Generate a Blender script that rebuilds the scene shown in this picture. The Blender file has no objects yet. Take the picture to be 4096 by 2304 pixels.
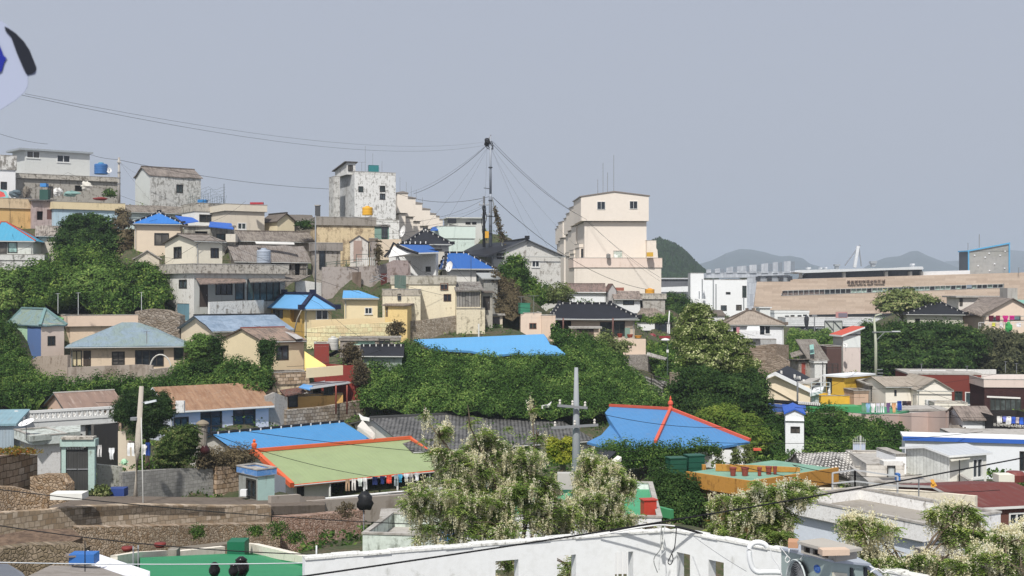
import bpy,math,random
import numpy as np
from mathutils import Vector,Matrix,noise
random.seed(7);RNG=np.random.default_rng(7)
S=bpy.context.scene;COL=S.collection
# ---------------------------------------------------------------- camera, sky, sun
F,CX,CY,H=4945.0,2048.0,1152.0,40.0      # focal length in photo pixels, centre, eye height
cd=bpy.data.cameras.new('camera');cam=bpy.data.objects.new('camera',cd);COL.objects.link(cam)
cam.location=(0,0,H);cam.rotation_euler=(math.radians(90),0,0)
cd.sensor_width=36;cd.lens=36 * F / 4096;cd.clip_start=0.1;cd.clip_end=30000
cd.dof.use_dof=True;cd.dof.focus_distance=110;cd.dof.aperture_fstop=8.0
S.camera=cam
SUN_EL,SUN_AZ=52.0,-14.0  # azimuth measured from behind the camera towards the right
W=bpy.data.worlds.new('World');S.world=W;W.use_nodes=True
nt=W.node_tree;nt.nodes.clear()
sky=nt.nodes.new('ShaderNodeTexSky');sky.sky_type='NISHITA';sky.sun_disc=False
sky.sun_elevation=math.radians(SUN_EL);sky.sun_rotation=math.radians(180 - SUN_AZ)
sky.dust_density=6;sky.air_density=1.5;sky.ozone_density=1.0
bgA=nt.nodes.new('ShaderNodeBackground');bgA.inputs['Strength'].default_value=0.10
bgB=nt.nodes.new('ShaderNodeBackground');bgB.inputs['Color'].default_value=(0.470,0.500,0.597,1);bgB.inputs['Strength'].default_value=1.0
mx=nt.nodes.new('ShaderNodeMixShader');mx.inputs[0].default_value=0.85       # thick even haze veils the blue sky
out=nt.nodes.new('ShaderNodeOutputWorld')
nt.links.new(sky.outputs[0],bgA.inputs['Color']);nt.links.new(bgA.outputs[0],mx.inputs[1])
nt.links.new(bgB.outputs[0],mx.inputs[2]);nt.links.new(mx.outputs[0],out.inputs['Surface'])
sd=bpy.data.lights.new('sun','SUN');sd.energy=4.5;sd.angle=math.radians(1.5);sd.color=(1.0,0.97,0.92)
sun=bpy.data.objects.new('sun',sd);COL.objects.link(sun)
_az=math.radians(SUN_AZ);_el=math.radians(SUN_EL)
sdir=Vector((math.sin(_az) * math.cos(_el),-math.cos(_az) * math.cos(_el),math.sin(_el)))
sun.rotation_euler=sdir.to_track_quat('Z','Y').to_euler();sun.location=(20,-40,120)
S.view_settings.view_transform='Standard';S.view_settings.look='None';S.view_settings.gamma=1
S.view_settings.exposure=0.0
S.cycles.max_bounces=6;S.cycles.diffuse_bounces=3;S.cycles.transparent_max_bounces=4;S.cycles.volume_bounces=1
# ---------------------------------------------------------------- helpers
def P(u,v,d): return Vector(((u - CX) / F * d,d,H + (CY - v) / F * d))
def hx(s):
    s=s.lstrip('#');r=[]
    for i in (0,2,4):
        c=int(s[i:i+2],16) / 255;r.append(c / 12.92 if c <= .04045 else ((c + .055) / 1.055) ** 2.4)
    return tuple(r)
def rgb(c,k=1.0):
    if isinstance(c,str): c=hx(c)
    g=.08*(.3*c[0]+.59*c[1]+.11*c[2]);c=[.92*x+g for x in c]
    return (min(c[0]*k,.9),min(c[1]*k,.9),min(c[2]*k,.9),1)
def pale(col): c=hx(col);g=.3*c[0]+.59*c[1]+.11*c[2];return col if g < .22 or max(c)-min(c) > .68*max(c) else tuple(.80*x+.12*g+.075 for x in c)
class NB:  # small node-tree writer
    def __init__(s,name,rough=.9,spec=.2):
        s.m=bpy.data.materials.new(name);s.m.use_nodes=True;s.t=s.m.node_tree
        s.b=s.t.nodes['Principled BSDF'];s.b.inputs['Roughness'].default_value=rough
        s.b.inputs['Specular IOR Level'].default_value=spec
        s.tc=s.n('ShaderNodeTexCoord');s.co=s.tc.outputs['Object']
    def n(s,k,**kw):
        x=s.t.nodes.new(k)
        for a,b in kw.items(): setattr(x,a,b)
        return x
    def l(s,a,b): s.t.links.new(a,b)
    def map(s,sc=(1,1,1),rot=(0,0,0),loc=(0,0,0),co=None):
        m=s.n('ShaderNodeMapping');m.inputs['Scale'].default_value=sc;m.inputs['Rotation'].default_value=rot
        m.inputs['Location'].default_value=loc;s.l(co or s.co,m.inputs['Vector']);return m.outputs[0]
    def noise(s,sc,co=None,det=4,rough=.6,dist=0):
        x=s.n('ShaderNodeTexNoise');x.inputs['Scale'].default_value=sc;x.inputs['Detail'].default_value=det
        x.inputs['Roughness'].default_value=rough;x.inputs['Distortion'].default_value=dist
        s.l(co or s.co,x.inputs['Vector']);return x.outputs['Fac']
    def math(s,op,a,b=None,clamp=False):
        x=s.n('ShaderNodeMath',operation=op,use_clamp=clamp)
        for i,q in enumerate((a,b)):
            if q is None: continue
            if isinstance(q,(int,float)): x.inputs[i].default_value=q
            else: s.l(q,x.inputs[i])
        return x.outputs[0]
    def step(s,v,lo,hi):
        x=s.n('ShaderNodeMapRange',interpolation_type='SMOOTHSTEP');s.l(v,x.inputs['Value'])
        x.inputs['From Min'].default_value=lo;x.inputs['From Max'].default_value=hi;return x.outputs[0]
    def mix(s,f,a,b,mode='MIX'):
        x=s.n('ShaderNodeMix',data_type='RGBA',blend_type=mode)
        if isinstance(f,(int,float)): x.inputs[0].default_value=f
        else: s.l(f,x.inputs[0])
        for i,q in ((6,a),(7,b)):
            if isinstance(q,tuple): x.inputs[i].default_value=q
            else: s.l(q,x.inputs[i])
        return x.outputs[2]
    def base(s,c):
        if isinstance(c,tuple): s.b.inputs['Base Color'].default_value=c
        else: s.l(c,s.b.inputs['Base Color'])
    def bump(s,h,st=.3,dist=.05):
        x=s.n('ShaderNodeBump');x.inputs['Strength'].default_value=st;x.inputs['Distance'].default_value=dist
        s.l(h,x.inputs['Height']);s.l(x.outputs[0],s.b.inputs['Normal'])
_mc={}
def memo(f):
    def g(*a,**k):
        key=(f.__name__,a,tuple(sorted(k.items())))
        if key not in _mc: _mc[key]=f(*a,**k)
        return _mc[key]
    return g
@memo
def plaster(col,amt=.3,dirt='#6f675c',k=1.0,sc=1.0):  # rendered or painted wall: blotches, vertical runs, grime
    b=NB('plaster');col=pale(col);c=rgb(col,k)
    n1=b.noise(.55*sc,det=5);n2=b.noise(1.0,co=b.map((2.6,2.6,.28)),det=3);n3=b.noise(5*sc,det=3)
    f=b.math('ADD',b.math('MULTIPLY',n1,.42),b.math('ADD',b.math('MULTIPLY',n2,.38),b.math('MULTIPLY',n3,.2)))
    lo=.585 - .22 * amt
    g=b.step(f,lo,lo + .13);g2=b.math('MULTIPLY',g,.28 + .6*amt)
    v=b.step(b.noise(1.7*sc,det=6),.3,.7)
    c2=b.mix(b.math('MULTIPLY',v,.16),c,rgb(col,k*.72));b.base(b.mix(g2,c2,rgb(dirt)))
    b.bump(n3,.25,.03);return b.m
@memo
def worn(col,under,amt=.5,k=1.0,sc=1.0):  # flaking whitewash over old cement
    b=NB('worn_plaster');col=pale(col);n1=b.noise(1.3*sc,det=8,rough=.7,dist=.6);n2=b.noise(1.4*sc,co=b.map((2.2,2.2,.45)),det=5)
    f=b.math('ADD',b.math('MULTIPLY',n1,.6),b.math('MULTIPLY',n2,.4))
    g=b.math('MULTIPLY',b.step(f,.59 - .2*amt,.70 - .2*amt),.85);h=b.noise(6*sc,det=4)
    u2=b.mix(b.step(h,.35,.65),rgb(under),rgb(under,.72));c2=b.mix(b.math('MULTIPLY',b.step(h,.4,.7),.25),rgb(col,k),rgb(under))
    b.base(b.mix(g,c2,u2));b.bump(f,.35,.05);return b.m
@memo
def paint(col,k=1.0,rough=.55,dirty=.12,spec=.3):
    b=NB('paint',rough,spec);n=b.noise(1.2,det=6)
    b.base(b.mix(b.math('MULTIPLY',b.step(n,.35,.75),dirty * 2),rgb(col,k),rgb(col,k*.6)));return b.m
@memo
def metalroof(col,ax='X',pitch=.45,dirty=.25,k=1.0,wear='#8a8378',rough=.6,st=.3):
    k *= .76
    b=NB('painted_roof',rough,.3)  # ribs run down the slope; ax = direction they repeat in
    w=b.n('ShaderNodeTexWave',wave_type='BANDS',bands_direction=ax,wave_profile='SIN');w.inputs['Scale'].default_value=.314/pitch
    b.l(b.co,w.inputs['Vector']);n=b.noise(.8,det=6);n2=b.noise(4,det=4)
    st_=b.noise(1.0,co=b.map((3,.5,.5) if ax == 'X' else (.5,3,.5)),det=3)
    c=b.mix(b.math('MULTIPLY',b.step(n,.35,.7),dirty),rgb(col,k),rgb(col,k*.62))
    c=b.mix(b.math('MULTIPLY',b.step(st_,.55,.75),dirty),c,rgb(wear))
    c=b.mix(b.math('MULTIPLY',b.step(n2,.62,.75),dirty),c,rgb(wear));b.base(c)
    b.bump(b.math('ADD',w.outputs['Fac'],b.math('MULTIPLY',n2,.4)),st,.06);return b.m
@memo
def tarp(col,c2,k=.8):  # wrinkled sheeting or old paint over a roof
    b=NB('weathered_roof',.7,.2);n=b.noise(.7,det=7,rough=.65,dist=.8);n2=b.noise(2.2,co=b.map((1,.6,1)),det=5,dist=1.2)
    c=b.mix(b.step(n,.35,.65),rgb(col,k),rgb(c2,k));b.base(b.mix(b.math('MULTIPLY',b.step(n2,.52,.7),.3),c,rgb(col,k*.55)));b.bump(n2,.8,.25);return b.m
@memo
def slate(col='#8d8076',ax='X',k=1.0,pitch=.26,c2='#5d544d'):     # old corrugated cement sheets
    b=NB('slate_roof');w=b.n('ShaderNodeTexWave',wave_type='BANDS',bands_direction=ax,wave_profile='SIN');w.inputs['Scale'].default_value=.314/pitch
    b.l(b.co,w.inputs['Vector']);n=b.noise(.9,det=7,rough=.7);n2=b.noise(5,det=5)
    st_=b.noise(1.3,co=b.map((4,.6,.6) if ax == 'X' else (.6,4,.6)),det=4)
    f=b.math('ADD',b.math('MULTIPLY',n,.5),b.math('MULTIPLY',st_,.5))
    c=b.mix(b.step(f,.38,.66),rgb(col,k),rgb(c2,k));c=b.mix(b.math('MULTIPLY',b.step(n2,.55,.7),.4),c,rgb('#b5aa9c',k*.8))
    b.base(c);b.bump(b.math('ADD',w.outputs['Fac'],b.math('MULTIPLY',n2,.5)),.6,.06);return b.m
@memo
def tiles(col='#34363c',ax='X',pitch=.3,row=.34,k=1.0,c2='#1d1e22',mort=.12):   # clay or cement roof tiles in courses
    k *= .62;b=NB('tile_roof',.6,.35);sw=b.n('ShaderNodeSeparateXYZ');b.l(b.co,sw.inputs[0]);cx=b.n('ShaderNodeCombineXYZ')
    b.l(sw.outputs[0 if ax == 'X' else 1],cx.inputs[0]);b.l(sw.outputs[1 if ax == 'X' else 0],cx.inputs[1])
    br=b.n('ShaderNodeTexBrick');b.l(cx.outputs[0],br.inputs['Vector']);br.inputs['Scale'].default_value=1
    br.inputs['Brick Width'].default_value=pitch;br.inputs['Row Height'].default_value=row;br.inputs['Mortar Size'].default_value=mort*.3
    br.inputs['Mortar Smooth'].default_value=.4;br.inputs['Color1'].default_value=rgb(col,k);br.inputs['Color2'].default_value=rgb(col,k*.78);br.inputs['Mortar'].default_value=rgb(c2,k)
    n=b.noise(1.1,det=6);b.base(b.mix(b.math('MULTIPLY',b.step(n,.4,.7),.35),br.outputs['Color'],rgb(col,k*1.5)))
    b.bump(br.outputs['Fac'],-.5,.05);return b.m
def _stonevec(b,flat):
    s=b.n('ShaderNodeSeparateXYZ');b.l(b.co,s.inputs[0]);c=b.n('ShaderNodeCombineXYZ')
    b.l(b.math('ADD',s.outputs[0],b.math('MULTIPLY',s.outputs[1],.9)),c.inputs[0]);b.l(s.outputs[2],c.inputs[1]);return c.outputs[0]
@memo
def rubble(col='#a08c74',c2='#7a6a58',gap='#3c342b',sc=3.0,k=1.0):
    col,c2,gap=pale(col),pale(c2),pale(gap)
    sc *= 3.1       # rough field-stone wall
    b=NB('rubble_stone');v0=_stonevec(b,0);nz=b.n('ShaderNodeTexNoise');nz.inputs['Scale'].default_value=2.2;b.l(v0,nz.inputs['Vector'])
    vv=b.n('ShaderNodeVectorMath',operation='ADD');sc_=b.n('ShaderNodeVectorMath',operation='SCALE');b.l(nz.outputs['Color'],sc_.inputs[0]);sc_.inputs['Scale'].default_value=.34
    b.l(v0,vv.inputs[0]);b.l(sc_.outputs[0],vv.inputs[1])
    e=b.n('ShaderNodeTexVoronoi',feature='DISTANCE_TO_EDGE',voronoi_dimensions='2D');e.inputs['Scale'].default_value=sc;b.l(vv.outputs[0],e.inputs['Vector'])
    q=b.n('ShaderNodeTexVoronoi',feature='F1',voronoi_dimensions='2D');q.inputs['Scale'].default_value=sc;b.l(vv.outputs[0],q.inputs['Vector'])
    hs=b.n('ShaderNodeSeparateColor');b.l(q.outputs['Color'],hs.inputs[0]);n=b.noise(7,det=5)
    c=b.mix(hs.outputs[0],rgb(col,k*1.12),rgb(c2,k));c=b.mix(b.math('MULTIPLY',b.step(n,.4,.7),.45),c,rgb(col,k*.5))
    g=b.step(e.outputs['Distance'],.0,.09);b.base(b.mix(g,b.mix(.62,rgb(gap,k),rgb(c2,k)),c))
    b.bump(b.math('ADD',b.step(e.outputs['Distance'],0,.22),b.math('MULTIPLY',n,.3)),.6,.1);return b.m
@memo
def blocks(col='#a49480',c2='#7f7060',gap='#574c40',w=.42,h=.28,k=1.0,mort=.03,bum=.6,dist=.06):     # coursed squared stone or concrete block
    if dist > .05: col,c2,gap=pale(col),pale(c2),pale(gap);k *= 1.2
    b=NB('block_stone');v0=_stonevec(b,0);nz=b.n('ShaderNodeTexNoise');nz.inputs['Scale'].default_value=1.6;b.l(v0,nz.inputs['Vector'])
    vv=b.n('ShaderNodeVectorMath',operation='ADD');sc_=b.n('ShaderNodeVectorMath',operation='SCALE');b.l(nz.outputs['Color'],sc_.inputs[0]);sc_.inputs['Scale'].default_value=dist*2
    b.l(v0,vv.inputs[0]);b.l(sc_.outputs[0],vv.inputs[1])
    br=b.n('ShaderNodeTexBrick');b.l(vv.outputs[0],br.inputs['Vector']);br.inputs['Scale'].default_value=1;br.inputs['Brick Width'].default_value=w;br.inputs['Row Height'].default_value=h
    br.inputs['Mortar Size'].default_value=mort;br.inputs['Mortar Smooth'].default_value=.5;br.inputs['Bias'].default_value=0
    br.inputs['Color1'].default_value=rgb(col,k*1.1);br.inputs['Color2'].default_value=rgb(c2,k);br.inputs['Mortar'].default_value=rgb(gap,k)
    n=b.noise(6,det=5);n2=b.noise(.7,det=5);c=b.mix(b.math('MULTIPLY',b.step(n,.42,.7),.4),br.outputs['Color'],rgb(c2,k*.55))
    c=b.mix(b.math('MULTIPLY',b.step(n2,.45,.75),.4),c,rgb(gap,k));b.base(c)
    b.bump(b.math('ADD',br.outputs['Fac'],b.math('MULTIPLY',n,-.3)),-bum,.08);return b.m
@memo
def soil(c1,c2,c3,sc=.6):
    b=NB('soil');n=b.noise(sc,det=8,rough=.7);n2=b.noise(sc*6,det=6)
    b.base(b.mix(b.step(n2,.4,.65),b.mix(b.step(n,.4,.6),rgb(c1),rgb(c2)),rgb(c3)));b.bump(n2,.6,.15);return b.m
@memo
def glass(col='#20262b',rough=.12,k=1.0):
    b=NB('window_glass',rough,.6);n=b.noise(1.5,det=2);b.base(b.mix(b.step(n,.4,.7),rgb(col,k),rgb(col,k*2.2)));return b.m
@memo
def leafmat(c1,c2,c3,sc=.45,tr=.3,k=1.0):
    m=bpy.data.materials.new('foliage');m.use_nodes=True;b=NB.__new__(NB);b.m=m;b.t=m.node_tree;b.t.nodes.clear()
    b.tc=b.n('ShaderNodeTexCoord');b.co=b.tc.outputs['Object'];o=b.n('ShaderNodeOutputMaterial');g=b.n('ShaderNodeNewGeometry')
    r=b.math('ADD',b.math('MULTIPLY',g.outputs['Random Per Island'],.55),b.math('MULTIPLY',b.step(b.noise(sc,det=4),.32,.68),.45))
    c=b.mix(b.step(r,.15,.55),rgb(c1,k),rgb(c2,k));c=b.mix(b.step(r,.58,.95),c,rgb(c3,k))
    d=b.n('ShaderNodeBsdfDiffuse');t=b.n('ShaderNodeBsdfTranslucent');x=b.n('ShaderNodeMixShader');x.inputs[0].default_value=tr
    b.l(c,d.inputs[0]);b.l(c,t.inputs[0]);b.l(d.outputs[0],x.inputs[1]);b.l(t.outputs[0],x.inputs[2]);b.l(x.outputs[0],o.inputs[0]);return m
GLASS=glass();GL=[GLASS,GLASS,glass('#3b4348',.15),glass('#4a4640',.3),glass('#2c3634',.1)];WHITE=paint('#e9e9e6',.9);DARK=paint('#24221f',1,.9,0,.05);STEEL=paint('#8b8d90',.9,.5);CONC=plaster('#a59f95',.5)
RUBBER=paint('#17171a',1,.7,0)
def tag(o,label=None,cat=None,group=None,kind=None):
    if label: o['label']=label
    if cat: o['category']=cat
    if group: o['group']=group
    if kind: o['kind']=kind
    return o
def empty(name,loc,rz=0,label=None,cat=None,group=None):
    o=bpy.data.objects.new(name,None);COL.objects.link(o);o.location=loc;o.rotation_euler=(0,0,rz);o.empty_display_size=.3
    return tag(o,label,cat,group)
class MB:
    def __init__(s): s.v=[];s.f=[];s.mi=[];s.sm=False
    def poly(s,pts,mi=0):
        i=len(s.v);s.v += [tuple(p) for p in pts];s.f.append(tuple(range(i,i+len(pts))));s.mi.append(mi)
    def box(s,x0,y0,z0,x1,y1,z1,mi=0,bev=0):
        i=len(s.v);s.v += [(x,y,z) for z in (z0,z1) for y in (y0,y1) for x in (x0,x1)]
        for q in ((0,2,3,1),(4,5,7,6),(0,1,5,4),(2,6,7,3),(0,4,6,2),(1,3,7,5)):
            s.f.append(tuple(i+k for k in q));s.mi.append(mi)
    def prism(s,pts,off,mi=0):  # polygon swept by vector off
        o=Vector(off);a=[Vector(p) for p in pts];b=[p+o for p in a];n=len(a)
        s.poly(a,mi);s.poly(b[::-1],mi)
        for i in range(n): s.poly([a[i],b[i],b[(i+1) % n],a[(i+1) % n]],mi)
    def bar(s,p,q,w,h=None,mi=0,up=(0,0,1)):  # rectangular bar from p to q
        p=Vector(p);q=Vector(q);h=h or w;d=(q-p).normalized();x=d.cross(Vector(up))
        if x.length < .01: x=d.cross(Vector((1,0,0)))
        x.normalize();y=x.cross(d).normalized();x *= w/2;y *= h/2
        s.prism([p-x-y,p+x-y,p+x+y,p-x+y],q-p,mi)
    def tube(s,pts,r,n=6,mi=0,cap=True):
        pts=[Vector(p) for p in pts];R=r if isinstance(r,(list,tuple)) else [r]*len(pts);i0=len(s.v);m=len(pts)
        for i,p in enumerate(pts):
            d=(pts[min(i+1,m-1)] - pts[max(i-1,0)]).normalized();x=d.cross(Vector((0,0,1)))
            if x.length < .05: x=d.cross(Vector((1,0,0)))
            x.normalize();y=x.cross(d)
            for k in range(n): a=2*math.pi*k/n;s.v.append(tuple(p + (x*math.cos(a) + y*math.sin(a))*R[i]))
        for i in range(m-1):
            for k in range(n):
                a=i0+i*n+k;b=i0+i*n+(k+1) % n;s.f.append((a,b,b+n,a+n));s.mi.append(mi)
        if cap:
            s.f.append(tuple(i0+k for k in range(n))[::-1]);s.mi.append(mi);s.f.append(tuple(i0+(m-1)*n+k for k in range(n)));s.mi.append(mi)
    def lathe(s,prof,c=(0,0,0),n=20,mi=0):  # prof: list of (r, z)
        i0=len(s.v)
        for r,z in prof:
            for k in range(n): a=2*math.pi*k/n;s.v.append((c[0]+r*math.cos(a),c[1]+r*math.sin(a),c[2]+z))
        for i in range(len(prof)-1):
            for k in range(n):
                a=i0+i*n+k;b=i0+i*n+(k+1) % n;s.f.append((a,b,b+n,a+n));s.mi.append(mi)
        s.f.append(tuple(i0+k for k in range(n))[::-1]);s.mi.append(mi);s.f.append(tuple(i0+(len(prof)-1)*n+k for k in range(n)));s.mi.append(mi)
    def build(s,name,mats,parent=None,loc=None,smooth=False):
        me=bpy.data.meshes.new(name);me.from_pydata(s.v,[],s.f)
        for m in (mats if isinstance(mats,(list,tuple)) else [mats]): me.materials.append(m)
        me.polygons.foreach_set('material_index',s.mi)
        if smooth or s.sm: me.polygons.foreach_set('use_smooth',[True]*len(s.f))
        me.update();o=bpy.data.objects.new(name,me);COL.objects.link(o)
        if parent: o.parent=parent
        if loc is not None: o.location=loc
        return o
def world_mb(mb,origin):  # shift world-space vertices so that the object's origin is at origin
    ox,oy,oz=origin;mb.v=[(x-ox,y-oy,z-oz) for x,y,z in mb.v];return mb
GP=[]  # ground control points (x, y, z)
def G(u,v,d): p=P(u,v,d);GP.append((p.x,p.y,p.z))
TICKW=paint('#e8e6e0',.9);TILEB=paint('#26272c',.9,.6)
GUT=paint('#b9bab5',.9,.6);HS=[];BAD=[];LAST=[None]
PN={'gable_wall','verge','black_roof','side_roof','lean_roof','gable_roof','porch_roof','tin_roof','balcony_wall','verge_tiles','canopy','lower_roof','green_roof','roof_patch','ridge_tiles','ridge_cap','upper_wall'}
def part(o,root=None):
    root=root or LAST[0].root;o.parent=root;o.matrix_parent_inverse=(Matrix.Translation(root.location) @ root.rotation_euler.to_matrix().to_4x4()).inverted()
    for k in ('category','group'):
        if k in o: del o[k]
    return o
class House:
    """(uc, vt, d): photo position and distance of the near eave corner; vb: foot of the wall below it; th: heading of the right-hand face;
       uR / uL: where the two faces end in the photo, or X / Y in metres."""
    def __init__(s,name,label,cat,uc,vt,vb,d,th,uR=None,uL=None,X=None,Y=None,m=None,oh=0.,og=0.,group=None,gp=True,sink=2.5,uA=None):
        a=math.radians(th);s.a=a;e1=Vector((math.cos(a),math.sin(a),0));e2=Vector((-math.sin(a),math.cos(a),0));C=P(uc,vt,d)
        def sol(e,ut): k=(ut-CX)/F;return (k*C.y-C.x)/(e.x-k*e.y)
        s.X=X if X is not None else sol(e1,uR);s.Y=Y if Y is not None else 2*sol(e2,uA) if uA else sol(e2,uL)
        if not (0 < s.X < 120 and 0 < s.Y < 120): BAD.append((name,label,th,uc,uR,uL));print('BAD DIM',name,label,round(s.X,1),round(s.Y,1));s.X=min(max(s.X,3),40);s.Y=min(max(s.Y,3),40)
        zb=P(uc,vb,d).z;s.Z=C.z-zb;s.oh=oh;s.og=og;s.e1=e1;s.e2=e2;s.sink=sink;s.zb=zb
        LAST[0]=s;s.root=empty(name,(C.x,C.y,zb),a,label,cat,group);s.o=Vector((C.x,C.y,zb));s.m=m or plaster('#c9bfae',.3)
        s.ops={'F': [],'L': [],'R': []};s.gbl=None;s.wt=s.Z;s.tag_=(name,round(s.X,1),round(s.Y,1),round(s.Z,1))
        if gp:
            for (x,y) in ((0,0),(1,0),(0,1),(1,1)): q=s.o + e1*s.X*x + e2*s.Y*y;GP.append((q.x,q.y,zb))
    def loc(s,p): q=p - s.o;return Vector((q.dot(s.e1),q.dot(s.e2),q.z))
    def wx(s): return (s.og,s.X-s.og,s.oh,s.Y-s.oh)
    def hit(s,side,u,v):
        r=Vector(((u-CX)/F,1,(CY-v)/F));c=s.loc(Vector((0,0,H)));r=Vector((r.dot(s.e1),r.dot(s.e2),r.z));x0,x1,y0,y1=s.wx()
        if side == 'F': t=(y0-c.y)/r.y;p=c+r*t;return p.x,p.z
        t=((x0 if side == 'L' else x1)-c.x)/r.x;p=c+r*t;return p.y,p.z
    def apex(s,x,y,va):  # height of a local point seen at photo row va
        w=s.o + s.e1*x + s.e2*y;return H + (CY-va)/F*w.y - s.zb
    def w(s,side,u0,v0,u1,v1,k='w',n=2,frame=None,pane=None,name=None,rows=1,label=None,depth=.14):
        um,vm=(u0+u1)/2,(v0+v1)/2;a=s.hit(side,u0,vm)[0];b=s.hit(side,u1,vm)[0];z1=s.hit(side,um,v0)[1];z0=s.hit(side,um,v1)[1]
        if a > b: a,b=b,a
        x0,x1,y0,y1=s.wx();lo,hi=(x0,x1) if side == 'F' else (y0,y1)
        a=max(a,lo+.06);b=min(b,hi-.06)
        if b-a < .15: print('skip op',s.root.name,side,(u0,v0,u1,v1));return s
        s.ops[side].append((a,z0,b,z1,k,n,frame,pane,name,rows,label,depth));return s
    def fr(s,side):  # frame of a wall: origin, along, outward
        x0,x1,y0,y1=s.wx()
        if side == 'F': return Vector((0,y0,0)),Vector((1,0,0)),Vector((0,-1,0))
        if side == 'L': return Vector((x0,0,0)),Vector((0,1,0)),Vector((-1,0,0))
        return Vector((x1,0,0)),Vector((0,1,0)),Vector((1,0,0))
    def done(s,wallmats=None,inner=True):
        x0,x1,y0,y1=s.wx();mb=MB();wt=s.wt;zb=-s.sink
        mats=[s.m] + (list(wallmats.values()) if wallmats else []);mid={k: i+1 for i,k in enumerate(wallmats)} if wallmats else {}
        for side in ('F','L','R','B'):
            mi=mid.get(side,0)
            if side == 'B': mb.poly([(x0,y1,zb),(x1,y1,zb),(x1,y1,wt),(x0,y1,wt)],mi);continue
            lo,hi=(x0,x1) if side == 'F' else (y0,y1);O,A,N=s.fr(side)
            holes=[]
            for q in s.ops[side]:
                if q[3] <= wt-.02 and not any(q[0] < h[2]+.04 and q[2] > h[0]-.04 and q[1] < h[3]+.04 and q[3] > h[1]-.04 for h in holes): holes.append(q)
            xs=sorted({lo,hi} | {h[0] for h in holes} | {h[2] for h in holes});zs=sorted({zb,wt} | {max(h[1],zb+.01) for h in holes} | {h[3] for h in holes})
            for i in range(len(xs)-1):
                for j in range(len(zs)-1):
                    cx,cz=(xs[i]+xs[i+1])/2,(zs[j]+zs[j+1])/2
                    if any(h[0] < cx < h[2] and h[1] < cz < h[3] for h in holes): continue
                    p=[O+A*xs[i]+Vector((0,0,zs[j])),O+A*xs[i+1]+Vector((0,0,zs[j])),O+A*xs[i+1]+Vector((0,0,zs[j+1])),O+A*xs[i]+Vector((0,0,zs[j+1]))]
                    mb.poly(p,mi)
            for q in s.ops[side]:
                hole=q in holes;a,z0,b,z1,k,n,frame,pane,nm,rows,lab,dep=q
                if k != 'x': dep=.14
                if hole:
                    I=N*-dep
                    c=[O+A*a+Vector((0,0,z0)),O+A*b+Vector((0,0,z0)),O+A*b+Vector((0,0,z1)),O+A*a+Vector((0,0,z1))]
                    for i in range(4): mb.poly([c[i],c[(i+1) % 4],c[(i+1) % 4]+I,c[i]+I],mi)
                off=0. if hole else .1
                def pt(t,z,n_): return O+A*t+N*(n_+off)+Vector((0,0,z))
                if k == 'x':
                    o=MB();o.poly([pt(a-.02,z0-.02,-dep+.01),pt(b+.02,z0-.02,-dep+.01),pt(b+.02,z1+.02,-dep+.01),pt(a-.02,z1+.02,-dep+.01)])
                    tag(o.build(nm or 'doorway',pane or DARK,s.root),lab);continue  # default near-black back panel stands for the unlit interior
                if k == 'D':
                    o=MB();o.prism([pt(a+.01,z0,-.10),pt(b-.01,z0,-.10),pt(b-.01,z1-.01,-.10),pt(a+.01,z1-.01,-.10)],N*.05)
                    for (xx,yy) in ((a+.01,a+.07),(b-.07,b-.01),((a+b)/2-.03,(a+b)/2+.03)): o.prism([pt(xx,z0,-.05),pt(yy,z0,-.05),pt(yy,z1-.01,-.05),pt(xx,z1-.01,-.05)],N*.02)
                    dr=tag(o.build(nm or 'door',pane or paint('#5c564e'),s.root),lab)
                    o=MB();zz=z0+(z1-z0)*.48;o.prism([pt(b-.18,zz,-.04),pt(b-.12,zz,-.04),pt(b-.12,zz+.16,-.04),pt(b-.18,zz+.16,-.04)],N*.05);o.build('handle',STEEL,dr);continue
                fm=frame or (WHITE if k == 'w' else paint('#3a3733'));t=min(.11,(b-a)*.09);o=MB()
                def bar(p0,q0,p1,q1,dd=.06): o.prism([pt(p0,q0,-.09),pt(p1,q0,-.09),pt(p1,q1,-.09),pt(p0,q1,-.09)],N*(.09+dd-.03))
                bar(a,z0,b,z0+t);bar(a,z1-t,b,z1);bar(a,z0+t,a+t,z1-t);bar(b-t,z0+t,b,z1-t)
                for i in range(1,n): xx=a+(b-a)*i/n;bar(xx-t*.45,z0+t,xx+t*.45,z1-t,.04)
                for i in range(1,rows): zz=z0+(z1-z0)*i/rows;bar(a+t,zz-t*.3,b-t,zz+t*.3,.035)
                fo=tag(o.build(nm or 'window',fm,s.root),lab)
                if pane is None: pane=GL[int(abs(a*37+z0*91+s.X*13+s.o.x)) % 5]
                o=MB();o.poly([pt(a+.01,z0+.01,-.07),pt(b-.01,z0+.01,-.07),pt(b-.01,z1-.01,-.07),pt(a+.01,z1-.01,-.07)]);o.build('pane',pane or GLASS,fo)
                if k == 'w': o=MB();o.prism([pt(a-.06,z0-.09,.002),pt(b+.06,z0-.09,.002),pt(b+.06,z0-.02,.002),pt(a-.06,z0-.02,.002)],N*.09);o.build('sill',fm,fo)
        if s.gbl: 
            ax,rise,zz=s.gbl
            if ax == 'X':
                ym=(y0+y1)/2
                for (xx,sd) in ((x0,'L'),(x1,'R')): mb.poly([(xx,y0,wt),(xx,y1,wt),(xx,ym,zz)],mid.get(sd,0))
            else:
                xm=(x0+x1)/2
                for (yy,sd) in ((y0,'F'),(y1,'B')): mb.poly([(x0,yy,wt),(x1,yy,wt),(xm,yy,zz)],mid.get(sd,0))
        mb.build('wall',mats,s.root);HS.append(s)
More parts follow.
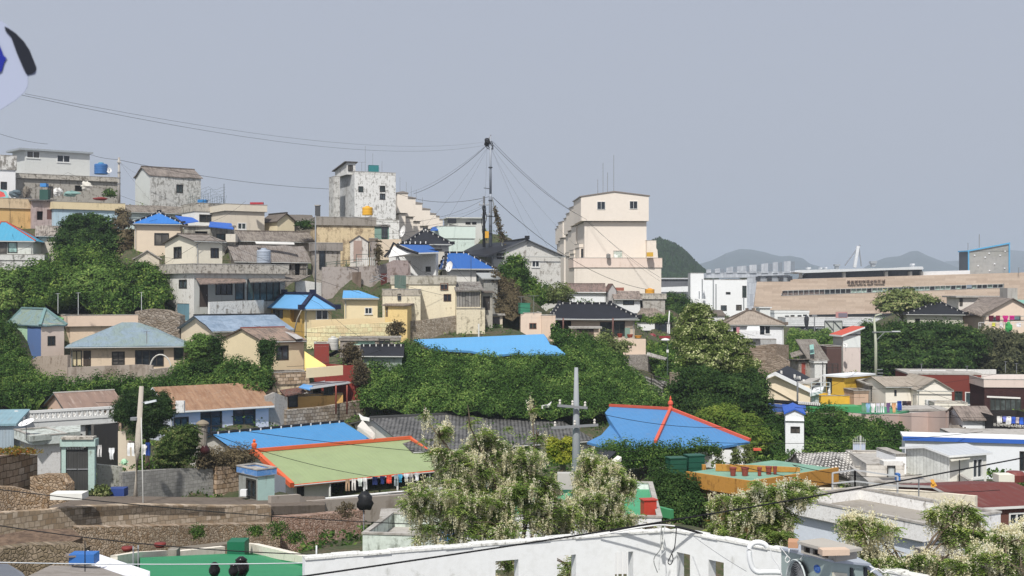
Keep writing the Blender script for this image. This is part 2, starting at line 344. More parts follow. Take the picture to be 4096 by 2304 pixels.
        if (s.oh > .2 and s.X > 3.5):
            g=MB();g.tube([(.05,-.06,s.Z-.1),(s.X-.05,-.06,s.Z-.14)],.06,6);g.build('gutter',GUT,s.roof)
            g=MB();xx=s.X-s.og-.15 if int(s.X*7) % 2 else s.og+.15;g.tube([(xx,-.06,s.Z-.15),(xx,s.oh-.09,s.Z-.45),(xx,s.oh-.09,-1)],.05,6);g.build('drain_pipe',GUT,s.root)
        return s
    # ---- roofs
    def _slope(s,mb,A,B,Cc,D,n=8,m=3,t=.12,lift=0,curv=0,jit=0,mi=0,sd=0):
        """A,B = eave ends, Cc,D = ridge ends above B,A"""
        A,B,Cc,D=map(Vector,(A,B,Cc,D));i0=len(mb.v);q=[]
        for dz in (0,-t):
            for j in range(m+1):
                tt=j/m
                for i in range(n+1):
                    ss=i/n;p=A.lerp(B,ss).lerp(D.lerp(Cc,ss),tt)
                    p.z += lift*(2*ss-1)**2*(1-tt)**2 - curv*math.sin(math.pi*tt) + dz
                    if jit: p.z += jit*noise.noise(Vector((p.x*.9+s.o.x,p.y*.9+s.o.y,sd)))*2 * (1 if j < m else .3); 
                    if jit and j == 0: w_=jit*noise.noise(Vector((p.x*2.1,p.y*2.1,9)))*1.6;dd=(A-D);dd.z=0;p += dd.normalized()*w_
                    mb.v.append(tuple(p))
        W_=n+1;L=(m+1)*W_
        for j in range(m):
            for i in range(n):
                a=i0+j*W_+i;mb.f.append((a,a+1,a+W_+1,a+W_));mb.mi.append(mi);mb.f.append((a+L,a+L+W_,a+L+W_+1,a+L+1));mb.mi.append(mi)
        for i in range(n):
            a=i0+i;mb.f.append((a,a+L,a+L+1,a+1));mb.mi.append(mi+1)
            a=i0+m*W_+i;mb.f.append((a,a+1,a+L+1,a+L));mb.mi.append(mi+1)
        for j in range(m):
            a=i0+j*W_;mb.f.append((a,a+W_,a+L+W_,a+L));mb.mi.append(mi+1);a += n;mb.f.append((a,a+L,a+L+W_,a+W_));mb.mi.append(mi+1)
    def _cap(s,roof,lines,r=.11,mat=TILEB,ticks=0,fin=False,h=.16,up=0.,tick_mat=TICKW,lift=0,curv=0):
        o=MB()
        for (p,q,kind) in lines:
            p=Vector(p);q=Vector(q);n=6;pts=[]
            for i in range(n+1):
                t=i/n;c=p.lerp(q,t)
                if kind == 'h': c.z += lift*(1-t)**2 - curv*math.sin(math.pi*t)      # p eave corner -> q ridge end
                else: c.z += up*(2*t-1)**2
                pts.append(c)
            for i in range(n): o.bar(pts[i]+Vector((0,0,h*.35)),pts[i+1]+(pts[i+1]-pts[i])*.02+Vector((0,0,h*.35)),r*2,h)
            if ticks:
                L=(q-p).length;k=max(2,int(L/ticks));d=(q-p).normalized()
                sd=d.cross(Vector((0,0,1))).normalized()
                for i in range(k):
                    t=(i+.5)/k;a=t*n;j=min(int(a),n-1);c=pts[j].lerp(pts[j+1],a-j)+Vector((0,0,h*.6))
                    o.bar(c-sd*r*1.5-Vector((0,0,.1)),c+sd*r*1.5-Vector((0,0,.1)),.09,h*.9+.12,1)
            if fin:
                for e in (pts[0],pts[-1]) if kind == 'r' else (pts[0],): o.box(e.x-r*1.3,e.y-r*1.3,e.z-.05,e.x+r*1.3,e.y+r*1.3,e.z+h*2.1)
        o.build('ridge_tiles',[mat,tick_mat],roof)
    def gable(s,ax='X',rise=None,va=None,m=None,t=.12,edge=None,jit=.0,ridge=None,ticks=0,curv=0,up=0.,fin=False,end='near',r=.11,h=.16):
        X,Y=s.X,s.Y
        if ax == 'X':
            if rise is None: rise=s.apex(0 if end == 'near' else X,Y/2,va)-s.Z
            z=s.Z;zr=z+rise;sl=rise/(Y/2);s.wt=z-t*.6+sl*s.oh;A=[((0,0,z),(X,0,z),(X,Y/2,zr),(0,Y/2,zr)),((X,Y,z),(0,Y,z),(0,Y/2,zr),(X,Y/2,zr))];rl=[((0,Y/2,zr),(X,Y/2,zr),'r')]
        else:
            if rise is None: rise=s.apex(X/2,0 if end == 'near' else Y,va)-s.Z
            z=s.Z;zr=z+rise;sl=rise/(X/2);s.wt=z-t*.6+sl*s.og;A=[((0,Y,z),(0,0,z),(X/2,0,zr),(X/2,Y,zr)),((X,0,z),(X,Y,z),(X/2,Y,zr),(X/2,0,zr))];rl=[((X/2,0,zr),(X/2,Y,zr),'r')]
        if rise < .1: print('LOW RISE',s.root.name,rise)
        mb=MB()
        for q in A: s._slope(mb,*q,t=t,jit=jit,curv=curv)
        s.roof=mb.build('roof',[m,edge or m],s.root);s.gbl=(ax,rise,zr-t-.01)
        if ridge or ticks: s._cap(s.roof,rl,r=r,mat=ridge or TILEB,ticks=ticks,up=up,fin=fin,h=h)
        return s
    def hip(s,ax='X',ins=None,ins2=None,rise=None,va=None,m=None,t=.12,edge=None,jit=0,ridge=None,ticks=0,lift=0,curv=0,fin=False,r=.11,h=.16,m2=None,only=None):
        X,Y=s.X,s.Y
        if ins is None: ins=(Y if ax == 'X' else X)/2
        if ins2 is None: ins2=ins
        z=s.Z
        if ax == 'X':
            if rise is None: rise=s.apex(ins,Y/2,va)-z
            R1=(ins,Y/2,z+rise);R2=(max(X-ins2,ins+.01),Y/2,z+rise);sl=rise/(Y/2)
            A=[((0,0,z),(X,0,z),R2,R1),((X,Y,z),(0,Y,z),R1,R2),((0,Y,z),(0,0,z),R1,R1),((X,0,z),(X,Y,z),R2,R2)]
            hl=[((0,0,z),R1),((0,Y,z),R1),((X,0,z),R2),((X,Y,z),R2)]
        else:
            if rise is None: rise=s.apex(X/2,ins,va)-z
            R1=(X/2,ins,z+rise);R2=(X/2,max(Y-ins2,ins+.01),z+rise);sl=rise/(X/2)
            A=[((0,0,z),(X,0,z),R1,R1),((X,Y,z),(0,Y,z),R2,R2),((0,Y,z),(0,0,z),R1,R2),((X,0,z),(X,Y,z),R2,R1)]
            hl=[((0,0,z),R1),((X,0,z),R1),((0,Y,z),R2),((X,Y,z),R2)]
        if rise < .1: print('LOW RISE',s.root.name,rise)
        mb=MB()
        for q in A: s._slope(mb,*q,t=t,lift=lift,curv=curv,jit=jit)
        s.wt=z-t*.6+min(sl*s.oh,.4);s.roof=mb.build('roof',[m,edge or m],s.root);s.gbl=None
        if ridge or ticks: s._cap(s.roof,[(a,b,'h') for a,b in hl]+[(R1,R2,'r')],r=r,mat=ridge or TILEB,ticks=ticks,lift=lift,curv=curv,fin=fin,h=h)
        return s
    def shed(s,zF,zB,m=None,t=.14,ax='Y',edge=None,jit=0,ov=(.2,.2,.2,.2)):
        """single slope: heights above the eave corner at the near and far edge; ov = overhang near, far, left, right"""
        X,Y,z=s.X,s.Y,s.Z;a,b,c,d=ov
        if ax == 'Y': k=(zB-zF)/Y;q=((-c,-a,z+zF-k*a),(X+d,-a,z+zF-k*a),(X+d,Y+b,z+zB+k*b),(-c,Y+b,z+zB+k*b))
        else: k=(zB-zF)/X;q=((-c,Y+b,z+zF-k*c),(-c,-a,z+zF-k*c),(X+d,-a,z+zB+k*d),(X+d,Y+b,z+zB+k*d))
        mb=MB();s._slope(mb,*q,t=t,jit=jit,m=2);s.roof=mb.build('roof',[m,edge or m],s.root);s.wt=z+min(zF,zB)-t*.6
        if abs(zB-zF) > .25:
            x0,x1,y0,y1=s.wx();w=MB();zn,zf=z+zF-t*.7,z+zB-t*.7;W_=s.wt-.02
            if ax == 'Y': c4=[(x0,y0,zn),(x1,y0,zn),(x1,y1,zf),(x0,y1,zf)]
            else: c4=[(x0,y0,zn),(x1,y0,zf),(x1,y1,zf),(x0,y1,zn)]
            for i in range(4):
                p,q_=c4[i],c4[(i+1) % 4];w.poly([(p[0],p[1],W_),(q_[0],q_[1],W_),(q_[0],q_[1],q_[2]),p])
            w.build('upper_wall',s.m,s.root)
        return s
    def flat(s,par=.5,oh=.0,band=None,m=None,t=.18,top=.25,name='parapet',pt=.14,bandh=None):
        """flat slab roof: vt is the top of the parapet; the band of height par may stand proud by oh"""
        X,Y,Z=s.X,s.Y,s.Z;bm=band or s.m;s.wt=Z-par-t if oh > 0 else Z-par
        mb=MB();mb.box(-oh,-oh,Z-par-t,X+oh,Y+oh,Z-par,0);s.roof=mb.build('roof',m or CONC,s.root)
        if oh <= 0: mb=MB()
        p=MB()
        if par > .05:
            a=oh+.003
            p.box(-a,-a,Z-par-t*.9,X+a,-a+pt,Z);p.box(-a,Y+a-pt,Z-par-t*.9,X+a,Y+a,Z);p.box(-a,-a+pt,Z-par-t*.9,-a+pt,Y+a-pt,Z);p.box(X+a-pt,-a+pt,Z-par-t*.9,X+a,Y+a-pt,Z)
            q=p.build(name,bm,s.roof)
            c=MB();e=.03;tt=.07
            c.box(-a-e,-a-e,Z,X+a+e,-a+pt+e,Z+tt);c.box(-a-e,Y+a-pt-e,Z,X+a+e,Y+a+e,Z+tt);c.box(-a-e,-a+pt+e,Z,-a+pt+e,Y+a-pt-e,Z+tt);c.box(X+a-pt-e,-a+pt+e,Z,X+a+e,Y+a-pt-e,Z+tt)
            for i in range(len(c.v)): x_,y_,z_=c.v[i];c.v[i]=(x_,y_,z_)
            c.build('coping',CONC,s.roof)
        return s
    def extra(s,name,mb,mat,parent=None,label=None): return tag(mb.build(name,mat,parent or s.root),label)
# ---------------------------------------------------------------- foliage
def fast_mesh(name,V,nv,mat,extra_f=None):
    """V: (k*nv,3) vertices, consecutive groups of nv form a face"""
    n=len(V)//nv;me=bpy.data.meshes.new(name);me.vertices.add(len(V));me.vertices.foreach_set('co',V.astype(np.float32).ravel())
    me.loops.add(n*nv);me.loops.foreach_set('vertex_index',np.arange(n*nv,dtype=np.int32));me.polygons.add(n)
    me.polygons.foreach_set('loop_start',np.arange(0,n*nv,nv,dtype=np.int32));me.polygons.foreach_set('loop_total',np.full(n,nv,dtype=np.int32))
    me.materials.append(mat);me.update(calc_edges=True);return me
def leafquads(C,size,up=None,upw=.6,asp=.6,jit=1.0):
    """diamond leaves at points C; normals random, leaning towards `up`"""
    n=len(C);N=RNG.normal(size=(n,3));N /= np.linalg.norm(N,axis=1)[:,None]
    if up is None: up=np.array([0,-.25,.9])
    N=N*jit + np.asarray(up)*upw;N /= np.linalg.norm(N,axis=1)[:,None]
    T=RNG.normal(size=(n,3));T -= (T*N).sum(1)[:,None]*N;T /= np.linalg.norm(T,axis=1)[:,None];B=np.cross(N,T)
    s=size*RNG.uniform(.6,1.35,n)[:,None];T=T*s*.5;B=B*s*.5*asp
    V=np.empty((n,4,3));V[:,0]=C-T;V[:,1]=C+B;V[:,2]=C+T;V[:,3]=C-B;return V.reshape(-1,3)
def blob_points(blobs,n,clump=.35,per=45,shell=.55,nrm=False):
    """blobs: (centre, rx, ry, rz) in metres -> leaf positions gathered in clumps"""
    w=np.array([(b[1]*b[2]*b[3])**(2/3) for b in blobs]);w /= w.sum();out=[];no=[]
    for b,k in zip(blobs,RNG.multinomial(n,w)):
        kc=max(3,k//per);D=RNG.normal(size=(kc,3));D /= np.linalg.norm(D,axis=1)[:,None]
        r=RNG.uniform(shell,1.03,kc)[:,None];R=np.array([b[1],b[2],b[3]]);c=np.array(b[0])+D*r*R
        idx=RNG.integers(0,kc,k);cr=clump*RNG.uniform(.6,1.5,kc)[idx][:,None];q=RNG.normal(size=(k,3));q /= np.linalg.norm(q,axis=1)[:,None];q[:,2]=np.abs(q[:,2])*.9+q[:,2]*.3-.1
        out.append(c[idx]+q*cr*np.array([1.35,1.35,.95])*RNG.uniform(.75,1.15,k)[:,None]);no.append(q+D[idx]*.35+np.array([0,-.1,.25]))
    return (np.concatenate(out),np.concatenate(no)) if nrm else np.concatenate(out)
def ico(mb,c,rx,ry,rz,seed=0,n=10,m=7,mi=0,am=.25):
    i0=len(mb.v)
    for j in range(m+1):
        ph=math.pi*j/m
        for i in range(n):
            th=2*math.pi*i/n;d=Vector((math.sin(ph)*math.cos(th),math.sin(ph)*math.sin(th),math.cos(ph)))
            k=1+am*noise.noise(d*2.2+Vector((seed*3.1,0,0)));mb.v.append((c[0]+d.x*rx*k,c[1]+d.y*ry*k,c[2]+d.z*rz*k))
    for j in range(m):
        for i in range(n):
            a=i0+j*n+i;b=i0+j*n+(i+1) % n;mb.f.append((a,a+n,b+n,b));mb.mi.append(mi)
BARK=plaster('#6b5d4c',.6,'#3a3129')
L_DARK=leafmat('#22351a','#3a5428','#647c3c');L_MID=leafmat('#2f471f','#4f6e2e','#8ea449');L_OLIVE=leafmat('#4a542e','#74824a','#b3b07a')
L_IVY=leafmat('#263c1b','#42612a','#789042',.35);L_BRIGHT=leafmat('#48642c','#6b8a40','#a4b560');L_CON=leafmat('#22331f','#344a28','#5a7040',1.2)
L_DRY=leafmat('#4c4433','#6b6048','#8a7c5e')
L_FAR=leafmat('#23351f','#35502b','#56713c')
def tree(name,label,blobs,n,size,mat,foot=None,cat='tree',group=None,clump=.35,core=.72,per=45,shell=.6,tr=.16,asp=.65,crownname='crown',upw=.6,limb=True):
    """blobs: (u, v, d, ru, rv[, rd]) photo positions and radii in photo pixels; foot (u, v, d) = where the trunk meets the ground"""
    B=[]
    for b in blobs:
        u,v,d,ru,rv=b[:5];c=P(u,v,d);rx=ru/F*d;rz=rv/F*d;ry=b[5] if len(b) > 5 else (rx+rz)/2*.9;B.append((tuple(c),rx,ry,rz))
    lo=min(b[0][2]-b[3] for b in B);f=P(*foot) if foot else Vector((np.mean([b[0][0] for b in B]),np.mean([b[0][1] for b in B]),lo-.3))
    root=empty(name,f,0,label,cat,group);B2=[((b[0][0]-f.x,b[0][1]-f.y,b[0][2]-f.z),)+tuple(b[1:]) for b in B]
    pc,pn=blob_points(B2,n,clump*1.25,per,shell,True);V=leafquads(pc,size,pn,1.0,asp,.38);me=fast_mesh(crownname,V,4,mat);o=bpy.data.objects.new(crownname,me);COL.objects.link(o);o.parent=root
    if core:
        m=MB()
        for i,b in enumerate(B2): ico(m,b[0],b[1]*core,b[2]*core,b[3]*core,i)
        k=len(me.vertices);join(me,m)
    if limb:
        t=MB();top=Vector(max((b[0] for b in B2),key=lambda q: q[2]));hub=Vector((0,0,0)).lerp(top,.35);hub.z=max(hub.z,.3)
        t.tube([(0,0,-.6),(hub.x*.3,hub.y*.3,hub.z*.5),hub],[tr*1.25,tr,tr*.85],7)
        for b in B2:
            c=Vector(b[0]);mid=hub.lerp(c,.5)+Vector((0,0,.15));t.tube([hub,mid,c,c+Vector((0,0,b[3]*.7))],[tr*.7,tr*.42,tr*.22,tr*.08],5)
        t.build('trunk',BARK,root)
    return root
def join(me,m):  # append MB geometry to a quad mesh
    import bmesh
    bm=bmesh.new();bm.from_mesh(me);vs=[bm.verts.new(p) for p in m.v]
    for f in m.f:
        try: bm.faces.new([vs[i] for i in f])
        except Exception: pass
    bm.to_mesh(me);bm.free()
def bank(name,rows,n,size,mat,kind='stuff',label=None,cat=None,lump=.5,sub=4,gp=True,off=.15,clump=.28,per=30,parts=False,upw=.5,gdrop=.6,mask=None):
    """a leafy bank: rows of (u, v, d) from top to bottom, subdivided, displaced and covered with leaves"""
    rows=[[P(*q) for q in r] for r in rows];R=len(rows);C=len(rows[0]);o=rows[-1][0].copy();nr=(R-1)*sub;nc=(C-1)*sub
    def at(a,b): i=min(int(b),R-2);j=min(int(a),C-2);s,t=a-j,b-i;return rows[i][j].lerp(rows[i][j+1],s).lerp(rows[i+1][j].lerp(rows[i+1][j+1],s),t)
    g=[[None]*(nc+1) for _ in range(nr+1)]
    for i in range(nr+1):
        for j in range(nc+1):
            p=at(j/sub,i/sub);p=p - o;k=noise.noise(p*.35)*lump + noise.noise(p*1.0)*lump*.9 + noise.noise(p*2.3)*.25;p=p+Vector((0,-.6,.8))*k;g[i][j]=p
    mb=MB()
    for i in range(nr):
        for j in range(nc): mb.poly([g[i+1][j],g[i+1][j+1],g[i][j+1],g[i][j]])
    G_=np.array([[tuple(p) for p in r] for r in g]);ar=np.linalg.norm(np.cross(G_[1:,:-1]-G_[:-1,:-1],G_[:-1,1:]-G_[:-1,:-1]),axis=2).ravel();ar /= ar.sum()
    def samp(k):
        c=RNG.choice(len(ar),k,p=ar);i,j=c//nc,c % nc;s,t=RNG.uniform(size=k)[:,None],RNG.uniform(size=k)[:,None]
        p=(G_[i,j]*(1-s)+G_[i,j+1]*s)*(1-t)+(G_[i+1,j]*(1-s)+G_[i+1,j+1]*s)*t;nn=np.cross(G_[i+1,j]-G_[i,j],G_[i,j+1]-G_[i,j]);nn /= np.linalg.norm(nn,axis=1)[:,None];return p,nn
    kc=max(8,n//(per+12));c,nn=samp(kc);c=c+nn*RNG.uniform(0,1,kc)[:,None]*off*2;n2_=int(n*.75);idx=RNG.integers(0,kc,n2_)
    q=RNG.normal(size=(n2_,3));q /= np.linalg.norm(q,axis=1)[:,None];q=q+nn[idx]*.6;q[:,2] += .15;p1=c[idx]+q*clump*1.15*RNG.uniform(.6,1.7,kc)[idx][:,None];p2,n2=samp(n-n2_);p2=p2+n2*RNG.uniform(0,off,len(p2))[:,None]
    V=leafquads(np.concatenate([p1,p2]),size,np.concatenate([q+np.array([0,-.1,.25]),n2]),1.0,.6,.4);me=fast_mesh(name,V,4,mat);join(me,mb)
    ob=bpy.data.objects.new(name,me);COL.objects.link(ob);ob.location=o;tag(ob,label,cat,None,kind)
    if gp:
        for r in rows:
            for p in r: GP.append((p.x,p.y,p.z-gdrop))
    return ob
def plant(name,label,u,v,d,w,h,n,size,mat,cat='plant',group=None,core=.6,parent=None):
    c=P(u,v,d);rx=w/F*d/2;rz=h/F*d/2;root=MB();V=leafquads(blob_points([((0,0,rz),rx,rx,rz)],n,.12+rx*.15,20,.5),size);me=fast_mesh(name,V,4,mat)
    if core: m=MB();ico(m,(0,0,rz),rx*core,rx*core,rz*core,u);join(me,m)
    o=bpy.data.objects.new(name,me);COL.objects.link(o);o.location=c;tag(o,label,cat,group);return o
# ---------------------------------------------------------------- small things
def hang(p,q,sag,n=14): return [p.lerp(q,i/n)-Vector((0,0,sag*4*(i/n)*(1-i/n))) for i in range(n+1)]
def cable(label,a,b,sag=.5,r=.02,mat=RUBBER,cat='cable',group='overhead cables',name='power_cable'):
    p,q=P(*a),P(*b);m=MB();m.tube([x-p for x in hang(p,q,sag,20)],r,5);return tag(m.build(name,mat,None,p),label,cat,group)
def wallstrip(name,label,pts,mat,thick=.3,cat='wall',cap=None,capt=.06,group=None,gp=True,sink=1.0,capo=.03,capname='coping',parent=None):
    """upright wall along photo points (u, v_top, v_bottom, d)"""
    T=[P(u,vt,d) for u,vt,vb,d in pts];B=[P(u,vb,d) for u,vt,vb,d in pts];o=B[0].copy();root=empty(name,o,0,label,cat,group) if cap else None;mb=MB();cm=MB();n=len(pts)
    nrm=[]
    for i in range(n):
        d=(B[min(i+1,n-1)]-B[max(i-1,0)]);d.z=0;d.normalize();nrm.append(Vector((-d.y,d.x,0)))
    for i in range(n-1):
        k=max(1,int((B[i+1]-B[i]).length/2)); 
        a,b,c,d_=B[i]-o,B[i+1]-o,T[i+1]-o,T[i]-o;a.z -= sink;b.z -= sink;m0,m1=nrm[i]*thick,nrm[i+1]*thick
        mb.poly([a,b,c,d_]);mb.poly([b+m1,a+m0,d_+m0,c+m1]);mb.poly([d_,c,c+m1,d_+m0])
        if i == 0: mb.poly([a+m0,a,d_,d_+m0])
        if i == n-2: mb.poly([b,b+m1,c+m1,c])
        if cap: e0,e1=nrm[i]*capo,nrm[i+1]*capo;u=Vector((0,0,.003));cm.prism([d_-e0+u,c-e1+u,c+m1+e1+u,d_+m0+e0+u],(0,0,capt))
    w=mb.build('wall' if cap else name,mat,root,None if cap else o)
    if cap: cm.build(capname,cap,root)
    else: tag(w,label,cat,group)
    if gp:
        for p in B: GP.append((p.x,p.y,p.z))
    return root or w
def slabroof(name,label,pts,mat,t=.12,cat='roof',edge=None,group=None):
    Q=[P(*p) for p in pts];o=min(Q,key=lambda p: p.z).copy();m=MB();q=[p-o for p in Q];k=len(q);nv=sum((q[i].cross(q[(i+1) % k]) for i in range(k)),Vector()).normalized();T=Vector((0,0,t))
    if abs(nv.z) < .4: T=Vector((nv.x,nv.y,0)).normalized()*t*(-1 if nv.y > 0 else 1)
    m.poly(q,0);m.poly([p-T for p in q][::-1],1)
    for i in range(k): a,b=q[i],q[(i+1) % k];m.poly([a,a-T,b-T,b],1)
    x=tag(m.build(name,[mat,edge or mat],None,o),label,cat,group)
    return part(x) if name in PN else x
def pole(label,u,vt,vb,d,r0,r1,mat=CONC,arms=(),name='utility_pole',cat='utility pole',lean=0,group=None,bands=()):
    """arms: (v, u0, u1) crossarms; bands: rows of steel bands"""
    B=P(u,vb,d);T=P(u+lean,vt,d);root=empty(name,B,0,label,cat,group);m=MB();m.tube([Vector((0,0,-1)),(T-B)*.5,T-B],[r0,(r0+r1)/2,r1],12);m.sm=True;m.build('pole',mat,root)
    for v,a,b in arms:
        p=P(a,v[0] if isinstance(v,tuple) else v,d-r0-.05)-B;q=P(b,v[1] if isinstance(v,tuple) else v,d-r0-.05)-B;x=MB();x.bar(p,q,.09,.09)
        k=x.build('crossarm',STEEL,root)
        for t in (.08,.5,.92): y=MB();c=p.lerp(q,t);y.lathe([(.03,0),(.05,.05),(.03,.1),(.05,.15),(.02,.2)],c+Vector((0,0,.04)),8);y.build('insulator',paint('#cfc9c0'),k)
    for v in bands: 
        c=P(u,v,d)-B;x=MB();x.lathe([(r0*1.12,-.08),(r0*1.12,.08)],(c.x,0,c.z),12);x.build('band',STEEL,root)
    return root
def antenna(label,u,vt,vb,d,w=None,name='antenna',r=.025,mat=STEEL,group='rooftop aerials',cat='antenna',tee=None):
    B=P(u,vb,d);h=P(u,vt,d).z-B.z;root=empty(name,B,0,label,cat,group);m=MB();m.tube([(0,0,-.05),(0,0,h)],r,6);m.build('mast',mat,root)
    if w:
        L=w/F*d/2;x=MB();x.bar((-L,0,h-.06),(L,0,h-.03),.035)
        for i in range(7): y=-L+2*L*i/6;x.bar((y,-.22,h-.04),(y,.22,h-.04),.02)
        x.build('boom',mat,root)
    return root
def dish(label,u,v,d,r,face=(-.5,-.8,.35),vb=None,mat=None):
    c=P(u,v,d);root=empty('satellite_dish',c-Vector((0,0,r+.1)),0,label,'satellite dish');m=MB();f=Vector(face).normalized();q=f.to_track_quat('Z','Y').to_matrix()
    n=20;rings=[(0,-.16),(.4,-.13),(.75,-.06),(1,.02),(1.03,.03)]
    for rr,zz in rings:
        for k in range(n): a=2*math.pi*k/n;p=q @ Vector((r*rr*math.cos(a)*.92,r*rr*math.sin(a),r*zz*1.2));m.v.append((p.x,p.y,p.z+r+.1))
    for i in range(len(rings)-1):
        for k in range(n): m.f.append((i*n+k,i*n+(k+1) % n,(i+1)*n+(k+1) % n,(i+1)*n+k));m.mi.append(0)
    m.sm=True;m.build('reflector',mat or paint('#ecebe7'),root);x=MB();e=q @ Vector((0,-r*.9,0));b=q @ Vector((0,0,r*.75));zz=Vector((0,0,r+.1))
    x.tube([e+zz,b+zz+Vector((0,0,-.05))],.02,5);x.box(b.x-.05,b.y-.05,b.z+r,b.x+.05,b.y+.05,b.z+r+.14);x.build('feed_arm',STEEL,root)
    x=MB();x.tube([(0,0,-.4),(0,0,r*.9),q @ Vector((0,0,-r*.15))+zz],.03,6);x.build('mount',STEEL,root);return root
def tank(label,u0,u1,v0,v1,d,col,cat='water tank',name='water_tank',lid=True,ribs=3,square=False,group=None,lidc=None,legs=0):
    c=P((u0+u1)/2,v1,d);r=(u1-u0)/2/F*d;h=(v1-v0)/F*d;root=empty(name,c,.5,label,cat,group);m=MB();mt=paint(col,.9,.45,.15)
    if square:
        b=r*.95;m.box(-b,-b*.8,0,b,b*.8,h*.94)
        for i in range(1,ribs): z=h*.94*i/ribs;m.box(-b-.02,-b*.8-.02,z-.02,b+.02,b*.8+.02,z+.02)
        m.build('body',mt,root);m=MB();m.box(-b-.04,-b*.8-.04,h*.94,b+.04,b*.8+.04,h);m.build('lid',mt,root);root.rotation_euler=(0,0,.25)
    else:
        pr=[(r*.96,0),(r,h*.03)]
        for i in range(ribs): z=h*.8*(i+1)/(ribs+1);pr += [(r,z-.05),(r*.97,z-.02),(r*.97,z+.02),(r,z+.05)]
        pr += [(r,h*.8),(r*.9,h*.86),(r*.45,h*.9)];m.lathe(pr,n=28);m.sm=False;o=m.build('body',mt,root);m=MB();m.lathe([(r*.42,h*.88),(r*.42,h*.97),(r*.3,h)],n=20);m.build('lid',lidc or mt,root)
    m=MB();m.tube([(r*1.0,0,.05),(r*1.12,0,.1),(r*1.12,0,h*.7),(r*.9,0,h*.78)],.02,5);m.build('pipe',STEEL,root);return root
def garment(label,u,v,w,h,d,col,kind='shirt',i=0):
    c=P(u,v,d);W_=w/F*d;h=h/F*d;m=MB();nx,nz=5,6;sh=[]
    for j in range(nz+1):
        t=j/nz
        if kind == 'shirt': ww=W_*(1.0 if t < .35 else .68)
        elif kind == 'trousers': ww=W_*(.8+.1*t)
        else: ww=W_
        for k in range(nx+1): s=k/nx-.5;m.v.append((s*ww,.04*math.sin(k*1.9+i)+.03*math.sin(j+i),-t*h+.02*math.sin(k*2+i)*t))
    for j in range(nz):
        for k in range(nx):
            if kind == 'trousers' and k == 2 and j > 1: continue
            a=j*(nx+1)+k;m.f.append((a,a+1,a+nx+2,a+nx+1));m.mi.append(0)
    nf=len(m.f);nv=len(m.v);m.v += [(x,y+.015,z) for x,y,z in m.v];m.f += [tuple(q+nv for q in f[::-1]) for f in m.f[:nf]];m.mi += [0]*nf
    return tag(m.build('garment',paint(col,1,.9,.05,.05),None,c),label,'clothing','laundry hung out to dry')
def railing(label,pts,mat,h=None,posts=1.2,bal=0,name='railing',cat='railing',rails=2,balmat=None,group=None):
    """pts: (u, v_top, v_bottom, d)"""
    T=[P(u,a,d) for u,a,b,d in pts];B=[P(u,b,d) for u,a,b,d in pts];o=B[0].copy();root=empty(name,o,0,label,cat,group);r=MB();ps=MB();bl=MB()
    for i in range(len(pts)-1):
        for k in range(rails): f=1-k/(max(rails,2))*.85;r.bar(B[i].lerp(T[i],f)-o,B[i+1].lerp(T[i+1],f)-o,.06)
        L=(B[i+1]-B[i]).length;n=max(1,round(L/posts))
        for k in range(n+1): b,t=B[i].lerp(B[i+1],k/n)-o,T[i].lerp(T[i+1],k/n)-o;ps=MB();ps.bar(b,t,.07);ps.build('post',mat,root)
        if bal:
            n=max(2,int(L/bal))
            for k in range(n): s=(k+.5)/n;b,t=B[i].lerp(B[i+1],s)-o,T[i].lerp(T[i+1],s)-o;bl.bar(b.lerp(t,.05),b.lerp(t,.72 if balmat else .95),.04 if not balmat else .07)
    r.build('rail',mat,root)
    if bal: bl.build('balusters',balmat or mat,root)
    return root
def boxthing(name,label,cat,u0,u1,vt,vb,d,D,mat,th=0,parts=None,group=None):
    a=P(u0,vb,d);b=P(u1,vb,d);h=(vb-vt)/F*d;w=(b-a).length;root=empty(name,a,math.radians(th),label,cat,group) if parts else None;m=MB();m.box(0,0,0,w,D,h)
    if not parts: o=m.build(name,mat,None,a);o.rotation_euler=(0,0,math.radians(th));return tag(o,label,cat,group)
    m.build('body',mat,root);parts(root,w,D,h);return root
# ================================================================ TOP LEFT OF THE HILL
BLUEP=paint('#2f6fd0');CREAM=plaster('#e0d3b8',.18,'#9c8f78');PEACH=plaster('#dfc8a8',.15,'#a08a6c');YEL=plaster('#e6cf98',.15,'#9f8a60')
OLDW=worn('#dedcd4','#8e887e',.55);OLDC=worn('#c9c2b2','#857c6f',.6);DIRTYBAND=worn('#b8b0a0','#6f675c',.55,1,1.6)
h=House('prefab_house','grey panel prefab house with two white windows topmost at the left of the hill','house',100,596,690,188,34,uR=359,uL=50,m=plaster('#cdcfc9',.05),gp=False)
h.w('F',106,604,160,633).w('F',227,620,281,650).shed(.12,.45,metalroof('#dfe2e4','X',.5,.1),ov=(.5,.5,.9,.4),edge=paint('#9fa6aa'),t=.28).done()
h=House('terrace_house','stained concrete house whose flat roof carries the grey prefab and blue tank','house',66,694,812,186,30,uR=470,Y=8,m=worn('#a69f92','#6f675c',.5))
h.w('F',190,745,212,790,'k').w('F',300,742,330,765,'x').flat(.5,.35,DIRTYBAND,bandh=1).done({'L': OLDC})
tank('blue plastic water tank beside the grey prefab house',378,430,650,697,186,'#3f78b8',lidc=paint('#3f9ab5'),ribs=3)
dish('small white satellite dish right of the blue roof tank',436,681,186,.42,(.5,-.8,.2))
h=House('old_block_house','peeling white flat roofed house cut by the left photo edge','house',-60,618,800,178,30,uR=62,Y=7,m=plaster('#e6e6e4',.15))
h.w('F',2,727,28,758,'k').flat(1.9,.15,worn('#d9d6ce','#7d766c',.7)).done()
h=House('ochre_house','ochre flat roofed house with crumbling parapet at the left photo edge','house',-60,790,905,170,32,uR=128,uL=-90,m=plaster('#d9b070',.45,'#8a6b42'))
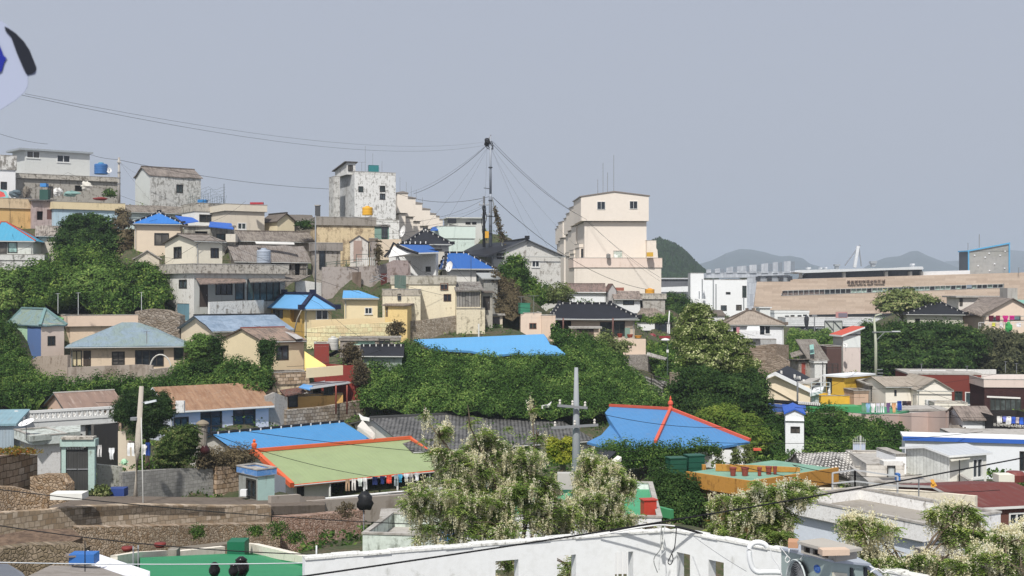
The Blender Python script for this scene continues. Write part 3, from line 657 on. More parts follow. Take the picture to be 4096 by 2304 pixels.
h.flat(1.2,.2,plaster('#d8b884',.5,'#7f6b50')).done()
slabroof('awning','red edged teal awning at the left photo edge below the white block',[(-30,800,172),(36,792,172),(24,765,175),(-30,745,176)],metalroof('#7fc0c0'),cat='awning',edge=paint('#c0413a'))
h=House('shack','mauve plaster shack with dark openings between ochre house and leafy bank','shed',128,800,900,172,30,uR=215,Y=5,m=plaster('#b39a94',.5,'#6a5650'))
h.w('F',148,845,172,880,'x',depth=.4).w('F',188,838,215,878,'D',pane=paint('#6d4a42')).shed(.1,.5,slate('#6c6a6a','X'),jit=.1,ov=(.5,.3,.3,.3)).done()
boxthing('water_drum','dark green drum on the mauve shack roof','drum',158,192,758,808,173,.9,paint('#31574e'))
boxthing('tarpaulin','bright blue folded tarpaulin on the clutter above the shack','tarpaulin',160,184,733,747,180,1.0,paint('#3c8ad0'))
for i,(u,v,w,hh,c,nm,lb) in enumerate([(60,775,50,30,'#5f6f76','scrap_pile','grey heap of scrap sheets on the ochre house roof'),(105,768,34,42,'#7c7468','scrap_pile','brown heap of boards beside the mauve shack'),
        (232,768,36,34,'#e4e2dd','plastic_sheet','white plastic sheet on the terrace under the stained concrete house'),(285,775,60,22,'#7fa39c','plastic_sheet','pale teal sheet spread below the stained concrete house'),
        (345,745,42,40,'#d8d3c6','sack','big pale sack on the wall under the grey prefab'),(400,795,60,12,'#8a2f2c','planter','dark red planter at the foot of the stained concrete house')]):
    m=MB();p=P(u,v+hh/2,176); 
    ico(m,(0,0,hh/F*176/2),w/F*176/2,.5,hh/F*176/2,i,9,6,am=.7);o=m.build(nm,paint(c,.9,.8),None,p);tag(o,lb,nm.replace('_',' '))
plant('shrub','green shrub under the right end of the stained concrete parapet',445,795,183,60,40,900,.22,L_MID)
h=House('long_low_house','long low house with a yellow roof band and pale blue wall above the leafy bank','house',215,806,900,172,30,uR=492,Y=6,m=plaster('#a9c8d8',.2))
h.w('F',300,852,330,885,'k').flat(.85,.25,plaster('#e0c890',.35,'#8a7a5a')).done()
pole('grey utility pole right of the blue tank on the left skyline',476,630,805,182,.22,.16,CONC,[((650,652),468,484)],bands=(690,712,735))
# old gabled grey house
h=House('old_gabled_house','weathered grey house with sagging brown gabled roof on the left skyline','house',595,700,812,186,38,uR=811,uL=533,oh=.15,og=.25,m=worn('#c8c7c0','#8b8880',.6,1,1.4))
h.w('F',705,738,732,772,'k').gable('X',va=666,m=slate('#8a8078','X'),jit=.14,ridge=slate('#7a7068'),r=.12).done({'L': plaster('#c6cbc6',.25)})
h=House('low_slate_house','low house under a long grey slate roof right below the weathered gabled house','house',500,846,905,176,33,uR=782,Y=6.5,oh=.4,og=.2,m=plaster('#c3d3d0',.35))
h.w('F',640,862,675,890,'k').gable('X',rise=1.2,m=slate('#8d857a','X'),jit=.12).done()
h=House('white_block_house','small white flat roofed house with dark window and netting on its roof','house',780,812,900,170,32,uR=906,Y=6,m=plaster('#e8e8e6',.12))
h.w('F',797,858,856,889,'k',2).flat(.95,.1,DIRTYBAND).done()
boxthing('roof_crate','bright blue crate in the netting on the small white house','crate',790,825,798,812,171,.8,paint('#2f86c8'))
pole('thin pole standing in the rooftop netting',896,735,812,170,.05,.04,paint('#4a4d4e'),name='post',cat='post')
def net(u0,u1,vt,vb,d,label):
    o=P(u0,vb,d);m=MB();w=(u1-u0)/F*d;hh=(vb-vt)/F*d
    for i in range(26): x=w*i/25;t=hh*(.35+.6*abs(noise.noise(Vector((i*.37,0,3)))*1.6));m.tube([(x,.2*math.sin(i),0),(x+.25*math.sin(i*2.1),.1,t)],.016,3)
    for j in range(7): m.tube([(w*i/9,.2*math.sin(i+j),hh*.12*(j+.4)+.22*math.sin(i*1.7+j)) for i in range(10)],.014,3)
    tag(m.build('net',paint('#3c5558',1,.9),None,o),label,'netting')
net(752,900,735,815,171,'dark blue green netting heaped on the small white house roof')
h=House('beige_house','beige house with black eave line and white window above the blue tarpaulins','house',906,816,925,166,32,uR=1058,Y=6.5,m=plaster('#d9cab0',.12))
h.w('F',950,891,985,918).flat(.75,.28,plaster('#ddd0b6',.2),paint('#2a2826'),top=0).done()
boxthing('roof_edging','red plastic edging along the right end of the beige house roof','edging',1000,1052,809,817,166,.6,paint('#b5303a'))
# blue hip roofed peach house
h=House('peach_house','peach house with a bright blue pyramid roof and black ridge tiles, upper left','house',523,893,985,152,12,uR=735,Y=6.5,oh=.4,og=.4,m=PEACH)
h.w('F',617,932,676,982,'k').hip('X',ins=3.1,va=850,m=metalroof('#2f82d8','X',.5,.1),ridge=TILEB,ticks=.8,edge=paint('#3f5c80'),r=.16,fin=True).done()
for lb,pts in (('blue roof sheet between the peach house and the white block house',[(735,893,153),(795,884,153),(770,870,157),(700,862,157)]),('rumpled royal blue tarpaulin below the beige house',[(835,905,150),(935,915,150),(925,893,156),(840,886,156)])):
    slabroof('tarpaulin',lb,pts,paint('#2a66c4',.9,.6),cat='tarpaulin',t=.1)
h=House('lean_to','dim cluttered lean to under the royal blue tarpaulin','shed',735,905,985,151,15,uR=938,Y=4,m=plaster('#a7a190',.6,'#514b42'))
h.w('F',780,925,830,965,'x',depth=.5).w('F',865,935,900,960,'k',pane=glass('#22403f')).shed(.1,.3,slate('#77716a'),jit=.1).done()
boxthing('water_tank','beige boxy tank at the left of the long slate roofs','water tank',903,942,936,968,150,1.2,plaster('#cdc3b0',.3))
# cream two-gable house on terrace
h=House('cream_gabled_house','cream upper house with grey gabled roof and two dark windows on a stained terrace','house',776,962,1062,137,37,uR=906,uL=644,oh=.35,og=.35,m=plaster('#e2d8bd',.12,'#a39880'),gp=False)
h.w('L',695,987,727,1034,'k').w('F',842,992,875,1032,'k').gable('X',va=936,m=slate('#8e857c','X'),jit=.03,ridge=slate('#7b7269'),edge=paint('#4c4640')).done()
h=House('terrace_house','whitewashed lower house with stained terrace band, blue door and glass porch','house',776,1056,1270,136.5,37,uR=1140,uL=652,m=worn('#dcd9cf','#8b7f70',.35))
h.w('L',716,1118,748,1154,'k').w('L',708,1214,757,1282,'D',pane=paint('#6f97a6'),label='pale blue door').w('F',798,1136,832,1228,'D',pane=paint('#4a3f38')).w('F',862,1134,930,1180,'k',3)
h.w('F',940,1128,978,1200,'k',1,pane=glass('#2b3a3b')).w('F',988,1118,1120,1205,'k',5,pane=glass('#2c3f3d'),name='glazed_porch').flat(.85,.35,DIRTYBAND).done({'F': plaster('#b9bab2',.35,'#77705f')})  # front wall greyer: shade under the overhang put into its colour
slabroof('porch_roof','small brown slate porch roof over the dark door of the whitewashed house',[(800,1135,132.5),(985,1128,138),(975,1105,142),(782,1110,137)],slate('#8e7a6e'),cat='porch roof')
slabroof('porch_roof','grey slate porch roof over the glass porch',[(1000,1128,136),(1195,1122,144),(1245,1100,150),(992,1104,143)],slate('#8b8379'),cat='porch roof')
wallstrip('garden_wall','stained whitewashed wall below the glass porch',[(838,1208,1268,134),(1056,1200,1262,140)],worn('#dfddd4','#7f7566',.4,1,1.2),.25)
wallstrip('garden_wall','short white broken wall at the right of the glass porch',[(1182,1118,1175,146),(1290,1132,1180,148)],worn('#e2e0da','#8d8578',.3),.25)
tank('silver ribbed water tank on the terrace before the slate roofs',1027,1083,992,1053,143,'#a9b3c0',ribs=4)
# jumble of slate roofs
h=House('slate_house','old house with long grey brown slate roof, upper of the two long roofs','house',945,962,1010,156,22,uR=1258,Y=7,oh=.4,og=.3,m=plaster('#8f8577',.6,'#4a4339'))
h.gable('X',va=924,m=slate('#8a8177','X'),jit=.16,ridge=slate('#796f66')).done()
h=House('slate_house','ruined house with torn slate roof behind the silver tank','house',935,1045,1085,147,24,uR=1245,Y=7.5,oh=.4,og=.3,m=plaster('#8b8174',.7,'#3d372f'))
h.w('F',945,1050,1000,1080,'x',depth=.6).w('F',1085,1050,1165,1080,'x',depth=.6).w('F',1180,1055,1200,1100,'x',depth=.4).gable('X',va=980,m=slate('#87807a','X',1,.26,'#6a6058'),jit=.26).done()
slabroof('roof_sheet','pale corrugated sheet lying on the torn slate roof',[(1020,966,151),(1175,970,151),(1178,975,150.4),(1025,972,150.4)],paint('#d5d3cd'),cat='roof sheet')
h=House('grey_shack','small grey plaster shack with a square hole window beneath the ochre block','shed',1262,972,1078,150,22,uR=1362,uL=1245,m=worn('#a79c8e','#786c5e',.5))
h.w('F',1318,990,1336,1015,'x',depth=.3).w('F',1246+30,1000,1300,1075,'k',1).flat(.75,.25,plaster('#8d8276',.6,'#4f473d')).done()
pole('slim grey pole with square loudspeaker head before the ochre block',1262,862,1140,146,.09,.07,STEEL,name='street_pole',cat='pole')
h=House('gabled_house','small cream gable with black ridge behind the long slate roofs','house',1106,885,935,168,40,uR=1190,uL=1034,oh=.3,og=.3,m=plaster('#e2cf9f',.2,'#958460'))
h.gable('Y',va=852,m=slate('#6d655d','Y'),edge=paint('#4a423a'),ridge=paint('#3f3a35')).done()
tag(boxthing('chimney','dark square chimney on the skyline left of the ochre block','chimney',1260,1278,823,870,165,.7,paint('#4c4d4f'),parts=lambda r,w,D,hh: (lambda m: (m.box(-.08,-.08,hh,w+.08,D+.08,hh+.12),m.build('cap',CONC,r)))(MB())))
h=House('slate_house','dark slate roofed cottage behind the yellow tank block, left of the chimney','house',1150,882,930,170,20,uR=1262,Y=5,oh=.3,og=.2,m=plaster('#7f776a',.5))
h.gable('X',va=858,m=slate('#6b655d','X'),jit=.1).done()
plant('shrub','dark green shrub left of the ochre block',1220,922,158,72,42,900,.22,L_DARK)
h=House('ochre_block_house','ochre and brown stained block with thick concrete roof band and yellow tank on top','house',1268,868,1075,158,16,uR=1498,Y=7,m=worn('#d8bd85','#9a8366',.55,1,.8))
h.flat(.85,.2,plaster('#8f8474',.5,'#5a5146')).done()
tank('bright yellow water tank on the ochre block roof',1449,1491,824,861,160,'#f0b414',ribs=2)
h=House('outhouse','narrow whitewashed outhouse with steep little gable and pinkish door','shed',1396,966,1070,150,4,uR=1476,Y=3,oh=.12,og=.12,m=worn('#cfc7bc','#8d8073',.45))
h.w('F',1414,962,1448,1045,'D',pane=paint('#a88f82')).gable('Y',va=940,m=slate('#7b7168','Y'),jit=.04).done()
h=House('shed','brown plank walled shed right of the narrow outhouse','shed',1478,954,1070,151,6,uR=1510,Y=3,m=worn('#8d8075','#6a5c50',.5))
h.flat(.15,.05,plaster('#7b6f63',.5)).done()
railing('green painted stepped railing along the mauve wall',[(1305,1050,1066,147),(1425,1038,1066,147.5)],paint('#4a5a50'),posts=1.4,rails=2)
railing('green railing with white pickets before the outhouse',[(1425,1018,1064,148),(1500,1016,1064,149)],paint('#4a5a50'),posts=2,bal=.22,balmat=paint('#dcdcd6'))
plant('shrub','dark climbing shrub at the right of the white picket railing',1512,1068,148,30,110,700,.2,L_DRY)
wallstrip('retaining_wall','long mauve grey plaster wall with boarded door under the railing',[(1290,1068,1172,146.5),(1500,1065,1170,149),(1560,1050,1168,150),(1642,1044,1150,151)],worn('#a89a90','#87786c',.55,1,.8),.4)
boxthing('door','boarded brown door in the long mauve wall','door',1409,1444,1088,1152,147.6,.12,plaster('#77675a',.5,'#4c3f35'))
boxthing('door','dark red door with scrap beside it right of the mauve wall','door',1523,1548,1094,1156,148.6,.15,paint('#5a2a24'))
m=MB();m.tube([(0,0,0),(1.4,.2,.5),(2.2,0,1.0)],.05,5);m.tube([(0,.1,.2),(1.2,.1,.9),(2.5,0,.6)],.04,5);m.tube([(.3,0,.8),(1.8,.1,.2)],.05,5);tag(m.build('scrap_pile',STEEL,None,P(1478,1130,147)),'tangle of grey scrap pipes left of the dark red door','scrap')
# ================================================================ SKYLINE CENTRE: TOWER, APARTMENT ROWS, MAST
PINK=plaster('#e8dac8',.1,'#bda791');OLDW2=worn('#e6e5e0','#979288',.42,1,1.0)
h=House('tower_house','tall peeling white tower block with roof stair hut on the skyline','building',1418,686,960,196,24,uR=1583,uL=1318,m=worn('#e4e3de','#8b867c',.5,1,1.2))
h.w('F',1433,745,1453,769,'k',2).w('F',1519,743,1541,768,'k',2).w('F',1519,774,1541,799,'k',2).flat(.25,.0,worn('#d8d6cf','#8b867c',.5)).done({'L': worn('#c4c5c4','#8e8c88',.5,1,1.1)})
h=House('stair_hut','little rooftop stair hut with sloping dark roof on the white tower','stair hut',1387,654,690,197,24,uR=1422,uL=1340,m=worn('#d3d2cd','#8b867c',.4),gp=False,sink=.3)
h.w('F',1392,660,1410,684,'k').shed(.3,-.5,slate('#55534f'),ov=(.3,.5,.4,.3)).done()
h=House('tower_wing','narrow grey stained wing at the left edge of the white tower','building',1335,706,900,198,24,uR=1360,uL=1316,m=worn('#c8c6c0','#7e7a72',.6));h.flat(.1,0).done()
h=House('tower_annex','white stained lower block of the tower behind the teal shed','building',1500,880,1000,188,10,uR=1597,Y=5,m=worn('#e2e1dc','#8f8a80',.4));h.flat(.1,0).done()
tank('teal tank on the roof of the white tower',1473,1514,662,688,200,'#2f8588',square=True,ribs=3)
antenna('tall thin aerial on the white tower',1461,584,688,199);antenna('aerial right of the teal tank',1491,614,690,201);antenna('short aerial at the right end of the tower roof',1528,644,690,199)
antenna('T shaped frame aerial beside the stair hut',1447,648,690,198,34)
h=House('teal_shed','narrow shed with teal and glass front at the foot of the white tower','shed',1498,905,960,168,8,uR=1556,Y=3,m=paint('#86a89b',.9,.8));h.w('F',1526,900,1550,952,'k',3).shed(.1,.4,slate('#7d7b76')).done()
dish('large white dish between the tower foot and the black hip roof',1611,925,160,.75,(-.8,-.5,.25))
wallstrip('garden_wall','low peach wall left of the black hip roof',[(1510,958,1010,160),(1608,956,1005,161)],PEACH,.3)
# stepped row of pink apartment houses
def slab_house(label,u0,u1,vt,vm,vb,d,D,th,group,o=.35,wins=()):
    h=House('apartment_house',label,'apartment house',u0,vm,vb,d,th,uR=u1,Y=D,m=PINK,group=group);h.flat(.02,0).done()
    a=P(u0,vm,d);hh=(vm-vt)/F*d;m=MB();m.prism([(-o,-o,h.Z+.003),(h.X+o,-o,h.Z+.003),(h.X+o,-o,h.Z+hh*.93),(h.X/2,-o,h.Z+hh),(-o,-o,h.Z+hh*.93)],(0,D+o,0));u=m.build('upper_storey',PINK,h.root)
    m=MB();e=o+.12;m.prism([(-e,-e,h.Z+hh*.93),(h.X+e,-e,h.Z+hh*.93),(h.X+e,-e,h.Z+hh*.93+.14),(h.X/2,-e,h.Z+hh+.14),(-e,-e,h.Z+hh*.93+.14)],(0,D+2*e,0));m.build('roof',paint('#8f8780'),h.root);return h
lv=['nearest','second','third','fourth','fifth','sixth','seventh','farthest']
for i,(u0,u1,vt,vm,vb,d) in enumerate([(1596,1622,768,852,985,206),(1606,1653,788,866,985,215),(1640,1680,810,884,985,225),(1660,1712,833,903,985,236),(1690,1736,852,915,985,250),(1715,1750,862,920,985,264),(1735,1764,876,925,985,280)]):
    slab_house(f'{lv[i]} of the pink stepped apartment houses right of the white tower',u0,u1,vt,vm,vb,d,6,12,'pink stepped apartment houses on the left')
for i,(u,a,b) in enumerate([(1600,710,768),(1625,728,790),(1645,745,800),(1665,760,815),(1690,790,835)]): antenna(f'thin aerial, number {i+1} from the left above the pink stepped row',u,a,b,214+i*6,r=.03)
row=[(2304,2332,820,900,1180,236),(2290,2318,845,920,1180,244),(2280,2306,865,935,1180,252),(2256,2296,882,950,1180,262),(2248,2280,898,962,1180,275),(2242,2270,908,975,1180,288)]
for i,(u0,u1,vt,vm,vb,d) in enumerate(row): slab_house(f'{lv[i]} of the pink apartment houses stepping back left of the big pink block',u0,u1,vt,vm,vb,d,6,6,'pink apartment houses stepping back on the right')
for i,(u,vt) in enumerate([(2330,975),(2308,1000),(2290,1010)]):
    h=House('balcony_block',f'{["nearest", "middle", "farthest"][i]} grey balcony tier beside the big pink block','balcony',u-12,vt,1190,224+i*5,6,uR=u+20,Y=5,m=PINK);h.w('F',u-6,vt+20,u+14,vt+60,'k',1).flat(.5,.1).done()
h=House('apartment_block','big pink apartment block with overhanging gabled top storey and four tall aerials','apartment building',2338,884,1205,222,3,uR=2586,Y=12,m=PINK,gp=False)
h.w('F',2452,1001,2491,1032,'w',1,pane=glass('#a8b5a6',.4),frame=paint('#d8cdbf')).flat(.02,0).done()
hh=(884-785)/F*222;o=.72;R=h.root;X=h.X;m=MB();m.prism([(-o,-o,h.Z),(X+.3,-o,h.Z),(X+.3,-o,h.Z+hh),(X*.47,-o,h.Z+hh+.75),(-o,-o,h.Z+hh*.96)],(0,13,0));up=m.build('upper_storey',PINK,R)
m=MB();m.prism([(-o-.2,-o-.15,h.Z+hh*.96),(X*.47,-o-.15,h.Z+hh+.75),(X+.5,-o-.15,h.Z+hh),(X+.5,-o-.15,h.Z+hh+.16),(X*.47,-o-.15,h.Z+hh+.93),(-o-.2,-o-.15,h.Z+hh*.96+.16)],(0,13.4,0));m.build('roof',paint('#8b8178'),R)
def stuck(h,yy,u0,v0,u1,v1,mats=(WHITE,GLASS),n=2,off=.0):  # window set proud on a local plane y = yy
    r=lambda u,v: Vector(((u-CX)/F,1,(CY-v)/F));c=h.loc(Vector((0,0,H)))
    def at(u,v): q=r(u,v);q=Vector((q.dot(h.e1),q.dot(h.e2),q.z));t=(yy-c.y)/q.y;return c+q*t
    a,b=at(u0,v1),at(u1,v0);m=MB();t=.07
    for (x0,z0,x1,z1) in [(a.x,a.z,b.x,a.z+t),(a.x,b.z-t,b.x,b.z),(a.x,a.z+t,a.x+t,b.z-t),(b.x-t,a.z+t,b.x,b.z-t)]+[(a.x+(b.x-a.x)*i/n-.03,a.z+t,a.x+(b.x-a.x)*i/n+.03,b.z-t) for i in range(1,n)]: m.box(x0,yy-.09,z0,x1,yy+.02,z1)
    w=m.build('window',mats[0],h.root);m=MB();m.box(a.x+.02,yy-.03,a.z+.02,b.x-.02,yy+.01,b.z-.02);m.build('pane',mats[1],w)
stuck(h,-o,2388,806,2421,838);stuck(h,-o,2518,804,2550,836)
h=House('apartment_podium','wide pink lower storeys with parapet under the big pink block','apartment building',2297,1032,1215,218,3,uR=2645,Y=9,m=PINK)
h.flat(1.5,.15,plaster('#ead0bd',.25,'#c3a58f')).done()
h=House('balcony_wing','pink side balcony with slanting parapet at the right of the big pink block','balcony',2588,962,1035,221,3,uR=2625,Y=5,m=PINK,gp=False,sink=.2);h.flat(.1,0).done()
slabroof('balcony_wall',None,[(2604,962,219.5),(2630,1000,219.5),(2632,1035,219.5),(2604,1035,219.5)],PINK,.3,cat=None)
boxthing('tarpaulin','folded yellow tarpaulin on the pink balcony','tarpaulin',2588,2613,1009,1026,217,1,paint('#d8a81c'))
tank('yellow tank on the brown roof below the pink block',2580,2618,1153,1176,200,'#eda714',ribs=1)
tank('small grey cowl on the pink parapet',2425,2442,1014,1032,217.5,'#8c8a86',ribs=1,name='roof_vent',cat='roof vent')
for u,a,b in [(2391,718,778),(2412,652,772),(2430,690,769),(2455,620,765)]: antenna(f'tall aerial on the big pink block reaching row {a}' if 0 else {2391: 'shortest aerial, leftmost on the big pink block',2412: 'second aerial from the left on the big pink block',2430: 'third aerial from the left on the big pink block',2455: 'tallest aerial at the ridge of the big pink block'}[u],u,a,b,224,r=.05)
# mint house and neighbours
MINT=worn('#cfe3d6','#a9b5a8',.25)
h=House('mint_house','mint green house with white upper parapet beside the tall mast','house',1752,905,1012,172,12,uR=1898,Y=6,m=MINT);h.flat(1.5,.12,plaster('#d3e6d9',.12)).done()
h=House('white_roof_hut','long low white rooftop room behind the mint house','house',1793,872,915,178,10,uR=1938,Y=5,m=plaster('#c9c9c0',.2));h.w('F',1862,888,1882,898,'k').w('F',1888,888,1906,898,'k').shed(.1,.1,paint('#c8cac4'),ov=(.5,.3,.3,.3)).done()
boxthing('roof_box','black tank box left on the long white rooftop room','box',1790,1824,873,893,176.5,1,paint('#2d3036'))
slabroof('tarpaulin','blue tarpaulin corner left of the mint house',[(1722,920,171),(1752,920,171),(1752,905,174),(1730,908,174)],paint('#2c5fae'),cat='tarpaulin')
h=House('black_roof_house','low house with black hipped tile roof and white ridge marks before the pink stepped row','house',1612,975,1012,158,8,uR=1812,Y=7,oh=.5,og=.5,m=plaster('#cfc6b2',.2))
h.hip('X',ins=3.0,ins2=3.2,va=920,m=tiles('#2d3038','X',.3,.3),ridge=TILEB,ticks=.9,edge=paint('#8d9090'),r=.16,fin=True).done()
h=House('white_gabled_house','whitewashed gabled house with royal blue roof and leaning brick lean to','house',1748,1000,1110,151,62,uR=1768,uL=1541,oh=.35,og=.3,m=worn('#e9e9e7','#a39b90',.12))
h.w('L',1703,1066,1723,1087,'k')
h.shed(.1,.1,DARK,ov=(0,0,0,0)).done()
slabroof('gable_roof','royal blue front slope with black ridge tiles on the whitewashed gabled house',[(1600,978,153),(1675,1011,149),(1757,1008,150.5),(1716,980,155)],metalroof('#2c68b8','X',.5,.08),.16,edge=paint('#cfd0ce'))
slabroof('gable_wall','white gable end above the whitewashed house',[(1546,1030,152),(1575,985,152),(1660,1012,149.4),(1690,1022,149.6)],worn('#e9e9e7','#a39b90',.12),.3,cat='gable wall')
m=MB();pp=[(1538,1027,151.5),(1560,1004,152),(1575,972,153),(1590,984,151.5),(1630,1000,150),(1672,1013,149)];o=P(*pp[0]);m.tube([P(*p)-o for p in pp],.16,6);part(m.build('verge_tiles',TILEB,None,o))
m=MB();o=P(1590,980,153.4);q=P(1716,978,155.3)
m.bar((0,0,.1),q-o+Vector((0,0,.1)),.3,.25)
for i in range(6): c=(q-o)*((i+.4)/6);m.box(c.x-.06,c.y-.3,c.z+.1,c.x+.06,c.y+.2,c.z+.4,1)
part(m.build('ridge_tiles',[TILEB,TICKW],None,o))
wallstrip('garden_wall','reddish brown broken brick wall leaning on the whitewashed house',[(1548,1052,1110,148.6),(1575,1040,1110,148.4),(1632,1042,1108,148.6),(1640,1075,1110,148.8)],worn('#95807a','#6f5d52',.5),.3)
h=House('blue_roof_house','small house with wide royal blue tiled roof and dish at its left corner','house',1778,1074,1135,151,10,uR=1985,Y=6.5,oh=.5,og=.4,m=plaster('#dedad0',.2))
h.w('F',1905,1085,1955,1130,'k',2).hip('X',ins=.6,ins2=3.2,va=1010,m=metalroof('#2a68b8','X',.5,.08),ridge=TILEB,ticks=.85,edge=paint('#9fa3a8'),r=.17).done()
dish('white dish at the left corner of the wide royal blue roof',1797,1066,148,.62,(-.7,-.7,.25))
pole('thin black pipe on the wide royal blue roof',1884,1000,1110,147,.035,.03,paint('#4b4f55'),name='post',cat='post')
# big stony gabled house
STONEP=worn('#cfccc3','#8f877c',.42,1,.9)
h=House('black_gabled_house','large weathered gabled house with black tiled roof right of the mast','house',1953,1022,1200,160,14,uR=2262,Y=12,oh=.4,og=.55,m=STONEP)
h.w('F',1988,1013,2017,1036,'k',2).w('F',2127,1042,2158,1069,'w',2).gable('Y',va=956,m=tiles('#2c2f37','Y',.3,.3),edge=paint('#6d6f73'),ridge=TILEB,r=.2,fin=True,h=.2).done()
slabroof('lean_roof','long dark tiled slope running left of the big weathered gable',[(1838,1012,160),(1950,1022,157),(2112,962,166),(1910,975,172)],tiles('#2c2f37','X',.3,.3),.2,edge=paint('#3b3d42'))
G(2120,1200,158)
bank('ivy',[[(2000,1050,157),(2040,1020,157),(2085,1050,157),(2100,1085,157)],[(2000,1110,156),(2050,1080,156),(2120,1120,156),(2190,1180,156)],[(2000,1210,155),(2090,1205,155),(2180,1220,155),(2290,1225,155)]],9000,.24,L_MID,'stuff','leafy climbers hanging over the foot of the weathered gable','ivy',lump=1.2)
plant('shrub','yellow green bush at the right foot of the weathered gable',2240,1225,154,110,90,2500,.24,L_OLIVE)
plant('creeper','bare brown creeper stems beside the lower cream house',1985,1240,146,80,170,900,.25,L_DRY,core=0)
# mast and its cables
MASTM=paint('#9aa1ab',.9,.4)
mb_=P(1962,965,165);root=empty('mast',mb_,0,'tall grey steel mast with cable drum at its top on the skyline','mast');m=MB();hh=(965-545)/F*165
m.tube([(0,0,-2),(0,0,hh*.42),(0,0,hh*.45)],[.24,.21,.17],12);m.tube([(0,0,hh*.45),(0,0,hh)],[.17,.12],12);m.sm=True;m.build('pole',MASTM,root)
for v in (670,802,865,935): z=(965-v)/F*165;m=MB();m.lathe([(.28,-.07),(.28,.07)],(0,0,z),12);m.build('flange',paint('#3d4147'),root)
m=MB();m.tube([(-.2+(-.55)*math.sin(a*.55),.1*math.cos(a),hh-1.0+.75*math.cos(a*.5)) for a in range(0,24)],.06,5);ico(m,(-.4,0,hh-.9),.4,.3,.45,3,10,7,am=.7);m.build('cable_coil',RUBBER,root)
m=MB();m.tube([(-.2,0,hh-.4),(.05,0,hh+.15)],.09,5);m.build('bracket',STEEL,root)
for v,a,b in ((755,-.9,0),(868,-.5,.9)): z=(965-v)/F*165;m=MB();m.bar((a,0,z+.1),(b,0,z),.09);m.build('arm',paint('#3d4147'),root)
pole('second dark utility pole left of the tall mast hung with cable loops',1936,785,958,163,.2,.14,paint('#5b5d60'),[(820,1915,1955),(860,1925,1960)])
m=MB();o=P(1936,900,162.6)
for k in range(5): m.tube([(.15*math.sin(k*2+i*.9)+.3*(k-2)*.3,.1*math.cos(i),-2+i*.45) for i in range(11)],.045,4)
tag(m.build('cable_loops',RUBBER,None,o),'tangle of black cable loops hanging on the second utility pole','cable')
boxthing('insulating_sleeve','yellow insulating sleeve on the poles beside the mint house','sleeve',1940,1955,925,952,162,.4,paint('#e0a41a'))
m=MB();o=P(2010,960,163);q=P(1968,790,165)-o;m.tube([Vector((0,0,-1)),q*.5,q],.09,6);stay=empty('guy_wire',o,0,'guy wire overgrown with ivy right of the mast','guy wire');m.build('wire',paint('#7b7f80'),stay)
C_=np.array([tuple(q*t) for t in np.linspace(0,.75,200)])+RNG.normal(size=(200,3))*np.linspace(.5,.12,200)[:,None]*.6;V=leafquads(np.repeat(C_,6,0)+RNG.normal(size=(1200,3))*.12,.22);o2=bpy.data.objects.new('ivy',fast_mesh('ivy',V,4,L_DRY));COL.objects.link(o2);o2.parent=stay
TOPM=(1958,572,165)
for i,(lb,a,b,sg,r) in enumerate([
    ('upper of the two long cables rising from the mast to the flag',(100,375,60),(1952,566,165),1.45,.016),('lower of the two long cables rising from the mast to the flag',(85,380,60),(1946,580,165),1.65,.02),
    ('thick stranded cable from the mast down left to the pink stepped row',TOPM,(1655,775,214),.9,.06),('thin cable just above the stranded one left of the mast',(1952,575,165),(1640,770,214),.8,.025),
    ('cable sloping from the mast toward the mint house roof',(1950,590,165),(1700,905,170),.3,.018),('cable from the mast to the black hip roof',(1952,590,165),(1765,915,168),.3,.018),('steep cable from the mast to the white rooftop room',(1948,590,165),(1940,800,163),.2,.018),
    ('heavy cable from the mast down right to the pink block',(1966,572,165),(2330,868,222),1.0,.05),('second heavy cable from the mast to the pink block',(1970,565,165),(2350,880,222),1.0,.04),('thin cable from the mast to the pink block foot',(1968,590,165),(2300,980,222),.6,.02),
    ('thin steep cable from the mast to the ridge end of the weathered gable',(1966,592,165),(2115,935,166),.3,.018),('thin steep cable landing left of the pink block',(1966,600,165),(2190,985,190),.3,.018),
    ('stranded cable from mid mast over the weathered gable to the brown roofs',(1972,790,165),(2590,1158,200),2.2,.06),('cable pair crossing the face of the pink block',(2330,868,222),(2640,1110,215),.6,.045),('second cable crossing the face of the pink block',(2350,880,222),(2640,1125,215),.6,.03),
    ('level cable from mid mast to the white tower',(1962,785,165),(1585,772,195),1.1,.05),('cable from the second pole down to the ochre block roof',(1932,800,163),(1400,862,158),1.8,.03),('cable from the second pole to the mint house',(1930,830,163),(1640,905,170),.7,.03),('cable from the second pole to the pink stepped row',(1930,822,163),(1740,860,240),.7,.02),
    ('long cable from the skyline pole to the white tower',(478,640,182),(1316,756,198),.7,.05),('cable from the skyline pole to the prefab house',(355,616,188),(476,638,182),.2,.045),('cable entering at the left edge above the prefab roof',(-60,515,140),(190,576,186),.3,.04),
    ('thin stay from the skyline pole to the weathered gabled house',(480,650,182),(600,800,182),.2,.02),('thin stay from the skyline pole to the netting house',(480,648,182),(560,700,186),.2,.02)]):
    cable(lb,a,b,sg,r*.55,RUBBER if r > .024 else paint('#4a4e55'))
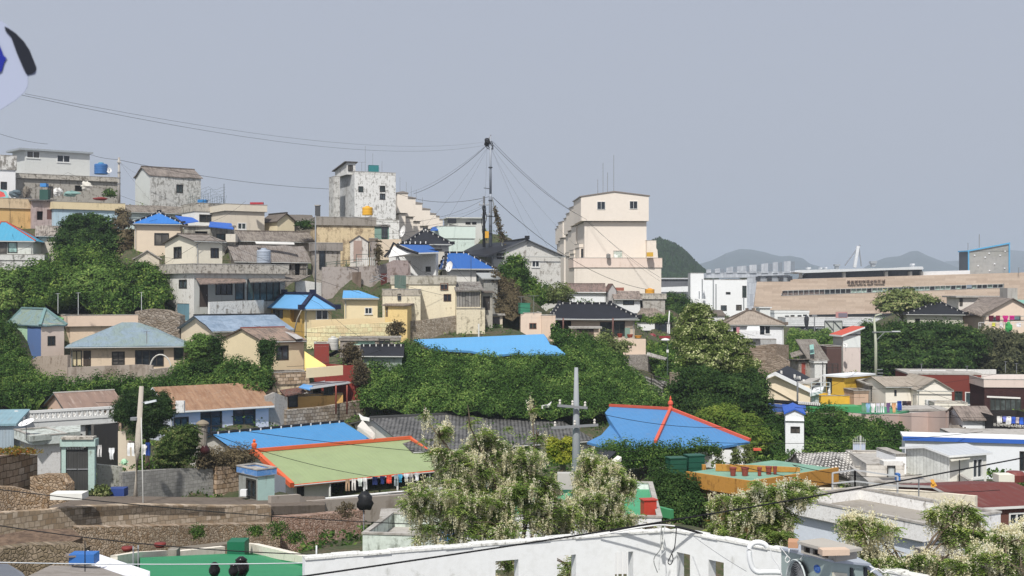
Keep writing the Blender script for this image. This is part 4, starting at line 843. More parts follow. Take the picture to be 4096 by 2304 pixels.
# ================================================================ FAR RIGHT: HILLS, TERMINAL, WHITE BUILDING
def hill(name,prof,d,D,mat,zb=15,lump=0,cols=80,n=10,fine=0):
    us=np.linspace(prof[0][0],prof[-1][0],cols);vs=np.interp(us,[p[0] for p in prof],[p[1] for p in prof]);m=MB();rows=[]
    for j in range(n+1):
        t=j/n;r=[]
        for u,v in zip(us,vs):
            top=P(u,v,d);dd=d-D*(1-t);z=zb+(top.z-zb)*math.sin(t*math.pi/2);x=top.x*dd/d+0
            k=1+(lump*noise.noise(Vector((u*.012,j*5/n,d)))+fine*noise.noise(Vector((u*.16,j*36/n,0)))+fine*.6*noise.noise(Vector((u*.4,j*70/n,5))) if 0 < j < n else .02*min(lump*8,1)*noise.noise(Vector((u*.13,0,d))) if j == n else 0);r.append((x,dd,zb+(z-zb)*k))
        rows.append(r)
    for u,v,r in zip(us,vs,range(cols)): pass
    rows.append([(x*1.3,d+D,zb) for x,y,z in rows[-1]])
    for j in range(len(rows)-1):
        for i in range(cols-1): m.poly([rows[j][i],rows[j][i+1],rows[j+1][i+1],rows[j+1][i]])
    o=m.build(name,mat);tag(o,kind='structure');return o
HM=soil('#2c4428','#38502e','#25391f',.05)
hill('hills',[(2560,1110),(2600,985),(2640,975),(2680,985),(2730,1010),(2790,1050),(2850,1100),(2900,1150)],900,300,soil('#1a3016','#35502c','#11200d',.13),18,lump=.12,cols=300,n=60,fine=.035)
MM=soil('#2a3a3a','#33443f','#223030',.004)  # forest tinted bluish: distance haze put into the colour
hill('mountains',[(2700,1100),(2790,1060),(2850,1040),(2900,1016),(2960,1004),(3010,1003),(3060,1010),(3120,1026),(3160,1024),(3210,1032),(3240,1055),(3300,1075),(3380,1090),(3440,1085),(3490,1050),(3540,1032),(3600,1028),(3640,1012),(3670,1009),(3710,1028),(3760,1042),(3820,1065),(3880,1085),(4000,1110),(4300,1120)],5200,1500,MM,10,lump=.05,cols=200)
hill('mountains',[(3700,1120),(3780,1045),(3880,1040),(3960,1030),(4040,1005),(4100,1010),(4300,990),(4600,1010),(5000,1100)],6600,1500,MM,10,lump=.05,cols=120)
hill('mountains',[(-2500,1150),(-1500,1090),(0,1110),(1200,1120),(2700,1080),(2900,1110)],7000,1500,MM,10,lump=.05,cols=90)
m=MB()
for i in range(40):
    for j in range(1): a,b=-9000+450*i,-9000+450*(i+1);m.poly([(a,440,19.2),(b,440,19.2),(b,9000,19.2),(a,9000,19.2)])
tag(m.build('ground_plain',soil('#3c4a38','#4a5548','#59604f',.02)),kind='structure')
# ferry terminal
STN=blocks('#cbb6a2','#bfa893','#b29c8a',w=2.2,h=.7,mort=.012,bum=.1,dist=.04)
tdist=lambda u: 1/(1/428+(u-3020)/1076*(1/380-1/428))
def tp(u,v,off=0): return P(u,v,tdist(u)-off)
tr=empty('ferry_terminal',P(3020,1262,428),0,'long pink stone ferry terminal with window strip and raised lettering under the mountains','terminal building');TO=tr.location.copy()
def tq(mb,poly,off,th,mi=0): mb.prism([tp(u,v,off)-TO for u,v in poly],Vector((.1,1,0)).normalized()*th,mi)
m=MB();wt=[(3132,1162),(4016,1135)];wb=[(3124,1184),(4018,1151)]
def li(a,b,u): return a[1]+(b[1]-a[1])*(u-a[0])/(b[0]-a[0])
TL,BR=[(3028,1120),(3132,1117),(4016,1092),(4330,1083)],None
for poly in ([(3028,1120),(3132,1117.5),(3132,1162),(3124,1184),(3120,1262),(3012,1262)],[(3132,1117.5),(4016,1092),(4016,1135),(3132,1162)],[(3124,1184),(4018,1151),(4018,1262),(3120,1262)],[(4016,1092),(4340,1083),(4340,1262),(4018,1262)]): tq(m,poly,0,22)
m.build('wall',STN,tr)
NW=42
for i in range(NW):
    if i in (35,): continue
    ua=3132+(4014-3132)*i/NW;ub=3132+(4014-3132)*(i+1)/NW;f=1-i/NW*.0;m=MB();t=1.8;e=.6
    if i == 0: ua -= 3
    a0,a1,b0,b1=li(*wt,ua),li(*wb,ua),li(*wt,ub),li(*wb,ub)
    tq(m,[(ua,a0+.3),(ub,b0+.3),(ub,b0+1.8),(ua,a0+1.8)],.1,1);tq(m,[(ub-t,b0+1.8),(ub,b0+1.8),(ub,b1-.3),(ub-t,b1-.3)],.1,1);tq(m,[(ua,a1-1.5),(ub-t,b1-1.5),(ub-t,b1-.3),(ua,a1-.3)],.1,1)
    w=m.build('window',paint('#b8bab6'),tr);m=MB();tq(m,[(ua,a0+1.8),(ub-t,b0+1.8),(ub-t,b1-1.5),(ua,a1-1.5)],-.5,.2)
    gl=['#6a5b55','#6a5b55','#2a2b2e','#93a59b','#93a59b','#2c2a2d','#8ea096','#241d20'][0 if i < 8 else 2 if i < 12 else (3 if (i*7) % 4 else 5) if i < 33 else (7 if i % 3 else 6)]
    m.build('pane',glass(gl,.3,.8),w)
# lettering
def text3(s,u0,u1,v,size_px,off,mat,name,parent,d,org,depth=.12,th=0,fit=True,slope=0):
    c=bpy.data.curves.new(name,'FONT');c.body=s;c.size=1;c.extrude=depth;c.align_x='LEFT';o=bpy.data.objects.new(name,c);COL.objects.link(o)
    bpy.context.view_layer.update();W_=o.dimensions.x;dg=bpy.context.evaluated_depsgraph_get();me=bpy.data.meshes.new_from_object(o.evaluated_get(dg));bpy.data.objects.remove(o);me.materials.clear();me.materials.append(mat)
    o=bpy.data.objects.new(name,me);COL.objects.link(o);a,b=P(u0,v,d[0]),P(u1,v+slope,d[1]);L=(b-a).length;k=size_px/F*d[0];o.scale=(L/max(W_,.1),k,1);yaw=math.atan2(b.y-a.y,b.x-a.x);o.rotation_euler=(math.radians(90),0,yaw)
    if slope: o.rotation_euler=(Matrix.Rotation(yaw,4,'Z') @ Matrix.Rotation(math.radians(90),4,'X') @ Matrix.Rotation((CY-v-slope-(CY-v))/(u1-u0),4,'Z')).to_euler()
    o.location=a-org;o.parent=parent;return o
LT=paint('#6d5343',.8)
dl=lambda u: tdist(u)-.25
text3('목포연안여객선터미널',3387,3540,1133,14,0,LT,'lettering',tr,(dl(3387),dl(3540)),TO,slope=-4)
text3('MOKPO COASTAL FERRY TERMINAL',3391,3538,1142,6.5,0,LT,'lettering',tr,(dl(3391),dl(3538)),TO,slope=-4)
m=MB();tq(m,[(3225,1259),(4330,1240),(4330,1262),(3225,1268)],1.5,2);m.build('dark_band',glass('#1c1d20',.3),tr)
# roof pavilion
WM=paint('#dfe2e4',.9)
m=MB();tq(m,[(3175,1088),(3200,1080),(3560,1072),(3660,1066),(3690,1066),(3695,1074),(3690,1078),(3560,1080),(3220,1092)],1,26);m.build('pavilion_roof',WM,tr)
m=MB();tq(m,[(3235,1090),(3688,1076),(3690,1104),(3200,1114)],-3,8);m.build('pavilion_glazing',glass('#26252b',.25),tr)
for u in (3205,3378,3547,3644,3690):
    m=MB();tq(m,[(u-5,1086),(u+5,1086),(u+5,1110),(u-5,1111)],-.5,3);m.build('column',plaster('#c9c4bc',.1),tr)
m=MB();tq(m,[(3690,1092),(3700,1086),(3880,1081),(3880,1098),(3690,1104)],-6,8);m.build('low_roof',WM,tr)
for i,(u,a,b,w) in enumerate([(3236,1069,1080,14),(3350,1056,1072,22),(3495,1044,1064,24),(3285,1070,1078,8),(3305,1069,1077,8),(3653,1054,1068,10)]):
    m=MB();q=tp(u,b,-8)-TO;ww=w/F*400;hh=(b-a)/F*400;m.box(q.x-ww*.3,q.y,q.z-.3,q.x+ww*.3,q.y+2,q.z+hh*.5);m.box(q.x-ww/2,q.y-.3,q.z+hh*.5,q.x+ww/2,q.y+2.3,q.z+hh);m.build('roof_vent',paint('#8f9498' if i in (1,2) else '#d3d6d8'),tr)
# control block with blue edge
cb=House('control_block','grey panelled block with slanting light blue edge above the terminal roof','building',3872,1004,1094,404,4,uR=4036,uL=3836,m=blocks('#9b9c9a','#94958f','#6d6f6e',w=6,h=2.8,mort=.01,bum=.1,dist=0),gp=False)
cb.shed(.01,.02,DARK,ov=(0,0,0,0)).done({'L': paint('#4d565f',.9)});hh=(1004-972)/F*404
m=MB();m.prism([(0,0,cb.Z),(cb.X,0,cb.Z),(cb.X,0,cb.Z+hh)],(0,cb.Y,0));m.build('upper_wall',blocks('#9b9c9a','#94958f','#6d6f6e',w=6,h=2.8,mort=.01,bum=.1,dist=0),cb.root)
LB=paint('#4fa3d1');m=MB();m.bar((-.2,-.2,cb.Z),(cb.X+.2,-.2,cb.Z+hh),.45,.45);m.bar((.1,-.2,0),(.1,-.2,cb.Z),.35,.35);m.bar((cb.X,-.2,0),(cb.X,-.2,cb.Z+hh),.35,.35);m.bar((-.2,-.2,cb.Z),(-.2,cb.Y,cb.Z),.4,.4);m.build('edge_trim',LB,cb.root)
for u,v in ((3898,1022),(3940,1030),(3956,1014),(4000,1022),(3912,1064),(3978,1056),(4018,1074),(3958,1083),(4020,1006)):
    x,z=cb.hit('F',u,v);m=MB();m.lathe([(.28,0),(.25,.2),(.1,.3)],(0,0,0),10);o=m.build('lamp',WM,cb.root,(x,-.02,z));o.rotation_euler=(math.radians(90),0,0)
antenna('aerial mast on the grey panelled block',3917,937,990,405,r=.12);antenna('lattice aerial left of the grey panelled block',3872,972,1003,407,12,r=.1)
antenna('small post with box at the far right of the terminal roof',4075,1070,1092,380,12,r=.1)
# A-frame funnel mast
r=empty('signal_mast',P(3420,1070,440),0,'white tripod signal mast rising behind the terminal roof','mast');O=r.location.copy()
for a,b,w in (((3418,1070),(3432,984),1.0),((3445,1065),(3436,984),.35),((3380,1062),(3430,992),.35),((3440,980),(3432,990),.5),((3432,1018),(3420,1068),.4)):
    m=MB();m.bar(P(a[0],a[1],440)-O,P(b[0],b[1],440)-O,w,w);m.build('strut',WM if w > .9 else paint('#8d9299'),r)
# panelled facade left of the terminal
FP=blocks('#dfe3e8','#c9ced6','#9aa0aa',w=1.9,h=3.4,mort=.04,bum=.2,dist=0)
fr_=empty('panel_building',P(2826,1130,350),0,'building with pale metal panel screen between white house and terminal','building');FO=fr_.location.copy()
def fp(u,v,o=0): return P(u,v,350+(u-2826)*.08-o)-FO
def fq(poly,o,th,name,mat): m=MB();m.prism([fp(u,v,o) for u,v in poly],(0,th,0));return m.build(name,mat,fr_)
fq([(2826,1092),(3000,1086),(3160,1086),(3160,1100),(3028,1104),(3026,1110),(2826,1112)],0,12,'wall',FP)
fq([(2988,1104),(3030,1104),(3012,1240),(2988,1250)],0,12,'wall',FP)
for i,(a,b,t0,t1) in enumerate([(2826,2844,1079,1077),(2860,2880,1076,1073),(2906,2932,1072,1066),(2948,2986,1066,1062),(2998,3026,1060,1058),(3046,3072,1056,1052),(3092,3112,1050,1047),(3136,3162,1046,1043)]):
    fq([(a,t0),(b,t1),(b,1091),(a,1092)],.4,.5,'panel',FP)
    for k in range(3): u=b+4+k*5;fq([(u,t1+3),(u+2,t1+3),(u+2,1091),(u,1091)],.3,.4,'slat',paint('#9ea4ac'))
for u in (3024,3070,3116,3152): fq([(u,1106),(u+18,1105),(u+18,1120),(u,1120)],.5,2,'window',glass('#30343a',.3))
fq([(3030,1100),(3162,1100),(3162,1126),(3020,1126)],-.6,10,'back_wall',plaster('#a8adb4',.1))
# white modern house
WP=plaster('#eef0f1',.03)
h=House('white_house','plain white modern house with small square windows between hill and terminal','house',2857,1116,1290,262,4,uR=2988,uL=2846,m=WP)
h.w('F',2903,1168,2922,1178,'k',1).w('F',2883,1221,2907,1244,'k',1).w('F',2944,1219,2967,1242,'k',1).w('F',2969,1143,2986,1191,'k',2).flat(.05,0).done()
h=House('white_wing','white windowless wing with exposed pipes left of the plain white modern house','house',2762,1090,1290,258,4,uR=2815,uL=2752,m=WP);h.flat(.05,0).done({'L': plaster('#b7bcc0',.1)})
h=House('white_link','white recessed part with ledges joining the white modern house and its wing','house',2812,1116,1290,262,4,uR=2856,Y=6,m=WP);h.flat(.05,0).done()
for u,a,b in ((2864,1136,1240),(2809,1116,1195),(2853,1112,1245),(2975,1190,1240),(2797,1165,1195)):
    m=MB();m.tube([(0,0,0),(0,0,(b-a)/F*256)],.12,6);tag(m.build('drain_pipe',paint('#8c9196'),None,P(u,b,256)),f'grey pipe on the white modern house, {"long one near its left corner" if u == 2864 else "one at its left wing" if u == 2809 else "one in the seam of the wings" if u == 2853 else "short one by the tall window" if u == 2975 else "short one on the windowless wing"}','pipe')
boxthing('ledge','long ledge under the pipes of the windowless white wing','ledge',2786,2850,1196,1202,255,2,WP)
h=House('flyover','grey elevated deck with white fascia right of the pink block','bridge',2640,1112,1190,300,0,uR=2758,Y=8,m=plaster('#6d7076',.4,'#3c3e42'));h.flat(.1,.4,paint('#c6cacf')).done()
wallstrip('barrier','white fascia barrier of the elevated deck',[(2640,1149,1168,296),(2752,1145,1167,296)],paint('#e8eaec'),.4,'barrier',gp=False,sink=0)
# low white buildings before terminal
h=House('low_white_building','low white building with three windows in front of the terminal','building',3098,1243,1300,330,4,uR=3236,Y=8,m=plaster('#e6e9e6',.06))
h.w('F',3140,1262,3156,1276,'k',1).w('F',3162,1260,3178,1276,'k',1).w('F',3190,1260,3206,1272,'k',1).w('F',3212,1258,3228,1264,'k',1).flat(.4,.1,plaster('#e6e9e6',.06)).done()
h=House('roof_hut','small white hut with flat cap above the grey hipped roof','hut',3040,1228,1262,325,4,uR=3081,Y=4,m=plaster('#dde0dc',.1));h.flat(.1,.35,paint('#eceded')).done()
h=House('carport','long parking canopy with white slatted fascia below the terminal','canopy',3150,1272,1340,315,-2,uR=3520,Y=10,m=paint('#1a2028',1,.5));h.flat(1.9,.6,blocks('#dfe0e0','#cfd1d2','#9b9ea1',w=9,h=.55,mort=.05,bum=.3,dist=0)).done()  # near-black walls stand for the shade under the canopy
def car(label,u,v,d,col,L=4.4,yaw=0):
    p=P(u,v,d);r=empty('parked_car',p,yaw,label,'car','cars parked under the canopy');m=MB()
    m.prism([(-L/2,-.85,.35),(L/2,-.85,.35),(L/2,-.85,.75),(L*.36,-.85,.9),(L*.2,-.85,1.4),(-L*.28,-.85,1.42),(-L*.42,-.85,.95),(-L/2,-.85,.85)],(0,1.7,0));m.build('body',paint(col,.9,.25,0,.6),r)
    m=MB();m.prism([(L*.31,-.87,.93),(L*.19,-.87,1.32),(-L*.27,-.87,1.34),(-L*.37,-.87,.97)],(0,1.74,0));m.build('windscreen',GLASS,r)
    for x in (-L*.31,L*.31):
        for y in (-.88,.7): m=MB();m.lathe([(.32,0),(.32,.18)],n=14);o=m.build('wheel',RUBBER,r,(x,y,.32));o.rotation_euler=(math.radians(-90),0,0)
for i,(u,c,t) in enumerate([(3185,'#2f3a4c','dark blue car under the canopy behind the bright hedge, leftmost'),(3245,'#26303c','slate car parked beside the dark blue one under the canopy'),(3283,'#d7dbe0','white car nose showing right of the folded parasol')]): car(t,u,1334,306,c)
for i,u in enumerate((3226,3258)):
    m=MB()
    if i == 0: m.tube([(0,0,0),(0,0,1.4)],.12,6,1);m.lathe([(.15,1.2),(.5,2.4),(.6,3.6),(.55,4.1),(.1,4.6)],n=12)
    else: m.tube([(0,0,0),(0,0,4.3)],.14,6,1);m.box(-.6,-.1,4.2,.6,.1,4.7,1)
    tag(m.build('closed_parasol' if i == 0 else 'sign_post',[paint('#33353a'),STEEL],None,P(u,1336,300)),'folded dark parasol before the parking canopy' if i == 0 else 'grey post with small box beside the folded parasol','parasol' if i == 0 else 'post')
r=empty('billboard_frame',P(3298,1345,285),0,'back of a pale billboard with diagonal braces above the grey shacks','billboard');m=MB();w=70/F*285;hh=62/F*285;m.box(0,0,.6,w,.2,hh);m.build('panel',paint('#b9bdb6'),r)
for a,b in (((0,-.2,.6),(0,-.2,hh)),((w/2,-.2,.6),(w/2,-.2,hh)),((w,-.2,.6),(w,-.2,hh)),((0,-.2,hh),(w,-.2,hh)),((0,-.2,.6),(w,-.2,.6)),((.2,-.2,hh),(w*.5,-.2,hh*.4)),((w*.5,-.2,hh),(w,-.2,hh*.4)),((0,-.2,-1),(0,-.2,.6)),((w,-.2,-1),(w,-.2,.6))): m=MB();m.bar(a,b,.12);m.build('brace',paint('#55585b'),r)
boxthing('sign_board','reddish framed signboard at the terminal foot','sign',3344,3390,1248,1272,318,.4,paint('#b98480'),parts=lambda r,w,D,hh: (lambda m: (m.box(.6,-.06,.2,w-.1,-.003,hh-.3),m.build('face',paint('#77707c'),r)))(MB()))
bank('hedge',[[(3150,1330,255),(3230,1325,255),(3320,1330,255)],[(3150,1360,250),(3240,1365,250),(3330,1362,250)],[(3150,1400,240),(3240,1410,240),(3330,1405,240)]],9000,.4,L_BRIGHT,'stuff','bright green hedge between the white hipped house and the shacks','hedge',lump=1.2)
bank('bushes',[[(3150,1352,206),(3240,1345,203),(3330,1350,200),(3440,1345,197)],[(3150,1390,196),(3240,1392,194),(3330,1395,192),(3440,1395,190)],[(3150,1440,186),(3240,1445,184),(3330,1450,182),(3440,1450,180)]],15000,.34,L_MID,'stuff','low green bushes behind the grey shacks','bushes',lump=1.0)
# ================================================================ RIGHT MIDDLE
GS=slate('#9a8d80','X',1,.3,'#7b6f64')
h=House('hip_roof_house','white house with grey brown hipped roof and stained balcony right of the blossoming tree','house',2892,1298,1395,190,-6,uR=3146,Y=9,oh=.4,og=.4,m=worn('#e9eaec','#b4b4b4',.15))
h.w('F',3060,1303,3081,1336,'w',1).w('F',3040,1303,3058,1338,'k',1).w('F',3005,1322,3040,1352,'x',depth=.8).w('F',2932,1310,2948,1352,'x',depth=.5).hip('X',ins=4.0,ins2=4.6,va=1243,m=slate('#a19486','X',1,.3,'#857a6e'),ridge=slate('#7f7266'),r=.18,h=.2,edge=paint('#6a635b'),fin=True).done()
h2=House('balcony','stained grey balcony box on the white hipped house','balcony',2938,1357,1386,186,-6,uR=3105,Y=1.8,m=worn('#aaaaa8','#77736d',.5),gp=False,sink=.1);h2.flat(.6,0).done()
slabroof('awning','little white corrugated awning on the white hipped house',[(2985,1322,184),(3040,1322,184),(3038,1305,186),(2990,1305,186)],paint('#dcdedc'),.08,cat='awning')
garment('pink towel hanging at the left wall of the white hipped house',2952,1308,12,30,186,'#c98a92','towel')
wallstrip('retaining_wall','brown rubble wall under the white hipped house',[(2895,1385,1480,187),(2990,1388,1520,186),(3060,1378,1520,184),(3105,1376,1500,182),(3155,1380,1470,184)],rubble('#a58e77','#8c7763','#5a4a3c',1.6),.5)
wallstrip('retaining_wall','weathered rocky wall sloping down beside the shacks',[(3060,1440,1530,176),(3110,1420,1530,175),(3160,1450,1530,174),(3190,1480,1535,173)],rubble('#9b846c','#80705e','#54463a',1.3),.6)
h=House('slate_house','low house with grey slate roof and vine draped eave beside the black tiled roof','house',2545,1272,1372,186,2,uR=2690,Y=8,oh=.5,og=.3,m=plaster('#eaeaea',.08))
h.w('F',2534+0,1300,2558,1340,'k').w('F',2570,1322,2606,1338,'k',2).w('F',2619,1292,2668,1338,'k',2).hip('X',ins=1.5,ins2=3.0,va=1219,m=slate('#8e8176','X'),edge=paint('#645c54')).done()
bank('ivy',[[(2525,1270,183),(2600,1268,183),(2690,1262,183)],[(2525,1293,182.6),(2600,1290,182.6),(2695,1288,182.6)]],2500,.25,L_MID,'stuff','vine fringe hanging along the grey slate eave','ivy',lump=.3,gp=False)
h=House('brown_roof_house','white walled house with brown gabled roof and white fascia under the pink block','house',2272,1168,1222,192,2,uR=2430,Y=7,oh=.3,og=.2,m=plaster('#e9ebed',.1))
h.gable('X',va=1136,m=slate('#8a736b','X'),edge=paint('#e7e7e6'),ridge=slate('#77625b')).done()
h=House('gable_wing','small brown gabled wing facing front beside the white fascia','house',2430,1165,1240,190,2,uR=2470,Y=6,oh=.1,og=.15,m=plaster('#aaa6a4',.2));h.gable('Y',va=1134,m=slate('#6f5048','Y')).done()
h=House('slate_house','grey slate roofed low house with yellow tank behind, below the pink block','house',2455,1196,1235,188,2,uR=2570,Y=7,oh=.4,og=.3,m=plaster('#dfe0df',.2))
h.w('F',2492,1201,2536,1220,'k').gable('X',va=1164,m=slate('#94857b','X')).done()
h=House('concrete_house','stained grey concrete flat roof right of the yellow tank','house',2570,1176,1225,189,2,uR=2660,Y=7,m=worn('#aaa59a','#8a8378',.5));h.flat(.6,.2,DIRTYBAND).done()
boxthing('roof_sheet','reddish tin ridge piece behind the brown gable','roof sheet',2462,2496,1150,1163,195,2,paint('#a0604e'))
tree('dark_tree','dark round trees between the white modern house and the blossoming tree',[(2680,1215,215,45,40),(2730,1225,214,45,45),(2760,1250,212,40,40),(2700,1250,212,50,35)],7000,.35,L_DARK,(2720,1300,214),clump=.5)
h=House('slate_house','slate roofed white shed peeping out right of the blossoming tree top','shed',2845,1262,1320,200,4,uR=2905,Y=6,oh=.2,og=.2,m=plaster('#e4e4e2',.1));h.gable('X',va=1240,m=slate('#6d645c','X')).done()
# black hipped roof and its porch
h=House('black_tile_house','peach house with wide black hipped tile roof, white ridge marks and dark porch','house',2197,1275,1400,147,-2,uR=2560,Y=9,oh=.7,og=.6,m=plaster('#c9b095',.2))
h.w('F',2222,1283,2285,1340,'x',depth=1.0).w('F',2345,1320,2375,1380,'x',depth=.8,pane=paint('#2c2723')).w('F',2400,1288,2448,1345,'k',2).w('F',2455,1285,2500,1345,'k',2,pane=glass('#242a28')).hip('X',ins=1.2,ins2=3.3,va=1213,m=tiles('#262832','X',.3,.3),ridge=TILEB,ticks=.85,edge=paint('#8b8e92'),r=.17,fin=True,lift=.15).done()
for i,u in enumerate((2253,2452)): pole(f'brown porch post under the black hipped roof, {"left" if i == 0 else "right"} one',u,1272,1352,144.5,.09,.09,paint('#6d4a42'),name='porch_post',cat='post')
h=House('peach_annex','peach annex with small brown window and sloping parapet left of the black hipped roof','house',2083,1252,1345,143,3,uR=2166,uL=2052,m=plaster('#e6cbb2',.12));h.w('F',2117,1292,2146,1316,'k',2,frame=paint('#7a5546')).flat(.4,0).done()
h=House('peach_wall_house','slanting peach wall between annex and dark porch','house',2166,1262,1345,142.6,3,uR=2222,Y=3,m=plaster('#e0c0a2',.12));h.flat(.1,0).done()
tank('green square water tank on the peach annex roof',2076,2118,1212,1254,143.5,'#3f9273',square=True)
antenna('rooftop aerial left of the black hipped roof',2085,1186,1215,143,26,r=.03);antenna('tall rooftop aerial beside the green square tank',2135,1182,1255,143,40,r=.03)
r=House('gate_house','small flat canopied gateway before the dark porch','gateway',2288,1306,1390,139,0,uR=2395,Y=1.2,m=plaster('#dabb9e',.15));r.w('F',2306,1314,2375,1384,'D',pane=paint('#5b4c44')).flat(.02,.35,plaster('#d8c8b8',.2),t=.2).done()
h=House('gate_house','narrow cream gateway with grey steel door left of the peach annex','gateway',1950,1255,1342,142,3,uR=2010,Y=1.5,m=plaster('#dcc8ab',.2));h.w('F',1960,1268,2000,1340,'D',pane=paint('#6a6462')).flat(.02,.3,plaster('#8c8275',.4)).done()
wallstrip('terrace_wall','peach terrace wall with rubble base right of the black tiled house',[(2452,1354,1420,140),(2583,1356,1425,141)],plaster('#e3c6a8',.15),.3)
wallstrip('retaining_wall','grey rubble base below the peach terrace wall',[(2470,1420,1500,139.5),(2590,1418,1480,140.5),(2600,1440,1480,140.5)],rubble('#a59a90','#8d8277','#5f564d',1.8),.5)
for i,(u,v,c,w,hh) in enumerate([(2480,1350,'#8a3a2c',22,16),(2520,1350,'#9c4a34',26,13),(2552,1352,'#d8962c',32,10),(2435,1352,'#c8cac4',30,8)]): 
    m=MB();p=P(u,v,141.5);q=w/F*141/2;m.lathe([(q*.7,0),(q,hh/F*141),(q*.85,hh/F*141)],n=12);tag(m.build('flower_pot',paint(c),None,p),['dark red pot on the peach terrace','terracotta pot beside the dark red one on the terrace','shallow orange basin on the peach terrace','pale basin before the dark porch glazing'][i],'pot')
boxthing('garden_parasol','folded grey green parasol at the left of the grey slate house','parasol',2500,2520,1312,1352,142,.4,paint('#7f9b8c'))
m=MB();m.lathe([(.55,0),(.7,.4),(.45,1.0),(.2,1.15)],n=16);tag(m.build('clay_jar',paint('#8a2f34',.9,.3),None,P(2609,1366,176)),'dark red round jar before the vine fringed house','jar')
r=empty('street_lamp',P(2670,1545,136),0,'thin green street lamp with round white head left of the blossoming tree','street lamp');hh=(1545-1362)/F*136;m=MB();m.tube([(0,0,-.5),(0,0,hh*.9),(-.15,0,hh)],.07,8);m.build('pole',paint('#4c5a50'),r);m=MB();m.lathe([(.25,0),(.5,.15),(.35,.3),(.1,.36)],(-.25,0,hh-.1),12);m.build('lamp_head',paint('#e6e6e2'),r);m=MB();m.box(-.9,-.1,hh+.25,.3,.2,hh+.5);m.build('box',paint('#8c2b30'),r);m=MB();m.box(-.12,-.1,hh*.74,.12,.1,hh*.8);m.build('sign',paint('#e6e6e2'),r)
pole('leaning white post at the right end of the grey slate eave',2672,1243,1320,172,.1,.08,paint('#d5d5d2'),name='post',cat='post',lean=6)
# stair with railing
wallstrip('stair_wall','grey stone stair wall descending between ivy bank and blossoming tree',[(2440,1448,1500,133),(2490,1465,1522,132),(2560,1502,1560,131),(2620,1520,1582,130),(2680,1530,1590,129.5)],rubble('#a9a39c','#8f8a84','#6a645e',1.6),.4)
railing('dark rusty railing down the grey stone stair',[(2445,1450,1478,132),(2540,1475,1512,131),(2605,1500,1545,130),(2675,1520,1568,128.8)],paint('#4d4a45'),posts=2.5,rails=3)
wallstrip('gate_pillar','brown stone pillar at the foot of the stair railing',[(2680,1490,1560,129.5),(2720,1490,1560,129.5)],rubble('#9c8b76','#857561','#5b4d3f',2),.6,'pillar')
slabroof('roof_sheet','broken grey slate lying on the slope right of the rubble base',[(2586,1420,139),(2660,1440,138),(2668,1430,139.5),(2590,1408,140.5)],slate('#b0aca4','X'),.1,cat='roof sheet')
# big dark trees on the right and houses behind
tree('leafy_tree','olive green spreading tree in front of the terminal wall',[(3560,1205,190,60,30),(3620,1185,191,60,30),(3660,1215,190,60,28),(3700,1200,190,45,22),(3530,1225,190,40,20),(3600,1235,189,75,28)],8500,.42,L_OLIVE,(3610,1330,190),clump=.5,core=.45,shell=.4)
h=House('black_roof_house','black hipped tile roof with white ridge marks behind the big dark tree','house',3617,1256,1340,186,-9,uR=3868,Y=9,oh=.5,og=.5,m=plaster('#c3c0a8',.3));h.w('F',3660,1275,3680,1310,'x').hip('X',ins=5.8,ins2=4.6,va=1206,m=tiles('#25272d','X',.3,.3),ridge=TILEB,ticks=1.1,edge=paint('#33353a'),r=.18,fin=True).done()
h=House('peach_gabled_house','peach gabled house with grey roof and laundry at the right photo edge','house',3925,1262,1320,184,10,uR=4180,Y=8,oh=.4,og=.4,m=plaster('#e8ccb0',.1))
h.w('F',3955,1268,4000,1286,'k').w('F',4040,1262,4082,1282,'k',1,pane=glass('#5c7479')).gable('Y',va=1192,m=slate('#8e8279','Y'),edge=paint('#6b625a')).done()
slabroof('side_roof','broad grey brown slate slope left of the peach gable',[(3868,1242,184),(3925,1262,182),(4010,1205,190),(3915,1191,196)],slate('#94887d','X'),.2)
slabroof('side_roof','upper ridge strip of the grey slate slope by the peach gable',[(3912,1196,194),(4012,1203,190),(4022,1187,196),(3915,1188,198)],slate('#7a6e63','X'),.4)
h=House('flat_roof_house','house with thin dark flat roof before the terminal, right of the olive tree','house',3835,1183,1230,200,-4,uR=3985,Y=7,m=plaster('#dcd2c6',.2));h.w('F',3838,1186,3850,1222,'k').w('F',3852,1186,3862,1225,'x').flat(.03,.6,paint('#4f4a45'),t=.25).done()
boxthing('concrete_block','grey concrete stair head at the right photo edge','stair head',4030,4070,1152,1212,188,3,plaster('#a39d94',.3));boxthing('teal_shed','teal wall corner at the right photo edge','shed',4068,4120,1200,1228,187,3,paint('#8fc4b6'))
railing('white balustrade with laundry under the peach gable',[(3915,1290,1316,181),(4130,1284,1310,179)],paint('#dadad8'),posts=3,bal=.5)
for i,(u,w,hh,c,t,k) in enumerate([(3965,20,24,'#5d1f33','dark maroon shirt','shirt'),(3992,16,20,'#7a2740','wine red cloth','towel'),(4022,22,26,'#c4267e','magenta shirt','shirt'),(4048,20,16,'#c92b8a','magenta towel','towel'),(3975,14,16,'#ddd94e','pale yellow cloth','towel'),(4006,12,22,'#e8e8ea','white trousers','trousers'),(4075,18,18,'#e3e3e6','white towel','towel')]):
    garment(f'{t} hanging at the balustrade of the peach gable',u,(1262 if i < 4 else 1290),w,hh,179.5,c,k,i)
m=MB();ico(m,(0,0,.7),.5,.4,.8,5,10,8,am=.5);tag(m.build('plastic_bag',paint('#2f9a4a'),None,P(4034,1330,176)),'bright green bag hanging in the bushes at right','bag')
